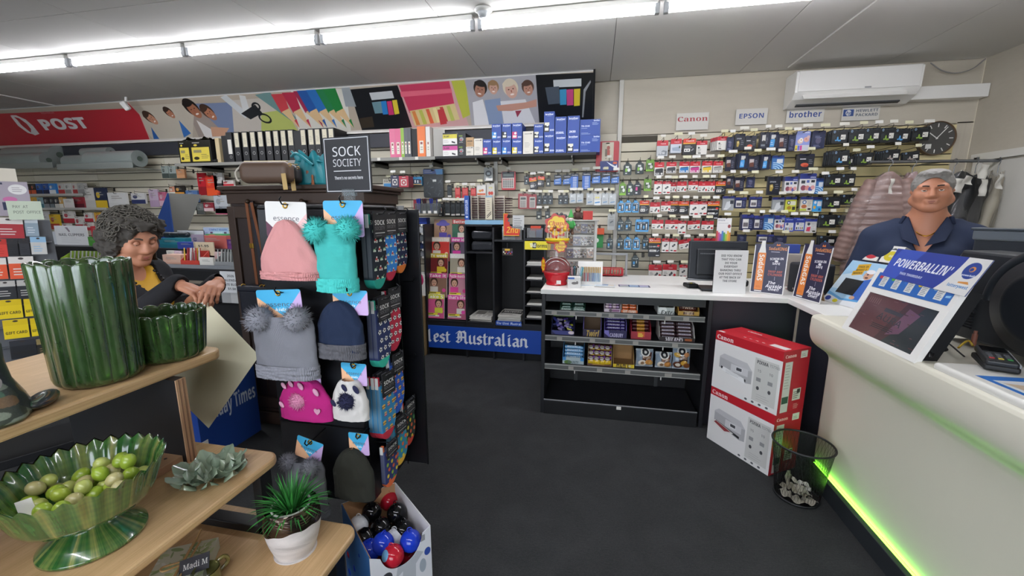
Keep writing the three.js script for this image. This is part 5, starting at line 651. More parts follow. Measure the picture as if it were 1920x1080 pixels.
const twirl=(c,w,h)=>{fillR(c,'#282040',0,0,w,h);txt(c,'Twirl',w/2,h*.6,30,'#cfae4a',{italic:1,max:w*.7});};
t=tray(1094,1128.5,595,618,1,'nearly empty dark purple Twirl carton on the middle shelf',{col:0x3f3670,side:0x7a6cb0,inside:0x6b5640,front:twirl});
bars(t,1,1,'single gold lettered bar left in the Twirl carton','chocolate bar',(c,w,h)=>{fillR(c,'#3a2f2c',0,0,w,h);txt(c,'TWIRL',w/2,h/2,16,'#c9a94a');},{bh:.03,back:.02});
const cad=(c,w,h)=>{fillR(c,'#33266a',0,0,w,h);txt(c,'CADBURY',w*.42,h*.5,18,'#d7d2e4',{max:w*.6});fillR(c,'#8a84b0',w*.78,h*.2,w*.16,h*.5);};
t=tray(1134,1176.5,596,620,1,'purple Cadbury carton stacked with purple bars',{col:0x2a2258,side:0x6a60a8,inside:0x5c4f6e,front:(c,w,h)=>{fillR(c,'#262050',0,0,w,h);shapeC(c,'#7a70bc',[[0,0],[w*.2,0],[w*.26,h],[0,h*.4]]);txt(c,'CADBURY',w*.55,h*.65,18,'#c9c4dc',{max:w*.6});}});bars(t,6,1,'purple wrapped bar in the Cadbury carton','chocolate bar',cad,{bh:.0215,back:.1});
const mor=(c,w,h)=>{fillR(c,'#4a1c20',0,0,w,h);fillR(c,'#c9952c',w*.3,2,w*.42,h-4);txt(c,'Cherry',w*.5,h/2,16,'#6a2a1c',{max:w*.36});};
t=tray(1184.5,1222.5,600,622,1,'red carton of dark red bars with yellow badges',{col:0x9c2636,inside:0x7d6a58,front:(c,w,h)=>{fillR(c,'#9c2838',0,0,w,h);fillR(c,'#d2622e',w*.32,0,w*.36,h*.7);lines(c,'#e8c04a',w*.36,h*.2,w*.28,3,h*.18,4);}});bars(t,5,1,'dark red bar with a yellow badge','chocolate bar',mor,{bh:.024,back:.09});
const snick=(c,w,h)=>{fillR(c,'#453035',0,0,w,h);fillR(c,'#c9c2cc',w*.14,h*.22,w*.72,h*.5);txt(c,'SNICKERS',w*.5,h*.48,15,'#4a3a52',{max:w*.64,skew:-.2});};
t=tray(1238.5,1306,600,633,1,'wide dark Snickers carton with two heaps of bars',{col:0x2b2022,side:0xc2bdb8,inside:0x4a3c38,front:(c,w,h)=>{fillR(c,'#2b2022',0,0,w,h);txt(c,'SNICKERS',w*.42,h*.5,26,'#dfdbe0',{max:w*.5,fit:1,skew:-.2});fillR(c,'#a85a2c',w*.72,h*.2,w*.2,h*.6);}});bars(t,6,2,'dark Snickers bar in the wide carton','chocolate bar',snick,{bh:.0225,back:.11});
const bou=(c,w,h)=>{fillR(c,'#5f9fce',0,0,w,h);fillR(c,'#cfe0ec',0,h*.75,w,h*.12);txt(c,'BOUNTY',w/2,h*.45,17,'#e2ecf2',{max:w*.7});};
t=tray(1056,1096.5,643,670,2,'pale blue Bounty carton of blue bars on the lowest lipped shelf',{col:0xa9bac4,side:0x4a86b8,inside:0x6f6a60,front:(c,w,h)=>{fillR(c,'#a9b9be',0,0,w,h);fillR(c,'#3f86c0',0,0,w*.16,h*.5);fillR(c,'#3f86c0',w*.84,0,w*.16,h*.5);disc(c,'#5a7a3c',18,h*.75,12,7);txt(c,'BOUNTY',w/2,h*.72,14,'#5a6a70',{max:w*.5});}});bars(t,5,1,'blue Bounty bar in the pale blue carton','chocolate bar',bou,{bh:.0235,back:.08});
t=tray(1103.5,1150,643.5,683,2,'rounded carton of small yellow and brown snack bags',{col:0x8a7a62,inside:0x9b8a70,front:(c,w,h)=>{fillR(c,'#6b4a3a',0,0,w,h);fillR(c,'#c9a02c',w*.2,0,w*.5,h*.4);}});
{const A=art(60,60,(c,w,h)=>{fillR(c,'#4a2a22',0,0,w,h);disc(c,'#b8b0a4',w*.4,h*.34,20,11);txt(c,'bites',w*.45,h*.32,14,'#3a2420');shapeC(c,'#d8b42c',[[0,h*.62],[w,h*.5],[w,h],[0,h]]);disc(c,'#6a3c8a',w*.8,h*.2,9);});const g=cached('snackbag',()=>{const k=new T.BoxGeometry(.058,.07,.03,6,6,2),p=k.attributes.position;for(let i=0;i<p.count;i++){const x=p.getX(i)/.029,y=p.getY(i)/.035;p.setZ(i,p.getZ(i)*(1-.85*max(abs(x)**4,abs(y)**4)));}k.computeVertexNormals();return toUV(k,A,0,p.count);});
for(let r=0;r<3;r++)for(let c=0;c<4;c++)solo('snack_bag',`small yellow and brown snack bag, ${ORD[r]} tier up, ${ORD[c]} across the rounded carton`,'snack bag',g,artMat(A,.25),[t.x-t.w/2+.03+c*(t.w-.06)/3,t.base+.04+r*.034,t.z-.025-r*.035],[-.35,rr(-.2,.2),rr(-.12,.12)],'small snack bags in the rounded carton');}
t=tray(1152,1192.5,654,683,2,'empty brown carton with a yellow front reading m&ms',{col:0xd9bb2c,side:0xa98556,inside:0xa07c50,front:(c,w,h)=>{fillR(c,'#dcc02f',0,0,w,h);txt(c,"m&m's",w*.45,h*.52,34,'#3b2a20',{max:w*.6,fit:1});fillR(c,'#c9c6bc',w*.74,h*.3,w*.1,h*.4);}});
function pillow(px0,px1,py0,py1,label,draw,turn){const z=SZ-.06,base=ys[2][0]-.005,r=rectZ(px0,py0,px1,690,z),h=r.t-base,w=r.w,A=art(w*480,h*480,draw),k=new T.BoxGeometry(w,h,.07,12,14,2),p=k.attributes.position;for(let i=0;i<p.count;i++){const x=p.getX(i)/(w/2),y=p.getY(i)/(h/2),f=(1-abs(y)**3)*(1-.7*abs(x)**4);p.setZ(i,p.getZ(i)*max(.05,f)+noise.noise(x*3,y*4,px0)*.012*max(0,f));p.setX(i,p.getX(i)*(.95+.05*abs(y))+noise.noise(y*5,px0,2)*.004);}k.computeVertexNormals();for(let f=0;f<6;f++){}toUV(k,A,0,p.count);solo('snack_bag',label,'snack bag',k,artMat(A,.18),[r.x,base+h/2+.003,z-.03],[-.1,turn,0],'silver snack bags on the lowest shelf');}
const bag=(mid,blobs)=>(c,w,h)=>{fillR(c,'#8795a3',0,0,w,h);fillR(c,'#aab4bc',0,0,w,6);fillR(c,'#b7c0c7',0,h-7,w,7);shapeC(c,mid,[[w*.3,h*.2],[w*.9,h*.16],[w*.84,h*.62],[w*.36,h*.66]]);disc(c,'#e3e1dc',w*.52,h*.16,17);disc(c,'#2a2c30',w*.52,h*.16,12);disc(c,'#d8d6d0',w*.52,h*.16,5);txt(c,'RICE CRUNCH',w*.6,h*.44,15,'#d8b89a',{max:w*.46});blobs.forEach(([x,y,r,col])=>disc(c,col,w*x,h*y,r,r*.8));};
pillow(1192,1225.5,657,691,'silver snack bag with dark red print, nearest the brown carton',bag('#4a2a24',[[.36,.76,15,'#e0d4c4'],[.36,.76,7,'#8a6a50'],[.72,.7,13,'#c98a4a'],[.86,.76,9,'#d9a860']]),.1);
pillow(1229,1261,663,696,'silver snack bag with dark red print, shorter middle one',bag('#4f2c26',[[.36,.76,15,'#e0d4c4'],[.36,.76,7,'#8a6a50'],[.74,.74,13,'#c98a4a']]),.02);
pillow(1262,1295,655,698,'silver snack bag with brown and yellow print at the shelf end',bag('#3a2620',[[.3,.78,16,'#5a3424'],[.3,.78,9,'#e0d8cc'],[.66,.68,12,'#c99a3a'],[.82,.8,12,'#8a5430'],[.8,.3,10,'#c98a5a'],[.24,.32,11,'#c9a04a']]),-.05);
pillow(1272,1296,650,690,'dark topped snack bag standing behind the last silver bag',bag('#2b2422',[[.6,.2,12,'#8a5a54']]),.15);
scene.children[scene.children.length-1].position.z-=.1;scene.children[scene.children.length-1].position.y+=.02;
}
{
const P0=V(.843,0,-2.942),P1=V(1.098,0,-2.542),e=P1.clone().sub(P0),w=e.length(),dir=e.normalize(),out=V(dir.z,0,-dir.x),turn=atan2(-dir.z,dir.x),d=.24;
const mk=(tilt)=>art(440,400,(c,W,H)=>{fillR(c,'#dcdad8',0,0,W,H);fillR(c,'#b8232e',0,0,W,H*.15);txt(c,'Canon',70,H*.085,40,'#efe6e2',{font:'serif',max:120,fit:1});fillR(c,'#c3c2be',W*.64,H*.22,W*.32,H*.7);txt(c,'PIXMA',W*.665,H*.28,30,'#3c3c3e',{align:'left',max:70,fit:1});txt(c,'TS7760',W*.84,H*.28,24,'#77767a',{align:'left',weight:'normal',max:58,fit:1});
for(let i=0;i<6;i++){const x=W*(.71+.16*(i%2)),y=H*(.42+.14*floor(i/2));i<2?txt(c,i?'10':'15',x,y,22,'#5b5b5e',{weight:'normal'}):i<4?fillR(c,'#8b8b8c',x-14,y-12,28,24):disc(c,'#4a4a4d',x,y,9,12);}lines(c,'#9b9a98',W*.7,H*.8,W*.2,3,14,2);for(let i=0;i<4;i++)disc(c,'#55565a',W*(.56+i*.1),H*.955,9,7);
const X=W*.1,Y=H*.36;c.save();c.translate(X,Y);shapeC(c,'#aaa9ab',[[0,20],[30,-6],[190,4],[226,46],[226,130],[190,138],[0,96]]);shapeC(c,'#bdbcbe',[[0,20],[30,-6],[190,4],[226,46],[200,50],[2,26]]);fillR(c,'#c6c5c7',84,44,116,50);fillR(c,'#d9d9da',118,52,44,30);fillR(c,'#4b4c50',122,56,36,20);shapeC(c,'#2a2b2e',[[14,84],[190,116],[190,132],[14,100]]);if(tilt){shapeC(c,'#d8d6d2',[[10,86],[150,116],[90,150],[-30,110]]);shapeC(c,'#8f3a3e',[[14,90],[130,116],[84,134],[0,104]]);}else{shapeC(c,'#e2e2e2',[[30,84],[178,112],[186,146],[20,112]]);lines(c,'#a9a9ab',50,100,110,3,9,2);}c.restore();});
const sideA=art(220,400,(c,W,H)=>{fillR(c,'#b32430',0,0,W,H);txt(c,'Canon',60,34,28,'#eed9d4',{font:'serif'});fillR(c,'#cbc9c5',22,70,60,320);fillR(c,'#2f5a48',26,290,52,44);lines(c,'#8a8884',30,90,40,9,18,3);fillR(c,'#d5cfc9',140,14,56,44);lines(c,'#8a8884',148,34,40,2,10,3);fillR(c,'#cfc9c3',112,250,66,76);lines(c,'#55524f',118,270,50,4,13,4);fillR(c,'#46423f',146,256,26,26);lines(c,'#d9a8a4',130,350,44,4,9,3);});
const topA=art(440,220,(c,W,H)=>{fillR(c,'#bd2631',0,0,W,H);txt(c,'Canon',W*.3,H*.2,30,'#ead6d2',{font:'serif'});fillR(c,'#d9d4d0',W*.74,H*.62,W*.22,H*.22);fillR(c,'#8f1a24',W*.1,H*.48,W*.62,3);fillR(c,'#8f1a24',W*.4,H*.36,W*.16,12);for(let i=0;i<4;i++)fillR(c,'#e0c0bc',W*(.36+i*.09),H*.78,16,8);fillR(c,'#dcd7d3',6,H*.86,40,22);});
for(let k=0;k<2;k++){const h=.4,A=mk(!k),[g,m]=printBox(w,h,d,{front:A,right:sideA,left:sideA,top:topA},mat(0xb32430,.45),.35);const c=P0.clone().add(P1).multiplyScalar(.5).addScaledVector(out,-0),n=V(-dir.z,0,dir.x);
const ctr=c.clone().addScaledVector(n.dot(V(-1,0,.5))>0?n.clone().negate():n,d/2);const o=solo('printer_carton',k?'red and white printer carton showing a closed printer, upper of two':'red and white printer carton showing an open paper tray, standing on the carpet','carton',g,m,[ctr.x,.001+k*(h+.001)+h/2,ctr.z],turn+(k?.02:0));}
}
{
const c=V(1.185,0,-2.38),r0=.108,r1=.147,h=.33,b=thing('waste_basket','black mesh waste basket with paper scraps beside the printer cartons','waste basket',c);
const wire=[];const wn=44;for(let i=0;i<wn;i++){const a=i/wn*PI*2;for(const s of[-1,1])wire.push(rod([cos(a)*r0,.012,sin(a)*r0],[cos(a+s*.5)*r1,h,sin(a+s*.5)*r1],.0007,3));}
const mm=new T.MeshStandardMaterial({color:0x0c0d0f,roughness:.5,transparent:true,opacity:.42,side:T.DoubleSide});
part('mesh_wall',new T.CylinderGeometry(r1,r0,h,56,1,true).translate(0,h/2,0),mm,b);
const wl=part('wire_weave',join(wire),M.black,b);wl.userData.kind='stuff';
part('rim',new T.TorusGeometry(r1,.006,10,64).rotateX(PI/2).translate(0,h,0),M.black,b);part('foot_ring',new T.TorusGeometry(r0,.007,10,64).rotateX(PI/2).translate(0,.008,0),M.black,b);part('bottom',cyl(r0,r0,.004,40).clone().translate(0,.008,0),M.black,b);
const scrap=(pts,w,col,label)=>{const cv=curve(pts),n=22,P=[],I=[],U=[];for(let i=0;i<=n;i++){const p=cv.getPoint(i/n),t=cv.getTangent(i/n),s=V(-t.z,.35*sin(i),t.x).normalize().multiplyScalar(w/2);for(const q of[p.clone().add(s),p.clone().sub(s)]){P.push(q.x,q.y,q.z);U.push(i/n,P.length%2);}if(i<n){const k=i*2;I.push(k,k+1,k+2,k+1,k+3,k+2);}}const g=new T.BufferGeometry();g.setAttribute('position',new T.Float32BufferAttribute(P,3));g.setAttribute('uv',new T.Float32BufferAttribute(U,2));g.setIndex(I);g.computeVertexNormals();solo('paper_scrap',label,'paper scrap',g,mat(col,.85,{side:T.DoubleSide}),c,0,'paper scraps in the waste basket');};
scrap([[-.07,.16,.03],[-.06,.1,.04],[-.02,.06,.05],[.02,.04,.03]],.06,0xbdb6a2,'curled receipt leaning against the basket wall');
scrap([[-.085,.05,.02],[-.06,.035,.06],[.0,.03,.085],[.06,.03,.06]],.06,0xcac4b4,'wide bent paper strip round the basket floor');
scrap([[-.04,.12,-.02],[.01,.07,.02],[.06,.035,.04]],.028,0xd0cbbb,'long straight paper strip lying across the basket');
scrap([[.0,.075,.0],[.03,.085,-.01],[.05,.07,.01],[.045,.055,.02]],.03,0xd8d6cd,'white curled scrap in the middle of the basket');
scrap([[-.07,.03,-.03],[.0,.028,-.05],[.06,.03,-.03]],.05,0xb3ac9a,'flat paper scrap at the back of the basket floor');
const cr=new T.IcosahedronGeometry(.03,4),p=cr.attributes.position;for(let i=0;i<p.count;i++){const v=V(p.getX(i),p.getY(i),p.getZ(i)),k=1+noise.noise(v.x*60,v.y*60,v.z*60)*.5;p.setXYZ(i,v.x*k,v.y*k*.8,v.z*k);}cr.computeVertexNormals();solo('paper_scrap','crumpled paper ball on the strips in the basket','paper scrap',cr,mat(0xcdc7b8,.85),[c.x-.005,.062,c.z+.03],0,'paper scraps in the waste basket');
}
// --- LOTTERY COUNTER with green light strip
const LZ0=-2.62,LZ1=-.5;
{
const x=1.39,c=thing('lottery_counter','cream lottery counter with rounded lip and a green glow along its foot','counter');
const prof=new T.Shape();prof.moveTo(x,.1);prof.lineTo(x,.74);prof.bezierCurveTo(x,.8,x-.05,.81,x-.088,.845);prof.bezierCurveTo(x-.115,.87,x-.12,.9,x-.122,.93);prof.lineTo(x-.12,.99);prof.quadraticCurveTo(x-.119,1.006,x-.1,1.006);prof.lineTo(1.92,1.006);prof.lineTo(1.92,.1);prof.closePath();
const L=LZ1-LZ0,body=new T.ExtrudeGeometry(prof,{depth:L,bevelEnabled:true,bevelSize:.012,bevelThickness:.02,bevelSegments:4,curveSegments:14}).translate(0,0,LZ0);
part('body',toCreasedNormals(body,.7),mat(0xd9d5c4,.4),c);
part('plinth',at(box(.03,.1,L,.004),x-.045,.05,(LZ0+LZ1)/2),mat(0x22262a,.6),c);part('plinth_base',at(box(.55,.06,L),x+.27,.035,(LZ0+LZ1)/2),M.blackMatt,c);
const led=thing('light_strip','green glowing strip in the foot of the cream lottery counter','light',[x-.016,.085,(LZ0+LZ1)/2]);
part('strip',box(.014,.008,L-.02),new T.MeshStandardMaterial({color:0x224411,emissive:LED_COLOR,emissiveIntensity:5}),led);
const l=new T.RectAreaLight(LED_COLOR,9,.022,L-.02);l.name='light_strip_source';l.rotation.x=PI/2;l.position.y=.012;led.add(l);
const a=art(120,36,(k,w,h)=>{fillR(k,'#3a6fb8',0,0,w,h);txt(k,'lotterywest',w*.45,h/2,18,'#24418c',{max:w*.8});});const p=onX(1567,620,x-.135),[g,m]=printBox(.1,.032,.002,{front:a},mat(0x3a6fb8,.4));part('name_sticker',g,m,c,[x-.1255,p.y,p.z],[0,-PI/2,0]);
const rz0=onY(1748,678,1.04).z,s=solo('service_ledge','raised white service ledge on the lottery counter under the card reader','ledge',box(.62,.034,LZ1-rz0,.014),mat(0xdcdad3,.35),[1.28+.31,1.025,(rz0+LZ1)/2]);
const pa=art(300,200,(k,w,h)=>{fillR(k,'#d9dcdf',0,0,w,h);k.strokeStyle='#2a6fc0';k.lineWidth=22;k.strokeRect(8,8,w-16,h-16);shapeC(k,'#c9b49a',[[30,30],[270,60],[270,90],[40,60]]);shapeC(k,'#33485a',[[60,80],[270,110],[270,150],[120,130]]);lines(k,'#7a8fa8',40,150,200,3,14,5);});
const q0=onY(1836,706,1.0435),q1=onY(1920,703,1.0435),[g2,m2]=printBox(.3,.001,.42,{top:pa},M.paper,.3);solo('counter_poster','blue edged printed sheet lying flat on the service ledge','poster',g2,m2,[max(1.43,q0.x+.15),1.0432,(q0.z+q1.z)/2+.22],[0,.02,0]);
}
{
const p=onY(1852,682,1.05),r=thing('card_reader','black card payment terminal with keypad on the white service ledge','card reader',[p.x+.02,1.044,p.z],-.45);
part('base',at(box(.09,.022,.17,.008),0,.012,0),M.black,r);part('body',at(box(.082,.024,.16,.008),0,.034,0,.1),mat(0x1f2124,.35),r);part('side_trim',at(box(.006,.02,.15,.002),.043,.03,0,.1),M.grey,r);
part('screen',at(box(.066,.002,.055),0,.0505,-.045,.1),mat(0x0c0e10,.1),r);
for(let i=0;i<12;i++)part('key',at(box(.014,.005,.009,.002),-.022+(i%3)*.022,.046-floor(i/3)*.0015,.008+floor(i/3)*.015,.1),i>8?mat([0x9a2a2a,0xa8952a,0x2a7a3a][i-9],.5):mat(0x4b4e52,.5),r);
solo('reader_cable','thin black cable from the card terminal back to the black lottery machine','cable',tube([[p.x-.03,1.055,p.z-.06],onY(1770,640,1.05),onY(1745,672,1.05),onY(1752,640,1.06),onY(1780,628,1.06)],.003,40,6),M.black);
}
{
const c=[V(1.397,1.327,-2.349),V(1.391,1.331,-1.836),V(1.265,1.009,-1.836),V(1.272,1.007,-2.35)],n=c[1].clone().sub(c[0]).cross(c[3].clone().sub(c[0])).normalize().negate();
const o=thing('lottery_display','white tilted lottery customer display with blue header reading POWERBALLIN','display');
const W=(u,v,lift=0)=>c[0].clone().multiplyScalar((1-u)*(1-v)).addScaledVector(c[1],u*(1-v)).addScaledVector(c[2],u*v).addScaledVector(c[3],(1-u)*v).addScaledVector(n,lift);
const nn=n.dot(EYE.clone().sub(c[0]))>0?1:-1;n.multiplyScalar(nn);
const bar=(u0,v0,u1,v1,t,lift)=>slab([W(u0,v0,lift),W(u1,v0,lift),W(u1,v1,lift),W(u0,v1,lift)],t);
part('frame',join([bar(0,0,1,.36,.022,.004),bar(0,.36,.075,.93,.022,.004),bar(.925,.36,1,.93,.022,.004),bar(0,.93,1,1,.022,.004)]),M.whiteGloss,o);
part('housing',bar(.03,.04,.97,.97,.055,-.02),M.black,o);
const sa=art(360,240,(k,w,h)=>{fillR(k,'#4a3338',0,0,w,h);shapeC(k,'#5e3b40',[[0,0],[220,0],[160,240],[0,240]]);shapeC(k,'#33383c',[[300,0],[360,0],[360,240],[200,240],[260,120]]);shapeC(k,'#6a4a5e',[[240,30],[300,50],[260,170],[200,200]]);txt(k,'AURA',180,118,54,'#34343c',{weight:'normal',rot:.1});shapeC(k,'#3d3a44',[[130,60],[230,66],[226,86],[130,82]]);lines(k,'#2f3036',110,160,130,3,10,4);for(let i=0;i<6;i++)fillR(k,'#7d5a5a',20+i*12,22,3,34);for(let i=0;i<40;i++)fillR(k,pick(['#54393e','#44343a','#3a3a40','#6a4a50']),rr(0,350),rr(0,236),rr(6,30),rr(2,5));});
part('screen',slabPrint([W(.075,.36,.0),W(.925,.36,0),W(.925,.93,0),W(.075,.93,0)],.01,sa),artMat(sa,.12),o);
const la=art(380,76,(k,w,h)=>{fillR(k,'#2c66b4',0,0,w,h);for(let i=0;i<5;i++){const x=34+i*70;fillR(k,'#d5d6d2',x,14,34,50);lines(k,'#7d8590',x+4,20,26,6,7,3);disc(k,['#c23340','#5aa84a','#3a70c8','#d8b82c','#8fb0c8'][i],x-10,20,10);}shapeC(k,'#8fc0de',[[356,40],[376,36],[374,46],[356,48]]);});
part('game_strip',slabPrint([W(.06,.055,.006),W(.955,.055,.006),W(.955,.28,.006),W(.06,.28,.006)],.002,la),artMat(la,.3),o);
const onP=(px,py)=>{const d=sight(px,py),t=n.dot(c[0].clone().sub(EYE))/n.dot(d);return EYE.clone().addScaledVector(d,t-.012);};
const ha=art(420,150,(k,w,h)=>{fillR(k,'#dad9d6',0,0,w,h);k.fillStyle='#2c3f96';k.beginPath();k.moveTo(0,0);k.lineTo(w*.8,0);k.quadraticCurveTo(w*.78,h*.6,w*.68,h);k.lineTo(0,h);k.fill();shapeC(k,'#3a54b4',[[30,0],[w*.36,0],[w*.2,h],[0,h],[0,h*.4]]);txt(k,"POWERBALLIN'",w*.4,h*.45,58,'#e6e7ec',{max:w*.66,fit:1,italic:1});txt(k,'THIS THURSDAY',w*.36,h*.78,16,'#cfd3e0');disc(k,'#24408e',w*.9,h*.34,30,34);disc(k,'#d98a4a',w*.9,h*.3,11);disc(k,'#24408e',w*.895,h*.31,7);txt(k,'powerball',w*.9,h*.47,10,'#e6e7ec');txt(k,'lotterywest',w*.88,h*.78,18,'#3a78b8',{max:80});shapeC(k,'#d9954a',[[w*.86,h*.66],[w*.94,h*.63],[w*.96,h*.7],[w*.86,h*.7]]);});
part('header_card',slabPrint([onP(1684,466),onP(1863,488),onP(1808,556),onP(1652,516)],.004,ha),artMat(ha,.35),o);
part('stand_foot',join([rod(W(.5,.6,-.07),W(.5,.6,-.07).setY(1.01).add(V(.06,0,0)),.03,16),at(cyl(.11,.12,.016,32),W(.5,.6).x+.1,1.016,W(.5,.6).z)]),M.black,o);
}
function lean(BL,BR,y,lean,h,drawOrTL){const a=onY(BL[0],BL[1],y),b=onY(BR[0],BR[1],y),e=b.clone().sub(a),back=V(-e.z,0,e.x).normalize();if(back.dot(EYE.clone().sub(a))>0)back.negate();const up=V(0,h,0).addScaledVector(back,lean);return[a.clone().add(up),b.clone().add(up),b,a];}
{
const gas=art(170,300,(k,w,h)=>{fillR(k,'#2c2b45',0,0,w,h);fillR(k,'#dddbd8',0,h*.1,5,h);fillR(k,'#dddbd8',w-5,h*.1,5,h);fillR(k,'#dddbd8',0,h-5,w,5);shapeC(k,'#d8d6d0',[[22,h*.24],[30,h*.12],[34,4],[52,4],[54,h*.12],[60,h*.24]]);fillR(k,'#d87f3a',20,h*.24,42,h*.7);txt(k,'SodaGAS',41,h*.52,36,'#eae3dc',{rot:PI/2,max:h*.5,fit:1});txt(k,'60L',41,h*.88,16,'#c86a2a');fillR(k,'#e2ded8',22,h*.95,38,6);txt(k,'SodaKING',w*.69,h*.155,24,'#d98a4c',{max:w*.54,fit:1});shapeC(k,'#d8763a',[[w*.63,h*.1],[w*.65,h*.06],[w*.69,h*.085],[w*.73,h*.06],[w*.75,h*.1]]);lines(k,'#b9b6c4',w*.5,h*.21,w*.36,1,6,3);txt(k,'SCREW-IN',w*.69,h*.34,17,'#e6e4e6',{rot:-.08,max:w*.4});txt(k,'SAFE',w*.69,h*.43,17,'#e6e4e6',{max:w*.3});disc(k,'#dcdadc',w*.69,h*.385,9,6);fillR(k,'#b9b6c4',w*.69,h*.47,2,22);txt(k,'SWAP ANY',w*.69,h*.58,17,'#c9604a',{max:w*.42});txt(k,'CYLINDER',w*.69,h*.635,17,'#c9604a',{max:w*.42});fillR(k,'#b9b6c4',w*.69,h*.67,2,22);txt(k,'The',w*.62,h*.79,22,'#e9e7ea',{italic:1});txt(k,'Aussie',w*.69,h*.85,26,'#e9e7ea',{italic:1});txt(k,'One!!',w*.69,h*.91,22,'#e9e7ea',{italic:1});});
function gasCard(c,label){
const w=c[0].distanceTo(c[1]),h=c[0].distanceTo(c[3]),s=new T.Shape();s.moveTo(0,0);s.lineTo(w,0);s.lineTo(w,h*.945);s.lineTo(w*.86,h*.945);s.quadraticCurveTo(w*.8,h,w*.69,h);s.quadraticCurveTo(w*.58,h,w*.52,h*.945);s.lineTo(w*.33,h*.945);s.lineTo(w*.31,h*1.02);s.lineTo(w*.2,h*1.02);s.lineTo(w*.19,h*.945);s.lineTo(0,h*.945);s.closePath();
const g=plate(s,.004,gas),ex=c[2].clone().sub(c[3]).normalize(),ey=c[0].clone().sub(c[3]).normalize(),ez=ex.clone().cross(ey);g.applyMatrix4(new T.Matrix4().makeBasis(ex,ey,ez).setPosition(c[3]));
const o=thing('show_card',label,'show card');part('card',g,artMat(gas,.4),o);
const b=c[3].clone().add(c[2]).multiplyScalar(.5),t=c[0].clone().add(c[1]).multiplyScalar(.5);part('easel_strut',slab([b.clone().lerp(t,.6).addScaledVector(ex,-.03),b.clone().lerp(t,.6).addScaledVector(ex,.03),b.clone().addScaledVector(ez,-.1).addScaledVector(ex,.03).setY(CT),b.clone().addScaledVector(ez,-.1).addScaledVector(ex,-.03).setY(CT)].map((p)=>p.addScaledVector(ez,-.005)),.003),M.card,o);}
gasCard(lean([1405.5,547],[1468,554],CT+.002,.03,.375),'navy and orange soda gas card beside the printed notice');
gasCard(lean([1486.5,556],[1538,570],CT+.002,.045,.39),'navy and orange soda gas card turned towards the lottery counter');
const na=art(190,240,(k,w,h)=>{fillR(k,'#d9d8d6',0,0,w,h);['DID YOU KNOW','THAT YOU CAN','DO YOUR','EVERYDAY','BANKING THRU','OUR POST OFFICE','AT THE BACK OF','THE STORE'].forEach((s,i)=>txt(k,s,w/2,30+i*20,16,'#4b4b4d',{max:w*.78}));});
const c=lean([1335.5,549.5],[1397,551],CT+.001,.012,.312);solo('printed_notice','white printed notice about banking at the post office on the counter','notice',slabPrint(c,.0012,na),artMat(na,.6));
}
{
const y=1.022,c=[onY(1541,563,y),onY(1601,580,y)],e=c[1].clone().sub(c[0]),back=V(-e.z,0,e.x).normalize();if(back.dot(EYE.clone().sub(c[0]))>0)back.negate();
const o=thing('ticket_stand','leaning lottery ticket stand with a blue picture card and dark window','ticket stand'),up=V(0,.27,0).addScaledVector(back,.17),w=e.length();const ex=e.clone().normalize(),q=(u,v,lift=0)=>c[0].clone().addScaledVector(e,u).addScaledVector(up,v).addScaledVector(back,-lift);
part('stand',slab([q(0,1),q(1,1),q(1,0),q(0,0)],.03),M.whiteGloss,o);part('rear_foot',slab([q(.1,.7).addScaledVector(back,.04),q(.9,.7).addScaledVector(back,.04),q(.9,0).addScaledVector(back,.18),q(.1,0).addScaledVector(back,.18)],.006),M.whiteGloss,o);
const a=art(190,250,(k,W,H)=>{fillR(k,'#9cc3de',0,0,W,H);shapeC(k,'#c9dbe6',[[0,90],[80,60],[190,120],[190,160],[0,170]]);shapeC(k,'#3a62b0',[[110,110],[170,84],[190,130],[190,230],[150,230],[130,170]]);disc(k,'#c79a80',138,70,22,26);disc(k,'#e0dfe2',138,50,22,12);disc(k,'#3a2f3c',132,66,5,4);disc(k,'#5a3a34',136,84,9,5);shapeC(k,'#d8a62c',[[50,20],[110,6],[118,44],[100,50],[104,70],[54,84],[46,60],[58,54]]);txt(k,'THIS IS',82,28,15,'#2c2a26',{rot:-.2});txt(k,'WHAT I',82,46,15,'#2c2a26',{rot:-.2});txt(k,'WANT',76,66,15,'#2c2a26',{rot:-.2});fillR(k,'#d6d8da',0,212,W,38);shapeC(k,'#5f9fd0',[[0,190],[90,214],[190,206],[190,216],[90,226],[0,204]]);disc(k,'#24408e',24,230,16,13);disc(k,'#d8cc2c',70,236,14,10);disc(k,'#c79a80',140,200,14,10);});
part('picture_card',slabPrint([q(.0,1.0,.004),q(1.0,1.0,.004),q(1.0,.02,.004),q(0,.02,.004)],.002,a),artMat(a,.35),o);
part('window',slab([q(.2,.6,.006),q(.72,.6,.006),q(.72,.26,.006),q(.2,.26,.006)],.002),mat(0x23282d,.15),o);
for(const s of[0,1]){const k=art(70,90,(c2,W,H)=>{fillR(c2,'#dad8d2',0,0,W,H);disc(c2,s?'#c9b82c':'#b8303a',W/2,H*.6,27,26);txt(c2,s?'OZ':'LOTTO',W/2,H*.6,14,'#e9e4da');shapeC(c2,'#55585a',[[18,20],[34,10],[52,22]]);});const b0=q(-.02+s*.5,1.02).addScaledVector(back,.05),b1=b0.clone().addScaledVector(e,.44),u2=V(0,.1,0).addScaledVector(back,.05);solo('ticket_box',s?'small white ticket box with a yellow disc behind the stand':'small white ticket box with a red disc behind the stand','ticket box',slabPrint([b0.clone().add(u2),b1.clone().add(u2),b1,b0],.05,k),artMat(k,.45));}
solo('receipt_printer','black receipt printer behind the lottery ticket stand','printer',box(.2,.22,.2,.02),M.charcoal,[1.54,CT+.111,-3.3],.3);
}
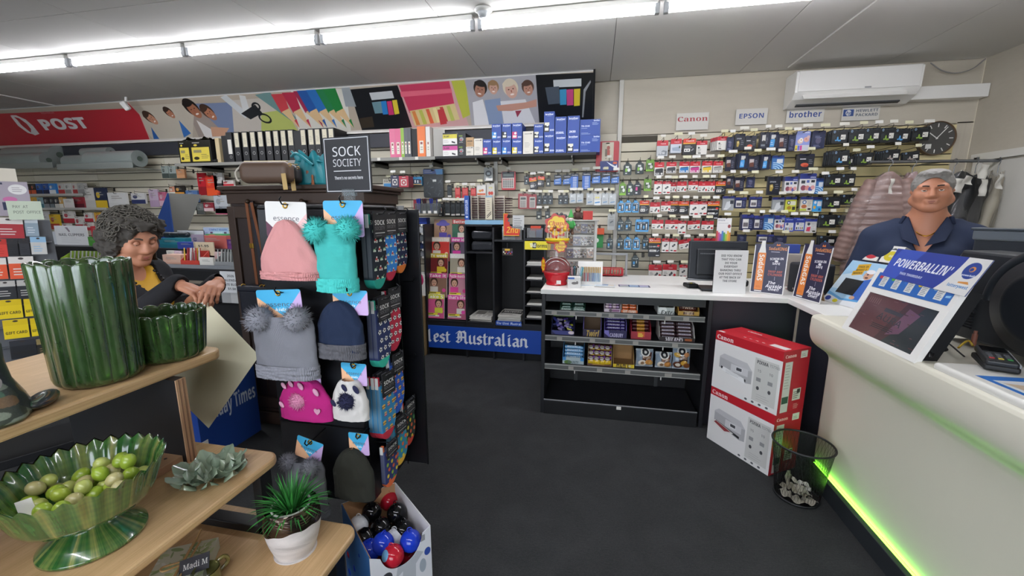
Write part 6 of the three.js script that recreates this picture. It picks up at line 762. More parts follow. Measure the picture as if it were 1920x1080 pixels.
{
const z=-3.34,r=rectZ(1288,457,1402,524,z),o=thing('till_screen','black till screen seen from behind on the white counter','screen',[r.x,CT,z]);
part('housing',at(box(r.w*.96,r.h+.02,.04,.01),0,r.h/2+.085,0,-.12),mat(0x1b1e24,.4),o);part('rear_cover',at(box(r.w*.72,r.h*.74,.03,.012),0,r.h/2+.075,.03,-.12),mat(0x15181d,.45),o);
part('vent_strip',join(Array.from({length:22},(_,i)=>at(box(.008,.008,.004),-r.w*.3+i*r.w*.6/21,r.h*.9+.03,.044,-.12))),mat(0x55585c,.5),o);
part('stand',join([at(box(.1,.2,.05,.012),.03,.1,.02),at(box(.24,.018,.2,.008),.0,.009,.02)]),mat(0x14161a,.4),o);
part('bottom_lip',at(box(r.w*.98,.014,.06,.005),0,.075,.012),M.steel,o);
const k=onY(1295,539,CT),d=thing('pin_pad','small black pin pad on the counter edge left of the notice','pin pad',[k.x,CT,k.z-.01],.2);part('body',at(box(.085,.032,.1,.01),0,.017,0),M.black,d);for(let i=0;i<6;i++)part('key',at(box(.014,.006,.01),-.022+(i%3)*.022,.035,-.01+floor(i/3)*.02),i===4?mat(0xb8a83a,.5):mat(0x9a9c9e,.5),d);
const m=onY(1404,520,CT),ph=thing('desk_phone','black cordless phone base between notice and soda gas card','phone',[1.13,CT,-3.55],.2);part('base',at(box(.13,.05,.14,.015),0,.026,0),M.black,ph);part('handset',at(box(.05,.17,.03,.012),0,.13,-.02,-.2),mat(0x25272b,.35),ph);part('display',at(box(.07,.03,.003),.0,.035,.071),mat(0x7f8a94,.2),ph);
solo('till_cable','black cable drooping from the till screen to the counter','cable',tube([[1.06,1.28,-3.36],[1.13,1.2,-3.4],[1.14,1.1,-3.42],[1.09,1.03,-3.4]],.004,30,6),M.black);
solo('folder_stack','pale grey upright folder holder between the two soda gas cards','folder',box(.2,.26,.12,.006),mat(0xa39c94,.6),[1.5,CT+.131,-3.62],-.1);
solo('display_box','silver and blue pack leaning on the grey folder holder','box',join([at(box(.16,.07,.05,.004),0,0,0)]),mat(0x3a4e9a,.4),[1.5,CT+.297,-3.62],-.1);
solo('leaflet_pile','pile of pink and white leaflets behind the second soda gas card','leaflets',join([at(box(.22,.012,.15),0,.006,0),at(box(.2,.012,.14),.01,.018,0,0,.1),at(box(.2,.012,.15),-.01,.03,0,0,-.1)]),mat(0xc9b0a8,.7),[1.55,CT+.0015,-3.36]);
const ma=art(220,90,(c,w,h)=>{fillR(c,'#3a4a78',0,0,w,h);for(let i=0;i<6;i++){fillR(c,['#b8a8c0','#b9c6dc','#c0b4d0','#c2cfc0','#a9c4e0','#c6cbe0'][i],8+(i%3)*70,8+floor(i/3)*40,62,34);}});const mp=onY(1189,537,CT),[g,mm]=printBox(.24,.0015,.09,{top:ma},M.navy,.25);solo('counter_mat','navy edged picture mat lying on the counter','mat',g,mm,[mp.x,CT+.0012,mp.z-.01]);
const ba=art(140,90,(c,w,h)=>{fillR(c,'#c9d3da',0,0,w,h);fillR(c,'#4a7ab0',8,8,w*.6,26);txt(c,'order',44,21,16,'#dfe6ec');fillR(c,'#d9d0c0',w*.66,8,40,60);lines(c,'#8494a2',10,46,70,4,10,3);});[[1104,535,.25,'blue brochure lying open on the counter front'],[1134,537,-.1,'pale brochure overlapping the blue one on the counter']].forEach(([px,py,t,l],i)=>{const p=onY(px,py,CT),[g2,m2]=printBox(.16,.003,.11,{top:ba},M.paper,.35);solo('brochure',l,'brochure',g2,m2,[p.x,CT+.002+i*.0035,p.z-.01],t);});
}
{
const p=onY(1041,537,CT),o=thing('lollipop_dispenser','red and clear lollipop dispenser with a yellow flower sign','dispenser',[p.x,CT,p.z-.11]);
const redP=mat(0xc2202c,.2),yel=mat(0xe8c81f,.3),clr=mat(0xf0e6e6,.05,{transmission:.92,thickness:0,side:T.DoubleSide});
part('foot',lathe([[0,0],[.085,0],[.088,.008],[.08,.03],[.092,.05]],48),redP,o);
part('bowl',new T.SphereGeometry(.108,40,24,PI*.95,PI*1.1,.55,1.6).translate(0,.125,0),mat(0xc2202c,.2,{side:T.DoubleSide}),o);part('bowl_base',lathe([[.09,.045],[.105,.085],[.108,.105],[.1,.108],[0,.1]],48),redP,o);
part('globe',new T.SphereGeometry(.108,48,24,0,PI*2,.4,1.35).translate(0,.125,0),clr,o);part('price_label',at(box(.035,.03,.003),.025,.03,.088),M.paper,o);part('rim_line',new T.TorusGeometry(.1,.0025,6,40,2.4).rotateZ(.3).rotateX(.5).translate(0,.135,.02),M.white,o);
part('neck',new T.CylinderGeometry(.078,.082,.12,40,1,true).translate(0,.285,0),clr,o);
part('tray',lathe([[0,.355],[.085,.345],[.096,.36],[.098,.372],[.09,.376],[0,.372]],48),yel,o);part('tray_band',lathe([[.08,.334],[.09,.34],[.09,.352],[.08,.352]],48),mat(0xd35a2a,.3),o);
const fa=art(150,150,(c,w,h)=>{fillR(c,'#c23a2c',0,0,w,h);for(let i=0;i<7;i++){const a=i/7*6.283;disc(c,'#ecc92a',w/2+cos(a)*36,h/2+sin(a)*36,24);}disc(c,'#ecc92a',w/2,h/2,44);txt(c,'Chupa',w/2,h*.4,34,'#b8322c',{italic:1,font:'serif'});txt(c,'Chups',w/2,h*.63,34,'#b8322c',{italic:1,font:'serif'});});
const flower=(R)=>{const s=new T.Shape();for(let i=0;i<=70;i++){const a=i/70*PI*2,r=R*(.9+.1*cos(a*7));i?s.lineTo(cos(a)*r,sin(a)*r):s.moveTo(r,0);}return s;};
part('flower_sign',plate(flower(.1),.006,fa).translate(-.005,.475,.045),artMat(fa,.35),o);part('flower_badge',plate(flower(.055),.005,fa).translate(.03,.318,.082),artMat(fa,.35),o);part('oval_badge',plate(flower(.05),.005,fa).scale(.55,1.25,1).rotateY(-.75).translate(-.1,.165,.065),artMat(fa,.35),o);part('sign_post',rod([-.005,.37,.035],[-.005,.42,.045],.006),redP,o);
const cols=[['orange',0xd9843a],['cream',0xd9c9a0],['yellow',0xd8b83a],['peach',0xd8a27a],['red',0xb8433a],['brown',0x8a5a3a]];for(let i=0;i<18;i++){const a=i/18*PI*2,R=.083,y=.435+(i%2)*.02,[w,col]=cols[i%6];const l=thing('lollipop',`${w} lollipop in the dispenser tray, ${ORD[floor(i / 6)]} of its colour clockwise`,'lollipop',[p.x+cos(a)*R,CT,p.z-.11+sin(a)*R],0,'lollipops in the dispenser tray');part('stick',rod([0,.377,0],[0,y,0],.002,6),M.white,l);part('sweet',ball(.0145,14),mat(col,.2),l,[0,y+.01,0]);part('wrapper',lathe([[.002,.002],[.009,-.014],[.003,-.006]],10),mat(0xd6d0c4,.2),l,[0,y,0]);}
}
{
const z=-3.5,r=rectZ(1058,413,1116,517,z),h=r.t-CT,o=thing('trinket_stand','clear counter stand hung with bagged silver trinkets behind the lollipop dispenser','stand',[r.x,CT,z],.12);
part('back_panel',at(box(r.w,h,.008),0,h/2,-.02),mat(0xb9b4aa,.25,{transmission:.5,thickness:0}),o);part('post',at(box(.024,h,.03,.004),r.w/2,h/2,-.01),mat(0xc9c8c4,.2),o);part('top_ledge',at(box(r.w+.03,.01,.14,.003),0,h,.02),mat(0xb0aea9,.2),o);part('foot',at(box(r.w,.012,.18,.003),0,.007,.03),mat(0xc9c8c4,.2),o);
const bagA=[0,1,2,3].map((k)=>art(60,74,(c,w,h2)=>{fillR(c,['#8b8983','#9a8470','#6f6c7c','#a3a099'][k],0,0,w,h2);fillR(c,'#b9b5ac',0,0,w,12);for(let i=0;i<34;i++)disc(c,pick(['#d5d2cb','#5d5852','#8a6a58','#77748a','#3f3c38','#b0a89a']),rr(6,w-6),rr(18,h2-6),rr(2,7),rr(2,6));}));
let n=0;const rot=new T.Matrix4().makeRotationY(.12);for(let j=0;j<4;j++)for(let i=0;i<4;i++){const a=bagA[(i+j)%4],[g,m]=printBox(.062,.09,.012,{front:a},mat(0xa9a59c,.2),.15),v=V(-r.w/2+.045+i*(r.w-.09)/3,h-.06-j*.104,.012).applyMatrix4(rot);solo('trinket_bag',`small clear bag of silver trinkets, ${ORD[j]} row down, ${ORD[i]} from the dispenser side`,'bag',g,m,[r.x+v.x,CT+v.y,z+v.z],[0,.12+rr(-.06,.06),rr(-.04,.04)],'bagged trinkets on the counter stand');n++;}
const top=CT+h+.006,X=(px)=>onZ(px,400,z).x;
{const s=1.0,gn=thing('gnome_figure','small garden gnome figure in a green pointed hat on the trinket stand','figure',[X(1072),top-.115,z+.1]);const leg=mat(0x5b4030,.6),green=mat(0x3f9a4a,.5),skin=mat(0xc79a78,.6);part('legs',join([rod([-.014,.0,0],[-.014,.05,0],.011,10),rod([.014,.0,0],[.014,.05,0],.011,10),at(ball(.014),-.016,.006,.008),at(ball(.014),.016,.006,.008)]),leg,gn);part('coat',lathe([[0,.04],[.026,.045],[.03,.06],[.026,.09],[.016,.112],[0,.115]],20),green,gn);part('arm',join([rod([-.022,.1,0],[-.036,.068,.014],.008,8),rod([.022,.1,0],[.036,.068,.014],.008,8)]),green,gn);part('head',ball(.02),skin,gn,[0,.128,0]);part('beard',lathe([[0,.09],[.012,.102],[.019,.12],[.017,.128],[0,.128]],16),M.white,gn,[0,0,.008]);part('hat',lathe([[.024,.134],[.022,.14],[.012,.17],[.004,.196],[0,.202]],20),green,gn);part('hanging_hook',rod([0,.0,-.01],[0,.0,-.06],.004),M.steel,gn);}
{const mk=mat(0x4a2f28,.7),b=thing('ape_figure','small dark brown seated ape figure on the trinket stand','figure',[X(1084),top,z+.02]);part('body',lathe([[0,0],[.032,.004],[.036,.03],[.026,.06],[0,.066]],20),mk,b);part('head',ball(.026),mk,b,[0,.08,.004]);part('arm',join([rod([-.028,.055,.01],[-.03,.012,.026],.009,8),rod([.028,.055,.01],[.03,.012,.026],.009,8)]),mk,b);part('face',at(ball(.016),0,0,0,0,0,0,[1,.9,.6]),mat(0x7d5a4a,.7),b,[0,.077,.024]);}
{const gr=mat(0x4b4a4c,.5);[[1046,'left'],[1055,'right']].forEach(([px],i)=>{const b=thing('bird_figure',i?'small grey bird figure beside the gnome':'small dark bird figure beside the flower sign','figure',[X(px)+.012,top,z+.02]);part('body',at(ball(.024),0,0,0,0,0,.4,[1.2,.85,.8]),gr,b,[0,.022,0]);part('head',ball(.014),gr,b,[-.02,.044,0]);part('beak',at(new T.ConeGeometry(.005,.014,8),-.037,.044,0,0,0,PI/2),mat(0xa8803a,.5),b);part('tail',at(box(.03,.006,.014,.002),.035,.026,0,0,0,.3),gr,b);});}
const rc=rectZ(1093,397,1111,413,z);solo('red_gift_box','small red box with a pale label at the trinket stand end','box',join([box(rc.w,rc.h,.05,.003)]),mat(0xb8362f,.5),[rc.x,top+rc.h/2,z+.02],.1);solo('green_block','small teal block behind the ape figure','block',box(.05,.03,.03,.003),mat(0x3c8a78,.5),[X(1092),top+.016,z-.02]);
const bz=-3.32,b=rectZ(1083,491,1130,529,bz),pb=thing('pen_board','white display board of twelve gold topped pens on the counter','display',[b.x,CT,bz],[-.25,.02,0]);part('board',at(box(b.w,b.h+.03,.006,.002),0,b.h/2+.015,0),M.white,pb);part('easel_back',at(box(b.w,.004,.09),0,.003,-.045),M.white,pb);
const pc=[0x6a4a3a,0x7a6a60,0x8a2f3a,0x8a8a90,0x9a3a44,0x6a6f78,0x7f8a9a,0x4a6a9a,0x6f93b4,0x9ab0c4,0x7a9ab8,0x8aa4b0];for(let i=0;i<12;i++){const l=thing('gift_pen',`gold topped pen on the white pen board, ${ORD[i]} from the dispenser side`,'pen',[b.x,CT,bz],[-.25,.02,0],'gift pens on the white board');const x=-b.w*.36+i*b.w*.76/11;part('barrel',rod([x,.03,.009],[x,.1,.009],.0045,8),mat(pc[i],.25),l);part('gold_top',rod([x,.1,.009],[x,b.h*.9,.009],.004,8),M.brass,l);part('tip',rod([x,.016,.009],[x,.03,.009],.002,6),M.white,l);}
const pbx=rectZ(1064,517,1088,537,-3.16),px=solo('pen_carton','white carton with an elephant drawing in front of the pens','carton',...(()=>{const a=art(110,80,(c,w,h2)=>{fillR(c,'#d3d2cf',0,0,w,h2);disc(c,'#6d6a68',w*.5,h2*.55,24,10);disc(c,'#6d6a68',w*.72,h2*.5,10,12);fillR(c,'#3c62b0',0,0,w*.5,14);});return printBox(pbx.w,pbx.h,.07,{front:a},M.white);})(),[pbx.x,CT+pbx.h/2+.001,-3.2],.1);
const cu=thing('desk_pen_cup','clear pen cup between the dispenser and the pen board','pen cup',[pbx.x+.01,CT,-3.3]);part('cup',new T.CylinderGeometry(.045,.04,.09,28,1,true).translate(0,.046,0),mat(0xdadcdd,.08,{transmission:.85,thickness:0,side:T.DoubleSide}),cu);part('bottom',cyl(.04,.04,.003).clone().translate(0,.002,0),M.white,cu);
const names=['aqua','pale blue','white','navy','pink','grey','teal','black','sky blue'],nc=[0x5fb0b8,0x9cc0d4,0xd8d8d6,0x23304a,0xc08a94,0x8a8d92,0x4a98a0,0x1d1f24,0x7ab4d8];names.forEach((nm,i)=>{const a=i/9*6.28;solo('desk_pen',`${nm} pen standing in the clear desk cup`,'pen',rod([0,.005,0],[0,.15,0],.005,8),mat(nc[i],.35),[pbx.x+.01+cos(a)*.024,CT,-3.3+sin(a)*.024],[sin(a)*.16,0,-cos(a)*.16-.05],'pens in the clear desk cup');});
const wz=-4.2,w=rectZ(1112,482,1166,518,wz),t=thing('wire_shelf','small grey wire shelf on the counter back holding a red basket','shelf',[w.x,CT,-3.9]);part('top_bar',at(box(.34,.02,.03,.004),0,.2,0),M.grey,t);part('upright',join([at(box(.02,.2,.03,.004),-.16,.1,0),at(box(.02,.2,.03,.004),.16,.1,0)]),M.grey,t);part('lower_bar',at(box(.34,.01,.05),0,.006,0),M.grey,t);
const bk=thing('red_basket','small red plastic basket on the grey wire shelf','basket',[w.x+.02,CT+.012,-3.86]);const bars=[];for(let i=0;i<9;i++)bars.push(at(box(.006,.06,.003),-.1+i*.025,.03,.05),at(box(.006,.06,.003),-.1+i*.025,.03,-.05));part('sides',join([...bars,at(box(.22,.008,.003),0,.06,.05),at(box(.22,.008,.003),0,.06,-.05),at(box(.22,.008,.003),0,.004,.05),at(box(.003,.06,.1),-.11,.03,0),at(box(.003,.06,.1),.11,.03,0),at(box(.22,.003,.1),0,.002,0)]),M.red,bk);
[-.04,.05].forEach((dx,i)=>solo('tape_roll',i?'tan tape roll in the red basket, right one':'tan tape roll in the red basket, left one','tape',at(cyl(.035,.035,.05,24),0,0,0),mat(0xa08a72,.6),[w.x+.02+dx,CT+.045,-3.86],0,'tape rolls in the red basket'));
const ga=art(90,110,(c,w2,h2)=>{fillR(c,'#2f8a44',0,0,w2,h2);txt(c,'P',w2*.45,h2*.55,84,'#dfe3da',{weight:'bold'});});const gr=rectZ(1105,440,1131,465,-4.5),[gg,gm]=printBox(gr.w,gr.h,.004,{front:ga},mat(0x2f8a44,.5));solo('parking_card','green card with a white letter P on the slat wall','sign',gg,gm,[gr.x,gr.y,BACK+.05]);peg(gr.x,gr.t-.012,BACK+.06,'the green parking letter card',false);
const or=rectZ(1115,428,1133,440,-4.5);solo('ink_jar_pack','small orange and black pack above the green letter card','pack',box(or.w,or.h,.04,.003),mat(0xd0562e,.5),[or.x,or.y,BACK+.06]);peg(or.x,or.t-.008,BACK+.09,'the small orange pack',false);
}
{
const o=thing('lottery_machine','large black lottery machine with a round back plate at the picture edge','machine',[1.62,1.043,-1.93],-1.52),dk=mat(0x22262b,.4),d2=mat(0x1a1d21,.45);
const sh=poly([[-.3,.02],[.3,.02],[.3,.3],[.26,.38],[-.26,.38],[-.3,.3]]);
part('body',extr(sh,.14,.012).translate(0,0,-.16),dk,o);
part('round_plate',new T.LatheGeometry([V2(.0,.012),V2(.1,.012),V2(.115,.02),V2(.13,.02),V2(.145,.008),V2(.185,.004),V2(.195,-.012),V2(.2,-.03)],64).rotateX(PI/2).translate(.12,.21,.02),d2,o);
part('arch_cover',new T.TorusGeometry(.215,.022,14,60,PI).translate(.12,.2,.0),dk,o);
for(let i=0;i<12;i++)part('vent_rib',at(box(.1,.004,.008),-.2,.06+i*.012,-.002),d2,o);
const s=thing('till_monitor','black monitor with a grey top bar standing behind the lottery machine','monitor',[1.99,1.007,-2.22],-1.1),mw=.56;part('screen_back',at(box(mw,.36,.04,.012),0,.3,0),mat(0x2a2f36,.4),s);part('top_bar',at(box(mw+.01,.05,.06,.01),0,.485,.0),mat(0x5f666d,.35),s);part('bar_cap',at(box(mw+.02,.012,.075,.004),0,.514,0),mat(0x394048,.35),s);part('stand',join([at(box(.12,.2,.05,.01),0,.1,-.02),at(box(.26,.016,.2,.006),0,.008,0)]),M.black,s);
solo('yellow_cable','short yellow network cable behind the tilted display','cable',tube([onY(1797,652,1.06),onY(1806,644,1.07),onY(1818,640,1.06),onY(1824,648,1.05)],.004,24,6),mat(0xcaa92f,.5));
solo('glue_stick','small brown stick bottle standing behind the tilted display','bottle',join([at(cyl(.009,.009,.05,14),0,.026,0),at(cyl(.006,.006,.014,12),0,.058,0)]),mat(0x7a4a3a,.5),onY(1824,648,1.044).setY(1.044));
}
{
const a=onZ(1630,304,-4.25),b=onZ(1832,302,-4.25),rail=thing('clothes_rail','chrome garment rail fixed to the back wall beside the clock','rail',[0,0,0]);part('bar',rod([a.x,a.y,-4.25],[RIGHT-.01,b.y,-4.25],.013,14),M.steel,rail);part('bracket',join([rod([a.x+.05,a.y,-4.25],[a.x+.05,a.y,BACK],.008),at(box(.05,.05,.012),a.x+.05,a.y,BACK+.006),rod([2.85,b.y,-4.25],[2.85,b.y,BACK],.008)]),M.steel,rail);
const film=mat(0xfafafa,.1,{transmission:.97,specularIntensity:.6,thickness:0,side:T.DoubleSide});
function garment(px,w,h,d,col,label,quilt,turn,z=-4.22,film_=true){
const x=onZ(px,304,-4.25).x,top=a.y-.09,g=thing('garment',label,'garment',[x,top,z],turn);
const nx=40,ny=70,P=[],I=[],U=[],ring=(v)=>{const y=-v*h,sh=v<.42?.3+.7*sin((v/.42)*PI/2):1+.04*sin(v*4);const q=quilt?abs(sin(v*quilt*PI))**.5*.012:0;for(let i=0;i<=nx;i++){const t=i/nx*PI*2,rx=w/2*sh+q,rz=d/2*(.7+.3*sh)+q+.02*noise.noise(cos(t)*2.5,y*6,px);P.push(cos(t)*rx,y-abs(cos(t))**2*(v<.3?.05*(1-v/.3):0),sin(t)*rz+(quilt?0:.03*noise.noise(cos(t)*4,y*3,px*2)));U.push(i/nx,v);}};
for(let j=0;j<=ny;j++)ring(j/ny);for(let j=0;j<ny;j++)for(let i=0;i<nx;i++){const k=j*(nx+1)+i;I.push(k,k+1,k+nx+1,k+1,k+nx+2,k+nx+1);}
const geo=new T.BufferGeometry();geo.setAttribute('position',new T.Float32BufferAttribute(P,3));geo.setAttribute('uv',new T.Float32BufferAttribute(U,2));geo.setIndex(I);geo.computeVertexNormals();part('body',geo,mat(col,quilt?.45:.55,{side:T.DoubleSide}),g);
for(const s of[-1,1]){const L=h*.8,pr=[];for(let i=0;i<=60;i++){const v=i/60;pr.push([(.03+.03*sin(min(1,v*3)*1.57))*(d/.16)*(v>.97?.6:1)+(quilt?abs(sin(v*quilt*2.8))**.5*.01:.006*sin(v*19+px)),-L*v]);}part('sleeve',lathe(pr,20),mat(col,quilt?.5:.55,{side:T.DoubleSide}),g,[s*w*.24,-.06,.035],[.04,0,s*.2]);}
part('hanger_hook',tube([[0,-.02,0],[0,.04,0],[.02,.075,0],[.0,.105,0],[-.022,.085,0]],.003,24,6),M.steel,g);
if(film_){const fg=geo.clone(),p=fg.attributes.position;for(let i=0;i<p.count;i++){const k=1.16+.07*noise.noise(p.getX(i)*9,p.getY(i)*8,p.getZ(i)*9);p.setXYZ(i,p.getX(i)*k,p.getY(i)*1.03+.01,p.getZ(i)*k+.01);}fg.computeVertexNormals();part('plastic_cover',fg,film,g);}
return g;
}
garment(1662,.46,.92,.17,0x8f736b,'dusty pink quilted puffer jacket under clear plastic',16,-.35,-4.2);
garment(1712,.3,.9,.14,0x9a7d7a,'smooth pink coat partly behind the shop assistant',0,-.2,-4.24);
garment(1790,.42,.85,.16,0x0f1114,'black jacket in crinkled clear plastic behind the shop assistant',0,.3,-4.24);
garment(1826,.42,.85,.16,0x0d0f12,'second black jacket in clear plastic with a white tissue collar',0,.5,-4.22);
garment(1868,.16,.9,.1,0x9b9484,'pale stone garment in clear plastic at the rail end',0,.6,-4.22);
const tag=(px,py,w,h,label,t)=>{const p=onZ(px,py,-4.05);const g=new T.PlaneGeometry(w,h,8,8),q=g.attributes.position;for(let i=0;i<q.count;i++)q.setZ(i,noise.noise(q.getX(i)*14,q.getY(i)*14,px)*.03);g.computeVertexNormals();solo('paper_ticket',label,'ticket',g,mat(0xd6d3ca,.7,{side:T.DoubleSide}),p,[0,t,rr(-.2,.2)],'paper tickets on the garments');};
tag(1670,349,.035,.12,'narrow paper ticket on the pink puffer jacket',.2);tag(1798,348,.09,.11,'white paper ticket on the first black jacket',.2);tag(1842,322,.1,.11,'white tissue bow at the neck of the second black jacket',.4);tag(1842,352,.07,.13,'white tissue tail below the bow on the black jacket',.4);tag(1874,340,.09,.11,'white paper ticket on the pale stone garment',.5);tag(1814,338,.09,.06,'grey paper ticket between the two black jackets',.2);
}
// --- STEPPED TIMBER DISPLAY TABLE
const woodTex=tile(512,(x,y,n)=>{const g=noise.noise(x*.16,y*.006,2)*10+noise.noise(x*.5,y*.012,7)*8+noise.noise(x*1.1,y*.03,4)*6+noise.noise(x*.03,y*.003,5)*12+(rnd()-.5)*5;return[199+g,165+g,120+g];});
woodTex.repeat.set(2.2,1.1);
const wood=new T.MeshStandardMaterial({map:woodTex,roughness:.42}),plyEdge=mat(0xc09a78,.6),plyDark=mat(0x8a6a52,.6);
const topUV=(g)=>{const p=g.attributes.position,uv=g.attributes.uv;for(let i=0;i<p.count;i++)uv.setXY(i,p.getX(i)+p.getY(i),p.getZ(i));return g;};
{
const t=thing('display_table','three step timber display table on black legs holding green ceramics','table');
const boardG=(x0,x1,z0,z1,y,th)=>{const w=x1-x0,d=z1-z0,g=extr(roundRect(w-.016,d-.016,.045),th-.016,.008,10).rotateX(-PI/2).translate((x0+x1)/2,y-th+.008,(z0+z1)/2);return topUV(g);};
part('upper_board',boardG(-2.0,-1.388,-1.27,.3,1.087,.036),wood,t);part('middle_board',boardG(-1.86,-1.075,-1.155,.3,.75,.028),wood,t);part('lower_board',boardG(-1.75,-.8,-1.175,.3,.48,.028),wood,t);
for(const z of[-1.05,-.1]){part('upper_support',at(box(.5,.3,.034),-1.6,.901,z),M.black,t);part('plywood_edge',join([at(box(.004,.3,.034),-1.348,.901,z)]),plyEdge,t);part('ply_layer',join([at(box(.002,.3,.006),-1.3455,.901,z-.006),at(box(.002,.3,.004),-1.3455,.901,z+.008)]),plyDark,t);}
const blk=part('support_block',at(box(.13,.028,.1,.002),-1.43,.764,-.983),plyEdge,t);for(const[dx,dz]of[[-.035,-.02],[.03,-.02],[-.02,.025],[.04,.025]])part('screw',at(cyl(.005,.005,.003,12),-1.43+dx,.7785,-.983+dz),M.chrome,blk);
for(const z of[-1.09,-.05]){part('middle_leg',join([at(box(.035,.242,.05,.003),-1.112,.601,z),at(box(.72,.03,.05,.003),-1.47,.495,z)]),M.black,t);part('lower_leg',join([at(box(.04,.45,.05,.003),-.85,.226,z),at(box(.04,.45,.05,.003),-1.7,.226,z),at(box(.81,.04,.05,.003),-1.275,.02,z)]),M.black,t);}
}
const greenGlazeTex=tile(256,(x,y,n)=>{const g=noise.noise(x*.05,y*.02,3)*16+noise.noise(x*.16,y*.09,8)*9+(rnd()-.5)*5,b=max(0,noise.noise(x*.04,y*.012,15))*26;return[44+g*.7+b,72+g+b*.6,34+g*.6+b*.3];});
greenGlazeTex.repeat.set(3,1);
const greenGlaze=new T.MeshPhysicalMaterial({map:greenGlazeTex,roughness:.22,clearcoat:1,clearcoatRoughness:.06});
function ribbedVase(R0,R1,H,n,th,lipWave){
const nu=224,prof=[],N=26;
for(let i=0;i<=8;i++){const a=i/8*PI/2;prof.push([R0-.03+sin(a)*.03,.03-cos(a)*.03,sin(a)]);}
for(let i=1;i<=N;i++){const v=i/N;prof.push([R0+(R1-R0)*v,.03+(H-.03)*v,1]);}
prof.push([R1-th*.25,H+.004,1,1],[R1-th*.7,H+.003,1,1],[R1-th,H-.004,1,1]);for(let i=1;i<=10;i++){const v=1-i/10;prof.push([R0+(R1-R0)*v-th,.02+(H-.03)*v,.9]);}prof.unshift([0,.0,0]);prof.push([0,.02,0]);
const P=[],U=[],I=[];prof.forEach(([r,y,k],j)=>{for(let i=0;i<=nu;i++){const t=i/nu*PI*2,lobe=abs(sin(t*n/2))**.6,rad=r*(1+(lobe-.55)*.07*(k??0)),yy=y+(y>H*.8?lipWave*(lobe-.5)*((y/H-.8)/.2):0);P.push(cos(t)*rad,yy,sin(t)*rad);U.push(i/nu,j/prof.length);}});
for(let j=0;j+1<prof.length;j++)for(let i=0;i<nu;i++){const k=j*(nu+1)+i;I.push(k,k+nu+1,k+1,k+1,k+nu+1,k+nu+2);}
const g=new T.BufferGeometry();g.setAttribute('position',new T.Float32BufferAttribute(P,3));g.setAttribute('uv',new T.Float32BufferAttribute(U,2));g.setIndex(I);g.computeVertexNormals();return g;
}
solo('ribbed_vase','tall dark green glazed ribbed vase on the top step of the timber table','vase',ribbedVase(.103,.112,.366,15,.016,.009),greenGlaze,[-1.5,1.0872,-.935],.1);
solo('ribbed_vase','short dark green glazed ribbed planter at the end of the top step','planter',ribbedVase(.108,.121,.168,16,.014,.009),greenGlaze,[-1.492,1.0872,-1.14],.25);
const stripeTex=tile(512,(x,y,n)=>{const s=max(0,noise.noise(x*.045,2.5,1)+.25+noise.noise(x*.2,y*.01,4)*.3),g=noise.noise(x*.05,y*.05,6)*12+noise.noise(x*.4,y*.03,9)*10,ring=sin(y*.5)*3;return[38+g*.6+s*105+ring,88+g+s*52+ring,40+g*.5+s*38];});
const bowlGlaze=new T.MeshPhysicalMaterial({map:stripeTex,roughness:.2,clearcoat:1,clearcoatRoughness:.05,side:T.DoubleSide});
const BX=-1.272,BZ=-.712,BY=.7505;
{
const prof=[[0,.012],[.1,0],[.108,.004],[.107,.012],[.085,.03],[.058,.052],[.048,.075],[.056,.088],[.1,.092],[.126,.1],[.136,.116],[.147,.15],[.157,.182],[.164,.2,1],[.158,.196,1],[.147,.175],[.136,.142],[.12,.112],[.07,.103],[0,.102]];
const nu=240,pts=30,P=[],U=[],I=[];prof.forEach(([r,y,k],j)=>{for(let i=0;i<=nu;i++){const t=i/nu*PI*2,tooth=abs(((t*pts/(PI*2))%1)-.5)*2,up=k?(1-tooth)*.014-.004:0,rr2=r*(y>.12?1+.012*cos(t*pts):1)+(k?(1-tooth)*.008:0);P.push(cos(t)*rr2,y+up,sin(t)*rr2);U.push(i/nu*2,j/prof.length);}});
for(let j=0;j+1<prof.length;j++)for(let i=0;i<nu;i++){const k=j*(nu+1)+i;I.push(k,k+nu+1,k+1,k+1,k+nu+1,k+nu+2);}
const g=new T.BufferGeometry();g.setAttribute('position',new T.Float32BufferAttribute(P,3));g.setAttribute('uv',new T.Float32BufferAttribute(U,2));g.setIndex(I);g.computeVertexNormals();
const b=thing('pedestal_bowl','green and ochre striped pedestal bowl with a toothed rim on the middle step','bowl',[BX,BY,BZ]);part('bowl',g,bowlGlaze,b);
part('price_tag',at(box(.03,.04,.001),-.02,.165,.1,-.2,.6,.3),M.paper,b);
const gm=[[0xa9bd45,'light green'],[0x9cb63a,'bright green'],[0xb9c26a,'pale'],[0xb8b07a,'blushed'],[0x93ab38,'deep green']].map(([c,w])=>[new T.MeshPhysicalMaterial({color:c,roughness:.28,clearcoat:.4,clearcoatRoughness:.25,sheen:.2}),w]);
const spots=[];for(let tries=0;spots.length<44&&tries<4000;tries++){const a=rr(0,6.283),R=sqrt(rnd())*.118,x=cos(a)*R,z=sin(a)*R;let y=.12+rr(0,.012);for(const s of spots){const d=hypot(s[0]-x,s[2]-z);if(d<.032)y=max(y,s[1]+sqrt(.033**2-d*d));}const heap=x*.25-z*.55;if(y<.158+max(0,heap)*.66&&!(R>.1&&y>.17))spots.push([x,y,z]);}
const gg=[1.12,1.22,1.32].map((k)=>at(ball(.0172,18),0,0,0,0,0,0,[k,1,1]));
spots.forEach(([x,y,z],i)=>{const[m,w]=gm[i%5];solo('grape',`${w} grape in the toothed bowl, ${ORD[floor(i / 5)]} of that shade from the bottom`,'grape',gg[i%3],m,[BX+x,BY+y,BZ+z],[rr(0,3),rr(0,3),rr(0,3)],'grapes in the pedestal bowl');});
}
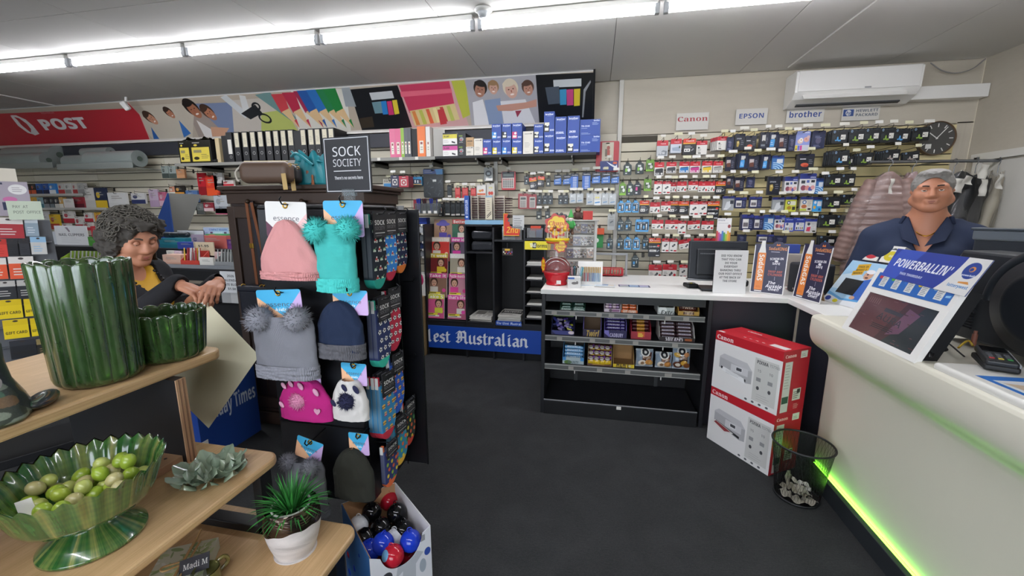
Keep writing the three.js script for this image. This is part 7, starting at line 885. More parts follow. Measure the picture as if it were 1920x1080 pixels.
{
const cel=new T.MeshPhysicalMaterial({color:0x8da08a,roughness:.25,clearcoat:1,clearcoatRoughness:.08,side:T.DoubleSide}),c2=new T.MeshPhysicalMaterial({color:0x9aa890,roughness:.25,clearcoat:1,clearcoatRoughness:.08,side:T.DoubleSide});
const o=thing('lotus_dish','grey green glazed lotus flower dish beside the wooden support block','dish',[-1.21,.7505,-.995],.3);
const leaf=new T.RingGeometry(.001,.1,72,12).rotateX(-PI/2),p=leaf.attributes.position;for(let i=0;i<p.count;i++){const x=p.getX(i),z=p.getZ(i),r=hypot(x,z),t=atan2(z,x),k=(r/.1);const s=1+.12*k*cos(t*8)+.05*k*sin(t*3);p.setXYZ(i,x*s,.004+.03*k*k+.01*k*k*sin(t*8+1)+.004*sin(t*21)*k,z*s);}leaf.computeVertexNormals();part('saucer',leaf,cel,o);
const petal=(w,h,curl)=>{const g=new T.PlaneGeometry(1,1,10,12),q=g.attributes.position;for(let i=0;i<q.count;i++){const u=q.getX(i)*2,v=q.getY(i)+.5,wd=w*sin(PI*min(1,.16+v*.8))**.7;q.setXYZ(i,u*wd/2,h*v*(1-.12*u*u),curl*sin(v*1.8)+.014*u*u);}g.computeVertexNormals();return g;};
for(const[n,R,w,h,curl,tilt]of[[9,.062,.05,.045,.008,.75],[7,.04,.042,.042,.006,.35],[5,.02,.034,.04,.004,.1]])for(let i=0;i<n;i++){const a=i/n*6.283+R*40,g=petal(w,h,curl);const m=part('petal',g.rotateX(tilt),i%2?cel:c2,o);m.rotation.y=PI/2-a;m.position.set(cos(a)*R,.008,sin(a)*R);}
}
{
const c=[-.955,.4802,-1.035],o=thing('potted_plant','spiky green grass plant in a white pot with slanted bronze collar','potted plant',c,.0);
const R=(v)=>.054+.031*sin(v*PI*.68+.15),H=.172,slant=(t)=>cos(t-.75)*.16;
const surf=(v0,v1,off)=>{const nu=80,nv=24,P=[],U=[],I=[];for(let j=0;j<=nv;j++)for(let i=0;i<=nu;i++){const t=i/nu*PI*2,a=v0(t),b=v1(t),v=a+(b-a)*j/nv,r=R(v)+off;P.push(cos(t)*r,v*H,sin(t)*r);U.push(i/nu,v);}for(let j=0;j<nv;j++)for(let i=0;i<nu;i++){const k=j*(nu+1)+i;I.push(k,k+nu+1,k+1,k+1,k+nu+1,k+nu+2);}const g=new T.BufferGeometry();g.setAttribute('position',new T.Float32BufferAttribute(P,3));g.setAttribute('uv',new T.Float32BufferAttribute(U,2));g.setIndex(I);g.computeVertexNormals();return g;};
const stone=tile(256,(x,y,n)=>{const v=205+pn(x,y,n,8,4)*20+(rnd()-.5)*10-(pn(x,y,n,5,9)>.32?16:0);return[v,v-5,v-8];});
part('pot',join([surf(()=>0,(t)=>.56+slant(t),0),cyl(.066,.066,.004,40).clone().translate(0,.002,0)]),new T.MeshStandardMaterial({map:stone,roughness:.7,side:T.DoubleSide}),o);const bump=tile(128,(x,y,n)=>{const v=128+pn(x,y,n,12,3)*120;return[v,v,v];},false);bump.repeat.set(3,2);part('metal_collar',surf((t)=>.555+slant(t)+.012*sin(t*9),(t)=>1+slant(t)*.35,.0012),new T.MeshStandardMaterial({color:0x5c5048,roughness:.22,metalness:.95,bumpMap:bump,bumpScale:.002,side:T.DoubleSide}),o);
part('inner_pot',new T.CylinderGeometry(.056,.045,.14,40,1,true).translate(0,.1,0),mat(0xc9c9c2,.5,{side:T.DoubleSide}),o);part('inner_rim',new T.TorusGeometry(.057,.0035,8,48).rotateX(PI/2).translate(0,.17,0),mat(0xd0d0ca,.5),o);part('soil',cyl(.053,.053,.004,32).clone().translate(0,.15,0),mat(0x33402a,.9),o);
const gM=[mat(0x2f7a34,.45,{side:T.DoubleSide}),mat(0x3f9440,.45,{side:T.DoubleSide}),mat(0x27622c,.45,{side:T.DoubleSide})];const leaf=(L,w,bend)=>{const n=7,P=[],I=[];for(let i=0;i<=n;i++){const v=i/n,y=L*v*(1-bend*.25*v),z=L*bend*v*v,ww=w*min(1,(1-v)*1.6)*(.5+min(1,v*3)*.5);P.push(-ww/2,y,z,0,y-ww*.18,z+ww*.22,ww/2,y,z);if(i<n){const k=i*3;I.push(k,k+1,k+3,k+1,k+4,k+3,k+1,k+2,k+4,k+2,k+5,k+4);}}const g=new T.BufferGeometry();g.setAttribute('position',new T.Float32BufferAttribute(P,3));g.setIndex(I);g.computeVertexNormals();return g;};
const lg=[leaf(.118,.01,.15),leaf(.105,.011,.5),leaf(.085,.01,.8),leaf(.125,.009,.05)];for(let i=0;i<110;i++){const a=i*2.39996,f=sqrt((i+.5)/110),m=part('leaf',lg[f>.8?2:f>.55?1:i%2?3:0],gM[i%3],o,[cos(a)*f*.035,.152,sin(a)*f*.035]);m.rotation.set(f*.75+rr(-.12,.12),PI/2-a,0,'YXZ');}
}
{
const y=.481,a=art(160,160,(c,w,h)=>{fillR(c,'#cfd3bf',0,0,w,h);for(let i=0;i<60;i++){c.save();c.translate(rr(0,w),rr(0,h));c.rotate(rr(0,6));disc(c,pick(['#aebf8c','#dfe2d8','#93a878','#c5c9c0','#b9c99a']),0,0,rr(8,22),rr(3,8));c.restore();}for(let i=0;i<14;i++){c.strokeStyle='#8da06c';c.lineWidth=2;c.beginPath();c.moveTo(120,60);c.lineTo(120+rr(-40,40),60+rr(-44,30));c.stroke();}});
const[g,m]=printBox(.15,.04,.15,{top:a,front:a},mat(0xcdd2c0,.8),.7),n=thing('napkin_bundle','leaf patterned napkin bundle tied with raffia on the low step','napkins',[-1.235,y,-.885],.55);part('napkins',g,m,n,[0,.021,0]);part('raffia',join([rod([.01,.045,-.09],[.0,.045,.075],.004,6),rod([.025,.044,-.076],[.015,.044,.075],.003,6),tube([[.0,.045,.02],[-.03,.06,.05],[-.045,.05,.02],[0,.047,.01]],.003,20,6),rod([.01,.044,-.08],[.018,.06,-.11],.003,6)]),mat(0xc4a06c,.8),n);
const la=art(130,66,(c,w,h)=>{fillR(c,'#33343a',0,0,w,h);txt(c,'Madi M',w*.54,h*.5,30,'#dcdcd4',{font:'serif',italic:1,weight:'normal'});});const[g2,m2]=printBox(.085,.045,.002,{front:la},M.charcoal);part('label',g2,m2,n,[.05,.062,.055],[-.75,-.25,.08]);
const mug=thing('mug','olive glazed mug behind the napkin bundle on the low step','mug',[-1.12,y,-.86]);part('cup',lathe([[0,.004],[.032,0],[.036,.01],[.037,.055],[.034,.058],[.033,.012],[0,.01]],36),mat(0x6b6a3a,.2,{clearcoat:.8}),mug);part('handle',tube([[.0,.05,-.034],[.01,.055,-.055],[.012,.03,-.064],[.0,.012,-.034]],.006,24,10),mat(0x7a7440,.2,{clearcoat:.8}),mug);
}
{
const camo=tile(256,(x,y,n)=>{const a=pn(x,y,n,5,1),b=pn(x,y,n,9,6);let c=[58,66,58];if(a>.12)c=[70,104,84];if(b>.2)c=[128,138,124];if(a<-.2)c=[40,46,52];if(b<-.28)c=[118,92,64];const k=(rnd()-.5)*14;return c.map((v)=>v+k);});
const prof=[[0,0],[.088,.0],[.094,.012],[.082,.05],[.066,.1],[.058,.15],[.06,.19],[.05,.225],[.03,.24],[0,.245]];const g=lathe(prof,64),p=g.attributes.position;for(let i=0;i<p.count;i++){const x=p.getX(i),y=p.getY(i),z=p.getZ(i),k=1+.14*noise.noise(x*16,y*12,z*16);p.setXYZ(i,x*k,y,z*k);}g.computeVertexNormals();
const o=thing('mottled_figurine','mottled green brown figurine with a pointed foot on the top step','figurine',[-1.475,1.0872,-.655],.2),mt=new T.MeshPhysicalMaterial({map:camo,roughness:.4,clearcoat:.4});part('figure',g,mt,o);part('foot',at(new T.SphereGeometry(.03,24,14),.05,.018,-.1,0,.5,0,[.9,.6,1.9]),mt,o);part('pale_disc',at(cyl(.02,.02,.004,24),.07,.105,.012,.0,0,1.45),mat(0xa9a3a6,.5),o);
}
{
const c=[V(-.985,0,-1.329),V(-.832,0,-1.498),V(-.581,0,-1.29),V(-.728,0,-1.104)],H=.42,o=thing('ball_carton','open white carton of coloured poncho balls on the carpet','carton');
const inM=mat(0xb48a62,.85),outM=mat(0xd9dade,.55),wallS=(a,b,h0,h1,m,n)=>{const ctr=c[0].clone().add(c[2]).multiplyScalar(.5),e=b.clone().sub(a),nrm=V(e.z,0,-e.x).normalize();if(nrm.dot(ctr.clone().sub(a))<0)nrm.negate();const q=[a.clone().setY(h0),b.clone().setY(h1),b.clone().setY(.003),a.clone().setY(.003)];part(n,slab(q,.002),m,o);const q2=q.map((p)=>p.clone().addScaledVector(nrm,.0035));part('inner_lining',slab([q2[0],q2[1],q2[2],q2[3]],.0015),n==='right_wall'?mat(0xc9c6c8,.7):inM,o);};
wallS(c[0],c[1],H,H+.0,outM,'back_wall');wallS(c[1],c[2],H,H,outM,'right_wall');wallS(c[0],c[3],H,H,mat(0x2f5f96,.5),'left_wall');
const fa=art(270,400,(k,w,h)=>{fillR(k,'#d3d4da',0,0,w,h);fillR(k,'#8a8c92',w*.8,h*.05,26,24);disc(k,'#3b3d42',w*.24,h*.28,24,22);disc(k,'#b23a48',w*.28,h*.47,26,12);shapeC(k,'#aeb2b9',[[w*.44,h*.16],[w*.62,h*.12],[w*.86,h*.22],[w*.72,h*.3],[w*.7,h*.62],[w*.46,h*.62],[w*.5,h*.3],[w*.38,h*.34]]);disc(k,'#9aa3ae',w*.84,h*.36,16,28);disc(k,'#2f4a9a',w*.93,h*.24,15,16);txt(k,'PONCHO',w*.5,h*.74,40,'#4a4d55',{weight:'normal'});txt(k,'ball',w*.5,h*.86,30,'#4a4d55',{weight:'normal'});});
const W=c[3].distanceTo(c[2]),s=new T.Shape();s.moveTo(0,.003);s.lineTo(W,.003);s.lineTo(W,H);s.lineTo(W*.86,H*.97);s.quadraticCurveTo(W*.78,H*.76,W*.5,H*.76);s.quadraticCurveTo(W*.24,H*.76,W*.16,H*.94);s.lineTo(0,H);s.closePath();const g=plate(s,.003,fa,0,14),ex=c[2].clone().sub(c[3]).normalize();g.applyMatrix4(new T.Matrix4().makeBasis(ex,V(0,1,0),ex.clone().cross(V(0,1,0))).setPosition(c[3]));part('front_wall',g,artMat(fa,.5),o);part('floor',slab([c[0],c[1],c[2],c[3]].map((p)=>p.clone().setY(.004)),.002),inM,o);
const mats={red:mat(0xb41e30,.08),black:mat(0x0d0e11,.06),white:mat(0xdfe2e8,.1),blue:mat(0x1a39b8,.08)};const seen={};
const list=[['white',672,986,.335],['black',683,1010,.33],['black',714,990,.335],['black',756,995,.33],['white',742,1010,.315],['blue',693,1032,.335],['red',729,938,.345],['black',697,960,.36],['black',744,962,.36],['blue',718,1019,.365],['blue',770,1014,.36],['red',737,1042,.345]];
const tint={red:['red ball by the back corner of the carton','red ball with a pale blue sticker behind the front flap'],black:['black ball under the table corner','black ball in the middle of the heap','black ball half hidden behind the blue one','black ball against the brown back wall','glossy black ball beside the red one'],white:['white ball beside the brown wall','white ball between the two blue balls'],blue:['blue ball in the near left corner','blue ball in the middle front','blue ball by the pale side wall']};
list.forEach(([col,px,py,y])=>{const p=onY(px,py,y),k=seen[col]=(seen[col]??-1)+1,b=thing('poncho_ball',`shiny ${tint[col][k]}`,'ball',p,rr(0,6),'poncho balls in the open carton');part('shell',ball(.0405,32),mats[col],b);part('seam',new T.TorusGeometry(.0406,.0006,6,40),mats[col],b,[0,0,0],[rr(0,3),rr(0,3),0]);part('loop',new T.TorusGeometry(.009,.0018,8,20),mats[col],b,[.0,.046,.004],[.3,rr(0,3),0]);if(col==='red'&&k)part('sticker',new T.SphereGeometry(.0409,16,8,0,6.283,0,.5),mat(0x6fa8d0,.3),b,[0,0,0],[.9,0,-.6]);});
let k2=0;for(let j=0;j<3;j++)for(let i=0;i<12;i++){const u=.16+(i%3)*.34,v=.13+floor(i/3)*.245,p=c[0].clone().lerp(c[1],u).lerp(c[3].clone().lerp(c[2],u),v),col=['black','blue','red','white'][(i+j)%4];p.y=.046+j*.083;const b=solo('poncho_ball',`${col} ball buried in the carton, ${ORD[j]} layer from its floor`,'ball',ball(.04,20),mats[col],p,0,`${col} balls buried in layer ${ORD[j]}`);}
}
// --- SOCK AND BEANIE STAND
const P1=V(-.872,0,-1.37),WALL_Z=-1.38,SOCK_X=-.872,FIN_Z=-1.69;
{
const s=thing('sock_stand','black three winged floor stand hung with beanies and boxed socks','stand'),y0=.4,y1=1.612,h=y1-y0,yc=(y0+y1)/2;
part('beanie_panel',at(box(.4,h,.012,.003),SOCK_X-.205,yc,WALL_Z),mat(0x16181d,.45),s);part('sock_panel',at(box(.012,h,FIN_Z*-1+WALL_Z-.01,.003),SOCK_X-.006,yc,(WALL_Z+FIN_Z)/2),mat(0x121318,.4),s);part('rear_panel',at(box(.136,h,.012,.003),SOCK_X+.046,yc,FIN_Z),mat(0x0f1014,.3),s);
part('edge_trim',join([rod([SOCK_X,y0,WALL_Z+.012],[SOCK_X,y1+.01,WALL_Z+.012],.006),rod([SOCK_X+.116,y0,FIN_Z+.004],[SOCK_X+.116,y1,FIN_Z+.004],.005),rod([SOCK_X+.02,y0,FIN_Z+.02],[SOCK_X+.02,y1,FIN_Z+.02],.003)]),M.darkSteel,s);
part('top_rail',join([rod([SOCK_X,y1+.008,WALL_Z],[SOCK_X,y1+.008,FIN_Z],.008),rod([SOCK_X-.4,y1+.008,WALL_Z],[SOCK_X,y1+.008,WALL_Z],.008)]),M.black,s);
for(const y of[.74,1.2])part('panel_rail',join([rod([SOCK_X-.4,y,WALL_Z+.01],[SOCK_X,y,WALL_Z+.01],.003),rod([SOCK_X+.005,y,WALL_Z],[SOCK_X+.005,y,FIN_Z],.003)]),M.darkSteel,s);
part('post',rod([SOCK_X-.13,.02,-1.62],[SOCK_X-.13,y1,-1.62],.02,16),M.black,s);part('base',lathe([[0,0],[.16,0],[.16,.012],[.05,.03],[0,.03]],40),M.black,s,[SOCK_X-.13,0,-1.62]);
const hk=(len)=>join([rod([0,0,0],[0,.006,len],.0025,6),rod([0,.006,len],[0,.022,len+.012],.0025,6),rod([0,.022,len+.012],[0,.03,len+.002],.0025,6)]);
const hookAt=(x,y,z,turn,len)=>part('hook',hk(len),M.darkSteel,s,[x,y,z],turn);
for(const[px,py]of[[775,528],[752,545],[778,668],[762,687],[774,793],[772,812]]){const p=onZ(px-18,py,FIN_Z);hookAt(min(p.x,SOCK_X+.1),p.y,FIN_Z+.006,1.2,.06);}
const knitTex=tile(128,(x,y)=>{const v=128+90*sin(y*PI/4)*(.6+.4*sin(x*PI/4+floor(y/8)))+(rnd()-.5)*30;return[v,v,v];},false),feltTex=tile(128,(x,y,n)=>{const v=128+pn(x,y,n,20,3)*60+(rnd()-.5)*90;return[v,v,v];},false);
const knit=(col,kind)=>{const key='k'+col+kind;return cached(key,()=>{const b=(kind==='felt'?feltTex:knitTex).clone();b.needsUpdate=true;b.repeat.set(kind==='felt'?3:5,kind==='felt'?2:6);return new T.MeshPhysicalMaterial({color:col,roughness:.95,bumpMap:b,bumpScale:kind==='felt'?.0008:.002,sheen:.3,sheenRoughness:.6,sheenColor:new T.Color(col)});});};
function cap(w,h,d,f,rib=0){const nu=rib?256:64,nv=30,P=[],U=[],I=[];for(let j=0;j<=nv;j++){const v=j/nv,k=f(v);for(let i=0;i<=nu;i++){const t=i/nu*PI*2,c=cos(t),sn=sin(t),rp=1+rib*sin(t*64)*min(1,v*8);P.push(sign(c)*abs(c)**.8*w/2*k*(1+(rp-1)*.3),-h*v,sn*d/2*sqrt(k)*rp+.006*noise.noise(c*4,v*5,w*40));U.push(i/nu*2,1-v);}}for(let j=0;j<nv;j++)for(let i=0;i<nu;i++){const q=j*(nu+1)+i;I.push(q,q+nu+1,q+1,q+1,q+nu+1,q+nu+2);}const g=new T.BufferGeometry();g.setAttribute('position',new T.Float32BufferAttribute(P,3));g.setAttribute('uv',new T.Float32BufferAttribute(U,2));g.setIndex(I);g.computeVertexNormals();return g;}
const pom=(R)=>{const b=[],st=new T.ConeGeometry(.0035,1,4,1).translate(0,.5,0);for(let i=0;i<420;i++){const y=1-2*(i+.5)/420,r=sqrt(1-y*y),a=i*2.39996,q=new T.Quaternion().setFromUnitVectors(V(0,1,0),V(cos(a)*r+rr(-.15,.15),y+rr(-.15,.15),sin(a)*r+rr(-.15,.15)).normalize());b.push(st.clone().scale(1.4,R*rr(.85,1.06),1.4).applyQuaternion(q));}b.push(ball(R*.72,18));return join(b);};
const cardArt=(kind)=>art(150,150,(c,w,h)=>{if(kind==='adult'){fillR(c,'#d9d8d4',0,0,w,h);shapeC(c,'#e3b9b8',[[w,h*.3],[w,h],[w*.46,h]]);shapeC(c,'#5b2b42',[[0,h*.55],[w*.42,h],[0,h]]);}else{fillR(c,'#3fa9d6',0,0,w,h);shapeC(c,'#e8b48c',[[0,h*.22],[w*.58,h*.86],[w*.5,h],[0,h]]);shapeC(c,'#c4a6d4',[[w,h*.05],[w,h],[w*.46,h]]);}txt(c,'essence',w*.5,h*.46,27,'#4a4a52',{weight:'normal'});if(kind!=='adult')txt(c,'kids',w*.5,h*.62,20,'#e8eef2',{italic:1});});
const CA={adult:cardArt('adult'),kids:cardArt('kids')};
function beanie(px0,px1,pyTop,pyBot,card,label,o){
const z=WALL_Z+(o.out||.085),r=rectZ(px0,pyTop,px1,pyBot,z),b=thing('knit_beanie',label,'beanie',[r.x,r.t,z],o.tilt||0);
const cuffH=o.cuff?r.h*o.cuff:0;part('body',cap(r.w*(o.cuff?.97:1),r.h-cuffH*.4,o.d||.06,o.f),knit(o.col,o.knit||'knit'),b);
if(cuffH){const cg=cap(r.w,cuffH,(o.d||.06)+.014,()=>1,.05);part(o.cuffName||'cuff',cg,knit(o.cuffCol??o.col,'felt'),b,[0,-r.h+cuffH,0]);}
if(o.poms)for(const[x,y,R,col]of o.poms)part('pompom',pom(R),knit(col??o.col,'felt'),b,[x*r.w,-y*r.h,.02]);
if(o.spots)o.spots.forEach(([x,y,s,col,kind])=>part(kind,kind==='knit_heart'?extr((()=>{const k=new T.Shape();k.moveTo(0,-1);k.bezierCurveTo(-1.6,.1,-.9,1.3,0,.5);k.bezierCurveTo(.9,1.3,1.6,.1,0,-1);return k;})(),.2).scale(s,s,.012):at(ball(1,14),0,0,0,0,0,.6,[s*.7,s*1.2,.004]),knit(col,'felt'),b,[x*r.w,-y*r.h,(o.d||.06)/2*.92]));
if(card){const[c0,c1,c2,c3,kind,tl]=card,q=rectZ(c0,c2,c1,c3,z-.012),cg=plate(tabShape(q.w,q.h),.0015,CA[kind]),m=part('header_card',cg,artMat(CA[kind],.5),b,[q.x-r.x,q.y-r.t,-.012],[0,0,tl||0]);part('eyelet',new T.TorusGeometry(.008,.003,8,20),M.brass,m,[0,q.h*.43-.005,.002]);hookAt(q.x,q.t-q.h*.12,WALL_Z+.006,.15,o.out?o.out+.02:.1);}
return b;
}
const dome=(v)=>min(1,.06+1.25*sqrt(v*(1.5-v*.66))),mild=(v)=>min(1,.35+.75*sqrt(min(1,v*1.6))*.86+v*.1),square=(v)=>min(1,.78+.5*sqrt(v));
beanie(486,597,412,523,[499,576,378,446,'adult',-.03],'dusty pink felted beanie under a white and pink card',{f:(v)=>min(1,.06+1.12*sqrt(min(1,v*1.15))*(.8+.2*v)),col:0xc98d8c,knit:'felt',cuff:.14,out:.1});
beanie(592,668,420,546,[608,682,376,444,'kids',.0],'turquoise knit beanie with two pompoms beside the pink one',{f:square,col:0x49c2bb,cuff:.21,poms:[[-.32,.1,.056],[.42,.07,.054]]});
beanie(481,592,592,706,[487,566,543,602,'kids',.05],'grey knit beanie with two fluffy pompoms in the second row',{f:square,col:0x85868e,cuff:.22,out:.13,tilt:.06,poms:[[-.3,.05,.062],[.28,.03,.06]]});
beanie(596,682,564,669,[625,690,544,590,'kids'],'dark navy beanie with a rolled grey cuff',{f:dome,col:0x15243f,knit:'felt',cuff:.27,cuffCol:0x59595e});
beanie(526,622,712,783,[541,601,681,722,'kids'],'magenta beanie with pale hearts and a pink pompom',{f:mild,col:0xb51f78,knit:'felt',poms:[[-.05,.48,.042,0xd88fb0]],spots:[[.3,.7,.014,0xd9a0bc,'knit_heart'],[.3,.22,.014,0xd9a0bc,'knit_spot'],[-.3,.12,.012,0xd9a0bc,'knit_spot'],[.02,.1,.014,0xd9a0bc,'knit_spot'],[-.38,.62,.012,0xd9a0bc,'knit_spot'],[-.16,.06,.012,0xd9a0bc,'knit_spot']]});
beanie(624,690,712,783,[641,688,681,722,'kids'],'white beanie with navy spots and a navy pompom',{f:mild,col:0xc9c6c2,knit:'felt',poms:[[.02,.48,.044,0x232545]],spots:[[-.02,.14,.013,0x232545,'knit_spot'],[.3,.16,.015,0x232545,'knit_spot'],[-.36,.56,.013,0x232545,'knit_spot']]});
beanie(538,612,862,960,[556,604,823,862,'kids',-.25],'grey pompom beanie on the lowest hooks behind the grass plant',{f:square,col:0x7f8088,cuff:.2,out:.12,poms:[[-.3,.02,.04],[.24,.08,.045]]});
beanie(626,700,842,930,[655,692,812,852,'kids'],'dark olive beanie on the lowest hooks above the ball carton',{f:dome,col:0x26271f,knit:'felt'});
const motif={tractor:(c,x,y)=>{disc(c,'#d8d4cc',x-6,y+7,5);disc(c,'#d8d4cc',x+7,y+7,6);fillR(c,'#b83a3a',x-7,y-4,12,9);fillR(c,'#e2dcd4',x-3,y-10,7,7);disc(c,'#222',x+7,y+7,2);},digger:(c,x,y)=>{fillR(c,'#8fbf8f',x-8,y-2,12,6);disc(c,'#d9e2d4',x-5,y+6,4);disc(c,'#d9e2d4',x+4,y+6,4);c.strokeStyle='#a9d0a0';c.lineWidth=2;c.beginPath();c.moveTo(x+4,y);c.lineTo(x+11,y-9);c.stroke();},ball:(c,x,y)=>{disc(c,'#e4e2e0',x,y,11);disc(c,'#1c1c22',x,y,4);for(let k=0;k<5;k++)disc(c,'#1c1c22',x+cos(k*1.257)*10,y+sin(k*1.257)*10,2.6);},burger:(c,x,y)=>{disc(c,'#d9a850',x,y-4,11,6);fillR(c,'#4a3422',x-11,y-1,22,4);disc(c,'#d0a04a',x,y+6,10,4);},chips:(c,x,y)=>{for(let k=0;k<4;k++)fillR(c,'#e3bd5a',x-7+k*4,y-12+(k%2)*3,3,12);fillR(c,'#b82f3c',x-8,y-2,16,12);fillR(c,'#dcd0cc',x-8,y+2,16,3);},fruit:(c,x,y)=>{disc(c,pick(['#d2563c','#d8c23a','#3f8a4a','#d8603a','#8fb03a']),x,y,8,13);fillR(c,'#2f7a3a',x-2,y-15,4,6);}};
const sockArt=(base,toe,ms)=>art(100,260,(c,w,h)=>{fillR(c,base,0,0,w,h);for(let j=0;j<6;j++)for(let i=0;i<3;i++)motif[ms[(i+j)%ms.length]](c,18+i*33+(j%2)*10,22+j*38);fillR(c,toe,0,h*.84,w,h*.16);});
const headA=art(90,130,(c,w,h)=>{fillR(c,'#202126',0,0,w,h);fillR(c,'#77777c',w*.28,10,w*.44,5);txt(c,'SOCK',w/2,h*.42,34,'#d9d8d6',{max:w*.78,fit:1});txt(c,'SOCIETY',w/2,h*.64,24,'#8a898c',{max:w*.78,fit:1,weight:'normal'});fillR(c,'#c9c8c6',w*.12,h*.8,w*.76,4);lines(c,'#77777a',w*.2,h*.9,w*.6,1,4,3);});
const sockG=(w,h)=>cached('sock'+[w,h],()=>{const n=26,s=new T.Shape(),toe=h*.16;s.moveTo(-w/2,h/2);s.lineTo(w/2,h/2);s.bezierCurveTo(w/2,h*.15,w*.66,-h*.05,w*.56,-h*.22);s.bezierCurveTo(w*.46,-h*.4,w*.1,-h*.5,-w*.08,-h*.5);s.bezierCurveTo(-w*.38,-h*.5,-w/2,-h*.4,-w/2,-h*.3);s.closePath();return s;});
function sockPack(zc,yt,H,base,toe,ms,label,n=2,rim=0xd8d8d4){
const w=.082,hh=H*.34,A=sockArt(base,toe,ms),kg=cached('sp'+base+ms.join(),()=>plate(sockG(w,q4(H*.82)),.016,A,.004,8)),hg=cached('hd'+q4(H),()=>printBox(w,hh,.003,{front:headA},mat(0x202126,.5)));
hookAt(SOCK_X,yt-.015,zc,PI/2,.075+n*.01);
for(let i=0;i<n;i++){const o=thing('sock_pack',i?`${label}, ${ORD[i]} pair behind`:label,'socks',[SOCK_X+.062-i*.02,yt,zc],[0,PI/2+rr(-.05,.05)-.1,0],'printed socks on the stand');part('sock',kg,artMat(A,.9),o,[0,-H*.18-H*.41,-.012]);part('header_card',hg[0],hg[1],o,[.006,-hh/2,.012]);part('cuff_edge',box(.012,H*.17,.014,.004),mat(parseInt(toe.slice(1),16),.9),o,[-w/2+.003,-H*.12,-.006]);part('white_cuff',box(.005,H*.17,.014,.002),mat(rim,.9),o,[-w/2-.005,-H*.125,-.006]);}
}
const yAt=(px,py)=>onX(px,py,SOCK_X+.07).y,zs=[-1.425,-1.515,-1.61];
const T1=yAt(680,396),H1=T1-yAt(690,548),T2=yAt(690,566),H2=T2-yAt(695,706),T3=yAt(700,716),H3=T3-yAt(702,850),T4=yAt(712,838),H4=T4-yAt(712,940);
sockPack(zs[0],T1,H1,'#17202c','#1f9a88',['digger','tractor'],'black farm machine socks with teal toes in the top row');sockPack(zs[1],T1,H1*.94,'#2c7fd0','#b82544',['tractor','digger'],'bright blue tractor socks with red toes in the top row');sockPack(zs[2],T1,H1*.88,'#1c2548','#d8752c',['tractor','digger'],'navy tractor socks with orange toes in the top row');
sockPack(zs[0],T2,H2,'#232f5c','#2fb39a',['ball'],'navy football socks with teal toes in the second row');sockPack(zs[1],T2+.02,H2*.94,'#b52440','#b52440',['ball'],'red football socks in the second row',1);
sockPack(zs[0],T3,H3,'#2f7fae','#b8263c',['burger','chips'],'teal burger and chips socks with red toes in the third row',3);sockPack(zs[1],T3+.05,H3*.94,'#2456b4','#2456b4',['burger','chips'],'royal blue burger and chips socks in the third row',1);
sockPack(zs[0],T4-.02,H4*.9,'#2c3668','#d9693a',['fruit'],'indigo fruit socks in the lowest row',1);sockPack(zs[1],T4+.04,H4,'#2f7f9e','#d9a83a',['fruit'],'teal fruit socks with yellow cuffs in the lowest row',2);sockPack(zs[2],T4+.08,H4,'#22302c','#c9412f',['fruit'],'black fruit socks in the lowest row',1);
for(const[px,py,col,w]of[[782,470,0x2f9ab0,'teal sock with a pink toe peeking out behind the stand'],[788,742,0x8a5ab0,'purple sock peeking out low behind the stand']]){const p=onZ(px,py,FIN_Z-.06);const o=thing('hanging_sock',w,'sock',[p.x-.005,p.y,FIN_Z-.06]);part('leg',at(new T.CapsuleGeometry(.02,col===0x2f9ab0?.2:.04,6,14),0,0,0,0,0,0,[1,1,.6]),mat(col,.9),o);part('toe',at(new T.SphereGeometry(.026,16,12),.006,col===0x2f9ab0?-.13:-.05,0,0,0,.3,[.9,1.3,.6]),mat(col===0x2f9ab0?0xc22a6c:0xc860b0,.9),o);part('clip',rod([0,col===0x2f9ab0?.1:.03,0],[0,col===0x2f9ab0?.12:.05,.05],.003),M.darkSteel,o);}
const z=-1.5,r=rectZ(605,256,699,361,z),g=thing('shop_sign','square black sign reading SOCK SOCIETY on a clear stem','sign',[r.x,r.y,z],-.12),A=art(230,260,(c,w,h)=>{fillR(c,'#17191e',0,0,w,h);c.strokeStyle='#c9cace';c.lineWidth=4;c.strokeRect(7,7,w-14,h-14);txt(c,'SOCK',w*.5,h*.26,60,'#dcdcde',{weight:'normal',max:w*.62,fit:1});txt(c,'SOCIETY',w*.5,h*.46,48,'#cfcfd2',{weight:'normal',max:w*.62,fit:1});fillR(c,'#d4d4d6',w*.2,h*.6,w*.6,4);txt(c,"There's no secrets here",w*.52,h*.73,21,'#d4d4d6',{max:w*.62});});
const[bg,bm]=printBox(r.w,r.h,.006,{front:A},mat(0x17191e,.4));part('board',bg,bm,g,[0,0,0]);const clr=mat(0xe9eef0,.05,{transmission:.9,thickness:0});part('clip',join([at(box(.06,.026,.003),.0,-r.h/2+.0,.006),at(box(.06,.026,.003),.0,-r.h/2,-.006)]),clr,g);part('stem',at(box(.045,r.b-1.6,.012),.0,-(r.y-1.6)/2-r.h/4-.0,0),clr,g);
}
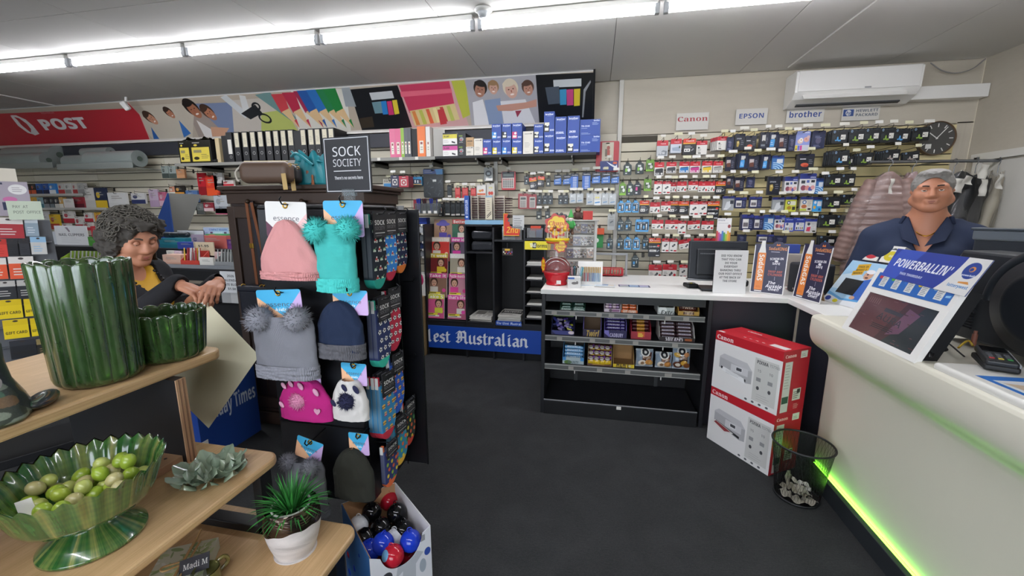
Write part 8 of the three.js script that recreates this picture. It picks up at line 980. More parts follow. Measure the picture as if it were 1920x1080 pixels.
// --- WARDROBE WITH BAGS
{
const dark=mat(0x3a2a20,.5),darker=mat(0x2b1f1c,.55),z=-2.5,x0=onZ(428,400,z).x,x1=-1.5,top=onZ(430,349,z).y,w=thing('wardrobe','dark timber wardrobe with panelled doors behind the beanie stand','wardrobe'),W=x1-x0,xc=(x0+x1)/2;
part('carcass',at(box(W-.02,top-.06,.46,.004),xc,(top-.06)/2+.02,z-.25),darker,w);part('cornice',join([at(box(W+.09,.03,.54,.008),xc,top-.015,z-.24),at(box(W+.05,.02,.51,.006),xc,top-.04,z-.245),at(box(W+.01,.07,.48,.003),xc,top-.085,z-.245)]),dark,w);part('plinth',join([at(box(W+.06,.1,.52,.008),xc,.05,z-.24),at(box(W+.03,.03,.5,.008),xc,.115,z-.245)]),dark,w);
for(let k=0;k<2;k++){const a=x0+.01+k*W/2,b=a+W/2-.02,dy0=.14,dy1=top-.14,d=part('door',at(box(b-a-.1,dy1-dy0-.14,.014),(a+b)/2,(dy0+dy1)/2,z-.006),darker,w);part('door_frame',join([at(box(.06,dy1-dy0,.03,.004),a+.03,(dy0+dy1)/2,z+.004),at(box(.06,dy1-dy0,.03,.004),b-.03,(dy0+dy1)/2,z+.004),at(box(b-a-.12,.08,.03,.004),(a+b)/2,dy0+.04,z+.004),at(box(b-a-.12,.08,.03,.004),(a+b)/2,dy1-.04,z+.004)]),dark,d);for(let j=1;j<4;j++)part('door_plank',at(box(.003,dy1-dy0-.18,.006),a+.06+j*(b-a-.12)/4,(dy0+dy1)/2,z+.002),dark,d);part('knob',join([at(ball(.016),k?a+.1:b-.3,onZ(484,378,z).y,z+.05),rod([k?a+.1:b-.3,onZ(484,378,z).y,z],[k?a+.1:b-.3,onZ(484,378,z).y,z+.05],.007)]),mat(0x3b2a1e,.4,{metalness:.5}),d);}
const kx=x0+W/2-.31,ky=onZ(484,378,z).y,by=onZ(485,535,z+.06).y,bag=thing('shoulder_bag','navy leather shoulder bag hanging by a tan strap on the wardrobe','bag',[kx,by,z+.075]),tan=mat(0x7a4522,.5),nv=mat(0x20242f,.45);
part('body',at(box(.26,.24,.09,.035),.02,-.13,0),nv,bag);part('flap',at(box(.265,.05,.095,.02),.02,-.02,0),nv,bag);part('strap',join([at(box(.022,ky-by,.004),.0,(ky-by)/2,-.02,0,0,.02),at(box(.022,ky-by-.01,.004),.07,(ky-by)/2,-.02,0,0,.13)]),tan,bag);part('strap_buckle',at(box(.032,.034,.008,.003),0,(ky-by)*.48,-.016),M.brass,bag);part('dark_strap',at(box(.03,ky-by,.004),.04,(ky-by)/2,-.03,0,0,.05),nv,bag);for(const x of[-.06,.09,.12])part('ring',new T.TorusGeometry(.014,.0035,8,20),M.brass,bag,[x,.0,.03],[0,.5,0]);
const bagTop=(px0,px1,py0,z2,col,rough,label,o={})=>{const r=rectZ(px0,py0,px1,350,z2),h=min(.24,max(.1,r.t-top)),wd=r.w,b=thing('handbag',label,'bag',[r.x,top+.001,z2],o.turn||0);part('body',new RoundedBoxGeometry(wd,h,.1,5,min(.046,h*.4)).translate(0,h/2,0),mat(col,rough),b);part('zip',at(box(wd*.84,.006,.014,.002),0,h+.001,0),mat(0xc9b98a,.35,{metalness:.4}),b);part('zip_pull',join([at(new T.TorusGeometry(.009,.0022,6,16),wd/2-.002,h*.82,.02)]),M.brass,b);if(o.tag)part('wooden_tag',at(box(.03,.1,.004,.002),wd/2-.02,h*.05,.062,0,0,.06),mat(0xc7a76a,.6),b);if(o.strap)part('strap',tube([[-wd/2,h*.8,0],[-wd/2-.025,h*.5,.02],[-wd/2-.01,.02,.03],[-wd/2+.02,.012,.05]],.006,24,6),mat(0xc9c2b4,.4),b);if(o.tassel)part('tassel',join([at(lathe([[.002,.03],[.007,.02],[.006,.0],[.016,-.08],[0,-.08]],14),wd/2+.01,h*.3,.06)]),mat(0x9a5a34,.6),b);return b;};
bagTop(458,545,303,-2.34,0x5f4a3c,.5,'taupe brown rounded handbag nearest on the wardrobe top',{tag:1,strap:1,turn:.12});bagTop(520,562,309,-2.46,0x1f1d1e,.45,'black rounded handbag between the taupe and tan bags',{tag:1,turn:.12});bagTop(545,590,312,-2.58,0x8a4e30,.42,'tan brown rounded handbag with a leather tassel',{tassel:1,turn:.12});
const tr=rectZ(562,292,606,352,-2.66),tb=thing('bucket_bag','turquoise gathered bucket bag behind the sock sign','bag',[tr.x+.02,top+.001,-2.66]),tq=mat(0x1f8792,.42),th=max(.16,tr.t-top),bodyG=lathe([[0,0],[.12,.0],[.13,.02],[.125,th*.6],[.1,th*.78],[.115,th],[.11,th],[.095,th*.78],[0,th*.7]],72),bp=bodyG.attributes.position;for(let i=0;i<bp.count;i++){const y=bp.getY(i),a=atan2(bp.getZ(i),bp.getX(i)),k=1+max(0,y/th-.45)*.35*sin(a*9);bp.setXYZ(i,bp.getX(i)*k,y+max(0,y/th-.6)*.05*sin(a*9),bp.getZ(i)*k);}bodyG.computeVertexNormals();part('body',bodyG,mat(0x1f8792,.42,{side:T.DoubleSide}),tb);part('drawcord',new T.TorusGeometry(.1,.007,8,48).rotateX(PI/2).translate(0,th*.78,0),tq,tb);part('handle',tube([[-.12,th*.95,.06],[-.02,th*.98,.13],[.1,th*.6,.14]],.01,24,8),tq,tb);
}
{
const A=art(300,200,(c,w,h)=>{fillR(c,'#1c3f8c',0,0,w,h);txt(c,'Sunday Times',w*.52,h*.42,52,'#ccd3e0',{max:w*.9,fit:1});fillR(c,'#c9d0de',w*.2,h*.2,40,6);}),x=-2.5;const[g,m]=printBox(.34,.56,.46,{right:A},mat(0x1c3f8c,.45));const b=thing('newspaper_box','blue newspaper box lettered Sunday Times on the floor','newspaper box',[x-.06,0,-2.16]);part('body',g,m,b,[0,.285,0]);part('lid',at(box(.35,.02,.47,.004),0,.575,0),mat(0x163475,.45),b);part('white_flap',at(box(.003,.14,.05),.172,.1,.21),M.paper,b);
}
// --- LEFT BACKGROUND: POST OFFICE STOCK
const bgArt=(col,ac,t,w=70,h=70)=>art(w,h,(c)=>{fillR(c,col,0,0,w,h);if(ac){fillR(c,ac,0,h*.62,w,h*.38);disc(c,ac,w*.3,h*.35,h*.16);}if(t)txt(c,t,w/2,h*.3,h*.22,'#333',{max:w*.84});else lines(c,'#99968e',w*.2,h*.2,w*.6,2,h*.12,3);});
function prop(x0,y0,x1,y1,z,name,cat,label,col,o={}){const r=rectZ(x0,y0,x1,y1,z),d=o.d||.03,a=o.art||bgArt(col,o.ac,o.t),hex=new T.Color(col).getHex(),[g,m]=printBox(r.w,r.h,d,{front:a},mat(hex,.5),.4),ob=solo(name,label,cat,g,m,[r.x,o.base!=null?o.base+r.h/2+.001:r.y,z-d/2],[o.rx||0,o.turn||0,o.rz||0],o.group);if(o.peg)peg(r.x,r.t-.02,z+.03,o.peg,false);return ob;}
{
const Z=-4.42,hk=(l)=>({peg:l,d:.025});
const wrapT=tile(128,(x,y)=>{const u=(x%16)-8,v=(y%16)-8,k=max(0,1-(u*u+v*v)/50)*255;return[k,k,k];},false);wrapT.repeat.set(16,8);
const wrapM=new T.MeshPhysicalMaterial({color:0xb9c4bf,roughness:.25,transmission:.25,thickness:0,bumpMap:wrapT,bumpScale:.003});
[[-10,92,302,.1,-4.32,'bubble wrap roll with an orange label, front roll at the picture edge'],[20,112,292,.12,-4.46,'wide bubble wrap roll lying behind the front one'],[128,225,303,.085,-4.34,'bubble wrap roll with an orange label on the second bracket'],[170,262,299,.1,-4.3,'bubble wrap roll overlapping at the right of the second bracket'],[158,208,286,.06,-4.4,'thin bubble wrap roll lying on top of two rolls']].forEach(([a,b,py,R,z,l],i)=>{const p=onZ(a,py,z),q=onZ(b,py,z),len=q.x-p.x,o=thing('bubble_wrap_roll',l,'roll',[(p.x+q.x)/2,(p.y+q.y)/2,z],0,'bubble wrap rolls on the wall brackets');part('wrap',at(cyl(R,R,len,40),0,0,0,0,0,PI/2),wrapM,o);part('core',at(cyl(R*.3,R*.3,len+.01,20),0,0,0,0,0,PI/2),mat(0x4d5a50,.8),o);if(i!==1&&i!==4)part('label',at(new T.CylinderGeometry(R+.002,R+.002,.12,20,1,true,-.5,1.1),len*.05,0,0,0,0,PI/2).rotateX(PI/2),mat(0xc98f6c,.6),o);});
[[-20,118],[126,266]].forEach(([a,b],i)=>{const p=onZ(a,319,-4.3),q=onZ(b,316,-4.3);solo('wall_rack',`clear wall rack under the ${i ? 'second' : 'first'} pair of bubble wrap rolls`,'rack',join([at(box(q.x-p.x,.008,.36),(p.x+q.x)/2,p.y,-4.41),at(box(q.x-p.x,.07,.005),(p.x+q.x)/2,p.y+.03,-4.2)]),mat(0xd5dad6,.15,{transmission:.7,thickness:0}));});
const led=(a,b,py,l)=>{const p=onZ(a,py,Z),q=onZ(b,py,Z),s=thing('wall_ledge',l,'ledge',[(p.x+q.x)/2,(p.y+q.y)/2,Z-.06]);part('ledge_board',box(q.x-p.x,.012,.2,.002),mat(0x8f8d86,.5),s);part('price_rail',at(box(q.x-p.x,.03,.008),0,-.004,.104),mat(0xb9b7b0,.4),s);return p.y+.007;};
const b1=led(40,162,365,'grey wall ledge of red and blue card packs'),b2=led(44,206,391,'lower grey wall ledge of jars and yellow packs');
[[47,57,'#2a2624','#c8502f'],[58,67,'#2a2624','#cf5a38'],[68,79,'#2c5fae','#1f2a4c'],[80,91,'#2c55a0','#1c2748'],[92,104,'#3f86cc','#e0e2e4'],[109,121,'#b9b6b0','#b9383c'],[122,133,'#c7c6c0','#8b8a86'],[136,145,'#bdbab2','#a83a3c'],[146,158,'#a9a8a4','#8d8c8a']].forEach(([a,b,c,ac],i)=>prop(a,345,b,364,Z+.02,'card_pack','pack',`small ${['black and orange', 'black and orange topped', 'blue', 'deep blue', 'sky blue', 'red and clear', 'pale', 'clear with red', 'silver'][i]} pack on the upper wall ledge, ${ORD[i]} along`,c,{ac,base:b1,d:.04,group:'packs on the upper wall ledge'}));
[[50,60,'#d8a43c','#b98a2c'],[61,70,'#d8a83f','#c99a3a'],[70,81,'#8fb0b8','#3f7a86'],[82,92,'#26282c','#8a8c90'],[93,101,'#2a2c30','#6f7a80'],[102,111,'#2f3138','#c9c6be'],[111,118,'#d2a35a','#e0ddd4'],[137,157,'#8c2a34','#5c1c28']].forEach(([a,b,c,ac],i)=>prop(a,369,b,389,Z+.02,'jar_pack','pack',`${['amber', 'yellow', 'teal', 'black', 'slim black', 'black and white', 'orange', 'dark red'][i]} pack on the lower wall ledge, ${ORD[i]} along`,c,{ac,base:b2,d:.05,group:'packs on the lower wall ledge'}));
prop(118,366,137,383,Z+.075,'price_notice','notice','white notice with a small red mark on the lower wall ledge','#d9d6d0',{base:b2,d:.004,ac:'#d9d2ce'});
const packs=[[158,177,352,390,'#d2cfc8','#c4c2bc','tall white book pack'],[178,200,352,390,'#222c48','#d8b42c','navy and yellow padded pack'],[203,238,361,392,'#d6d5d2','#cfcecb','wide white document pack'],[246,272,362,382,'#cfcdcb','#2c3560','white and navy photo pack'],[280,297,355,388,'#b9a6b8','#a88fa8','lilac card pack'],[298,312,360,386,'#b8607c','#c9a6b4','pink card pack'],[318,328,350,366,'#c98a6c','#d2cfc6','pale orange pack'],[328,345,348,368,'#26221f','#d8963a','black and amber pack'],[349,371,357,380,'#4f6f9c','#6f9ac4','blue patterned pack'],[303,316,311,334,'#8f9a94','#3f4a46','clear pack of clips'],[317,330,311,334,'#9aa4a0','#4a5550','second clear pack of clips'],[331,346,317,334,'#c08a62','#cf9a70','tan square pack'],[371,386,324,366,'#b8202c','#8c1822','red pouch'],[386,408,329,367,'#d2392a','#e0542c','bright red netted pouch'],[401,418,324,356,'#b9b6b2','#3a3538','scissors card'],[416,438,338,349,'#c9bfb8','#b8343c','red and white pack beside the wardrobe'],[323,346,381,400,'#cfc9b8','#b89a6c','pack of spectacles'],[350,368,382,402,'#3a4038','#c9c6b8','dark card pack'],[370,381,382,402,'#6a6f6c','#4a4e4c','grey slim pack'],[382,400,380,396,'#8c2a36','#c9b0b0','dark red pack'],[402,428,366,400,'#b4b8bc','#8a9096','silver printed pack'],[404,430,391,402,'#c8b2bc','#b85a74','pink striped pack']];
packs.forEach(([a,b,c,d,col,ac,l])=>prop(a,c,b,d,Z,'hanging_pack','pack',`${l} on the post office wall`,col,{ac,...hk(`the ${l}`),group:'mixed packs on the post office wall'}));
const st=[[57,72,398,430,'#d0cdd0','#4a5590','white envelope pack with a navy mark'],[74,92,396,428,'#d6d4d2','#c9c7c4','white label pack'],[94,111,402,430,'#d8b02c','#a83a2c','yellow and red gift pack'],[118,139,396,418,'#d9d4ce','#b8283a','red arched card pack'],[141,156,406,430,'#d9d4ce','#b8283a','red striped card pack'],[117,132,419,432,'#d9d4ce','#b02c3c','small red card pack'],[158,174,399,416,'#d9d4ce','#b8283a','red square card pack'],[156,174,417,432,'#cfc9c2','#b3303c','red wallet pack'],[178,196,398,424,'#d8a63c','#c2382c','yellow pack with a red ball']];
st.forEach(([a,b,c,d,col,ac,l])=>prop(a,c,b,d,Z,'stationery_pack','pack',`${l} below the lower wall ledge`,col,{ac,...hk(`the ${l}`),group:'stationery packs below the wall ledge'}));
const gz=-2.75,gy=1.15,g=thing('shelf_gondola','black low shelf unit of pens and reading glasses behind the woman','shelf unit'),gx0=-5.4,gx1=-2.78,gw=gx1-gx0,gc=(gx0+gx1)/2;
part('body',at(box(gw,gy-.24,.5,.004),gc,(gy-.24)/2,gz-.3),M.black,g);part('top_deck',at(box(gw,.02,.5,.004),gc,gy-.012,gz-.24),M.blackShelf,g);part('deck_front',at(box(gw,.08,.015,.003),gc,gy-.06,gz+.004),M.black,g);part('clear_lip',at(box(gw,.03,.004),gc,gy+.016,gz+.006),mat(0xb9bcc0,.15,{transmission:.6,thickness:0}),g);part('riser',at(box(gw,.13,.02),gc,gy+.062,gz-.2),M.blackShelf,g);part('upper_deck',at(box(gw,.016,.28,.003),gc,gy+.132,gz-.33),M.blackShelf,g);part('end_post',join([at(box(.03,gy-.02,.03),gx1-.02,gy/2,gz-.03),at(box(.03,gy-.02,.03),gx0+.02,gy/2,gz-.03)]),M.black,g);part('shelf_strip',join([at(box(gw-.06,.012,.3),gc,.86,gz-.16),at(box(gw-.06,.012,.3),gc,.55,gz-.16)]),M.darkSteel,g);
const ub=gy+.141,F=gz-.03,U=gz-.24,on=(b,o={})=>({base:b,...o});
const open=(a,b,y0,y1,z,base,col,l)=>{const r=rectZ(a,y0,b,y1,z),o=thing('pen_box',l,'pen box',[r.x,base+.001,z-.05]),w=r.w,h=r.h*.36,m=mat(col,.5);part('front',at(box(w,h,.004),0,h/2,.05),m,o);part('back',at(box(w,r.h*.8,.004),0,r.h*.4,-.05),m,o);part('side',extr(poly([[-.05,0],[.05,0],[.05,h],[-.05,r.h*.8]]),.004).rotateY(-PI/2).translate(-w/2+.002,0,0),m,o);part('side',extr(poly([[-.05,0],[.05,0],[.05,h],[-.05,r.h*.8]]),.004).rotateY(-PI/2).translate(w/2+.002,0,0),m,o);return[r,base,z];};
const pens=([r,base,z],n,cols,word,l)=>{for(let i=0;i<n;i++){const p=solo('boxed_pen',`${word[i % word.length]} ${l}, ${ORD[i % 16]} along${i > 15 ? ' the second rank' : ''}`,'pen',join([rod([0,0,0],[0,r.h*.74,0],.0055,8),rod([0,r.h*.74,0],[0,r.h*.96,0],.004,8)]),mat(cols[i%cols.length],.35),[r.l+.012+(i+.5)*(r.w-.024)/n,base+.004,z-.015-(i%2)*.02],[-.12,0,rr(-.04,.04)],l);}};
const rb=open(338,372,465,502,F,gy,0xc23f34,'red card box of yellow, red and white pens');pens(rb,11,[0xd8b02c,0xb0202c,0x9c2028,0xd6d4d0,0xcfcdd0,0xd2d0cc,0x8a2030],['yellow','red','dark red','white','pale','white clipped','maroon'],'pen in the red card box');
const sb=open(401,441,468,504,F,gy,0x8a8c8c,'clear grey box of silver pens beside the wardrobe');pens(sb,12,[0xa9aaa6,0x8d8f8c,0xb6b7b2],['silver','grey','pale silver'],'pen in the grey box');
prop(306,480,340,502,F-.02,'card_box','box','peach card box of note pads by the woman shoulder','#cfa894',on(gy,{d:.1,ac:'#c99c88'}));prop(312,466,326,480,F-.11,'note_card','card','white note card behind the peach box','#d3cfc6',on(gy+.06,{d:.02}));prop(327,466,341,480,F-.11,'note_card','card','lilac note card behind the peach box','#c4b4c6',on(gy+.06,{d:.02}));
prop(374,480,400,500,F+.01,'price_wedge','sign','white slanted price card between the pen boxes','#d6d2ca',on(gy,{d:.02}));prop(363,449,400,474,gz-.14,'header_card','card','cream header card above the red pen box','#d3c3a4',on(gy+.09,{d:.01,t:'$1.95'}));prop(400,458,424,472,gz-.14,'header_card','card','pink header card reading AIR','#cfb2b0',on(gy+.06,{d:.015,t:'AIR'}));prop(424,458,440,472,gz-.14,'header_card','card','pale header card beside the AIR card','#c9c0b6',on(gy+.06,{d:.015}));
prop(376,434,424,458,U,'card_box','box','salmon card box on the upper deck','#c0625a',on(ub,{d:.12,ac:'#c0625a'}));prop(425,440,441,458,U+.02,'card_box','box','small purple box with a white label','#5a2c6a',on(ub,{d:.08,ac:'#6a3a78'}));prop(357,423,380,449,U+.01,'photo_card','card','card with two dark figures on the upper deck','#9a8a98',on(ub,{d:.008,ac:'#5c5270'}));prop(384,429,424,434,U-.03,'marker_set','set','green and red marker set lying on the salmon box','#3f9a5c',{d:.08,ac:'#d2483c',base:ub+.1});
prop(298,438,346,456,U+.03,'reader_tray','tray','teal tray of black glasses cases','#1f7484',on(ub-.0,{d:.12,ac:'#1c6676'}));prop(332,449,366,462,U+.1,'reader_tray','tray','navy tray in front of the teal tray','#2a3f8c',{d:.06,ac:'#2a3f8c',base:ub});for(let i=0;i<3;i++){const p=onZ(308+i*15,433,U);solo('glasses_case',`black glasses case on the teal tray, ${ORD[i]} from the woman`,'case',new T.CapsuleGeometry(.024,.06,6,14).rotateZ(PI/2),mat(0x1d2126,.3),[p.x,ub+.115,U-.03],rr(-.2,.2),'black glasses cases on the teal tray');}
prop(330,403,381,434,U-.1,'header_board','sign','white printed header board above the teal tray','#d2d2d4',on(ub,{d:.006,ac:'#cfd0d2'}));prop(379,396,426,434,U-.1,'header_board','sign','pale blue header board reading COMPACT READERS','#a9b6d0',on(ub,{d:.006,art:art(120,90,(c,w,h)=>{fillR(c,'#a9b6d0',0,0,w,h);txt(c,'COMPACT READERS',w*.6,10,13,'#3a5aa0',{max:w*.74});fillR(c,'#5a3a5c',32,20,12,36);fillR(c,'#5a3a5c',98,20,12,36);fillR(c,'#c3ccda',50,20,40,40);lines(c,'#6a78a0',6,24,20,5,8,3);fillR(c,'#d6dae2',8,70,90,14);})}));
{
const a=onZ(326,432,U-.06),b=onZ(272,432,U-.06),t=onZ(316,362,U-.06),o=thing('glasses_rack','blue sloping reading glasses rack with a triangular side','rack',[0,0,0]);const tri=new T.Shape([V2(b.x,ub),V2(a.x,ub),V2(t.x,t.y)]);part('side_panel',extr(tri,.01).translate(0,0,U-.06),mat(0x20407e,.5),o);part('front_slope',extr(new T.Shape([V2(b.x,ub),V2(b.x+.03,ub),V2(t.x+.0,t.y),V2(t.x-.03,t.y)]),.3).translate(0,0,U-.37),mat(0xa9aaa4,.5),o);for(let i=0;i<5;i++){const k=(i+.5)/5;part('glasses_row',at(box(.05,.02,.26,.006),b.x+(t.x-b.x)*k-.02,ub+(t.y-ub)*k,U-.22,0,0,.9),mat(0x4a4c4a,.3),o);}}
prop(70,436,112,486,U-.1,'header_board','sign','blank grey white board left of the nail clippers sign','#c3c7cc',on(gy,{d:.006,art:bgArt('#c3c7cc','#c3c7cc')}));prop(106,432,166,468,U-.05,'clippers_sign','sign','white card lettered NAIL CLIPPERS above the green tray','#d6d6d6',on(ub,{d:.006,art:art(150,96,(c,w,h)=>{fillR(c,'#d6d6d6',0,0,w,h);txt(c,'NAIL CLIPPERS',w*.5,44,18,'#5d5d60',{max:w*.8});lines(c,'#b9b9ba',24,60,100,3,10,2);shapeC(c,'#8a7a84',[[50,8],[62,8],[72,28],[66,32]]);})}));const gb=open(112,188,462,490,F,gy,0x7d9a2c,'green wedge box of nail clippers');for(let i=0;i<10;i++)solo('nail_clipper',`silver nail clipper standing in the green box, ${ORD[i]} along`,'clipper',box(.016,.07,.006,.002),mat(0xb4b6b2,.3,{metalness:.6}),[gb[0].l+.03+i*(gb[0].w-.06)/9,gy+.075,F-.06],[-.2,0,0],'nail clippers in the green box');
prop(167,451,186,468,U,'card_box','box','bright green box behind the woman hair','#4a8f38',on(ub,{d:.08,ac:'#4a8f38'}));prop(172,430,192,451,U,'card_box','box','red box stacked on the bright green box','#c2323c',{base:ub+.08,d:.06,ac:'#c2323c'});prop(186,470,208,488,F,'card_box','box','cream box at the end of the green wedge box','#cfc4b4',on(gy,{d:.07}));
const ca=art(110,120,(c,w,h)=>{fillR(c,'#d3d4d4',0,0,w,h);['2026','CALENDAR','DATE BLOCK','$1.50'].forEach((s,i)=>txt(c,s,w/2,26+i*24,17,'#4a4b4e',{max:w*.86}));});prop(414,509,453,549,gz+.03,'price_sign','sign','white sign reading 2026 calendar date block one fifty','#d3d4d4',{d:.002,art:ca});prop(437,574,460,604,gz-.02,'carton','carton','white carton on the gondola shelf beside the wardrobe','#bdbdba',{d:.2,base:.867});prop(420,574,437,604,gz-.02,'carton','carton','grey carton on the gondola shelf beside the white one','#a3a3a2',{d:.2,base:.867});
}
{
const fw=V(0,0,-1).applyQuaternion(camera.quaternion),d0=sight(45,570),c0=EYE.clone().addScaledVector(d0,2.7/d0.dot(fw)),th=1.08,n=V(sin(th),0,cos(th)),ex=V(cos(th),0,-sin(th));
const pt=(px,py,off=0)=>{const d=sight(px,py),p=c0.clone().addScaledVector(n,off),t=n.dot(p.clone().sub(EYE))/n.dot(d);return EYE.clone().addScaledVector(d,t);};
const rk=thing('gift_card_rack','grey gift card rack turned towards the shop at the picture edge','rack',[c0.x,0,c0.z],th);part('back_board',at(box(.62,1.2,.02,.003),-.12,.95,-.05),mat(0x5c5e62,.5),rk);part('post',join([at(box(.04,1.5,.03),-.36,.76,-.06),at(box(.04,1.5,.03),.12,.76,-.06)]),M.black,rk);part('base',at(box(.66,.06,.4,.006),-.12,.03,.0),M.black,rk);for(let i=0;i<8;i++)part('card_rail',at(box(.6,.006,.03),-.12,.46+i*.135,-.025),M.steel,rk);
const card=(a,b,c,d,col,ac,t,label,off=0)=>{const A=pt(a,c,off),B=pt(b,c,off),Y=(pt(a,d,off).y+pt(b,d,off).y)/2,yt=(A.y+B.y)/2,w=A.distanceTo(B),h=yt-Y,P=A.clone().add(B).multiplyScalar(.5),ar=art(64,64,(k)=>{fillR(k,col,0,0,64,64);fillR(k,ac,0,0,64,20);disc(k,'#3a3230',32,6,7,3);if(t)txt(k,t,32,44,13,'#2a2622',{max:56});else lines(k,ac,10,34,40,3,8,3);}),[g,m]=printBox(w,h,.004,{front:ar},M.white,.35);solo('gift_card',label,'gift card',g,m,[P.x,yt-h/2,P.z],[-.06,th,0],'gift cards on the rack');};
[[-14,40,408,447,'#a8323a','#d9d2cc','','red everyday gift card in the top row'],[43,68,407,443,'#8fa0ac','#c3cbd0','','blue grey gift card in the top row'],[-14,10,448,482,'#cf4038','#b8322c','','bright red gift card in the second row'],[11,30,448,480,'#26262a','#2c2c30','','black gift card in the second row'],[33,52,447,478,'#33343a','#2a2a2e','','charcoal gift card in the second row'],[54,84,444,477,'#c3c2be','#8fb4d0','','white and blue gift card in the second row'],[-24,9,484,524,'#df5a38','#dcd6cf','','orange and white gift card at the picture edge'],[12,60,481,523,'#df5a38','#dcd6cf','','orange and white gift card beside the tall vase'],[-12,26,527,562,'#2c2e32','#b9b6b0','','black gift card with white pattern at the edge'],[29,62,525,560,'#2c2e32','#b9b6b0','','black gift card with white pattern by the vase'],[-12,38,562,598,'#e0c51f','#d8bc1c','GIFT CARD','yellow gift card lettered in black, upper one'],[42,74,560,593,'#e0c51f','#d8bc1c','GIFT CARD','yellow gift card beside the vase, upper one'],[2,50,599,635,'#e0c51f','#d8bc1c','GIFT CARD','yellow gift card lettered in black, lower one'],[54,84,596,630,'#e0c51f','#d8bc1c','GIFT CARD','yellow gift card beside the vase, lower one'],[15,64,637,672,'#25272b','#33353a','ROBLOX','dark gift card with a white square, lower rows'],[66,96,635,668,'#2c2a28','#8a7a50','','dark gift card with a small picture, lower rows'],[27,68,673,703,'#262b3c','#33384c','ADVENTURE','navy adventure gift card near the board'],[68,96,664,700,'#dc5636','#dcd6d0','','orange and white gift card near the board'],[38,96,704,728,'#6a2436','#7a2c40','','maroon gift card just above the board']].forEach((a)=>card(...a));
const sg=(a,b,c,d,h2,label,draw,off,name)=>{const A=pt(a,c,off),B=pt(b,c,off),Y=(pt(a,d,off).y+pt(b,d,off).y)/2,yt=(A.y+B.y)/2,w=A.distanceTo(B),P=A.clone().add(B).multiplyScalar(.5),[g,m]=printBox(w,yt-Y,.004,{front:art(150,h2,draw)},M.paper,.5);solo(name,label,'sign',g,m,[P.x,(yt+Y)/2,P.z],[0,th,0]);};
sg(-30,50,340,405,150,'lilac grey phone poster with a white oval badge on the card rack',(c,w,h)=>{fillR(c,'#a39aa4',0,0,w,h);disc(c,'#dcdad8',110,34,34,22);lines(c,'#8a8488',90,26,40,3,8,2);fillR(c,'#2c3350',46,90,70,34);disc(c,'#c06a9a',76,78,26,12);fillR(c,'#33384c',0,6,60,8);},-.02,'phone_poster');sg(10,76,377,412,96,'pale green handwritten sign reading PAY AT POST OFFICE',(c,w,h)=>{fillR(c,'#c2cdb8',0,0,w,h);txt(c,'PAY  AT',56,28,20,'#5c5f58',{weight:'normal'});txt(c,'POST  OFFICE',82,56,20,'#5c5f58',{weight:'normal',max:120});},.02,'pay_sign');sg(-30,28,315,342,60,'plain cream card standing above the phone poster',(c,w,h)=>fillR(c,'#cfc8b8',0,0,w,h),-.04,'blank_card');
}
// --- PEOPLE
const smin=(a,b,k)=>{const h=max(k-abs(a-b),0)/k;return min(a,b)-h*h*k*.25;};
function field(list,k){
const L=list.map((p)=>(typeof p[2]==='number'?{t:0,a:p[0],r0:p[2],r1:p[3]??p[2],d:p[1].map((v,i)=>v-p[0][i]),k:p[4]||k}:{t:p[2]?2:1,a:p[0],r:p[1],k:p[3]||k})).map((p)=>{if(!p.t)p.l=p.d[0]**2+p.d[1]**2+p.d[2]**2||1e-9;return p;});
return(x,y,z)=>{let v=9;for(const p of L){const X=x-p.a[0],Y=y-p.a[1],Z=z-p.a[2];if(!p.t){const t=min(1,max(0,(X*p.d[0]+Y*p.d[1]+Z*p.d[2])/p.l));v=smin(v,hypot(X-p.d[0]*t,Y-p.d[1]*t,Z-p.d[2]*t)-(p.r0+(p.r1-p.r0)*t),p.k);}else{const q=hypot(X/p.r[0],Y/p.r[1],Z/p.r[2]),e=(q-1)*min(...p.r);v=p.t===1?smin(v,e,p.k):-smin(-v,e,p.k);}}return v;};
}
function march(f,c,half,cell){
const n=ceil(2*half/cell)+2,mc=new MarchingCubes(n,M.white,false,false,400000);mc.isolation=0;const h=n/2,S=half;
for(let k=0,q=0;k<n;k++)for(let j=0;j<n;j++)for(let i=0;i<n;i++,q++)mc.field[q]=-f(c[0]+(i-h)/h*S,c[1]+(j-h)/h*S,c[2]+(k-h)/h*S);
mc.update();const P=new Float32Array(mc.count*3),N=new Float32Array(mc.count*3),e=cell*.5;for(let i=0;i<mc.count;i++){const x=c[0]+mc.positionArray[i*3]*S,y=c[1]+mc.positionArray[i*3+1]*S,z=c[2]+mc.positionArray[i*3+2]*S,g=V(f(x+e,y,z)-f(x-e,y,z),f(x,y+e,z)-f(x,y-e,z),f(x,y,z+e)-f(x,y,z-e)).normalize();P.set([x,y,z],i*3);N.set([g.x,g.y,g.z],i*3);}
const g=new T.BufferGeometry();g.setAttribute('position',new T.BufferAttribute(P,3));g.setAttribute('normal',new T.BufferAttribute(N,3));return g;
}
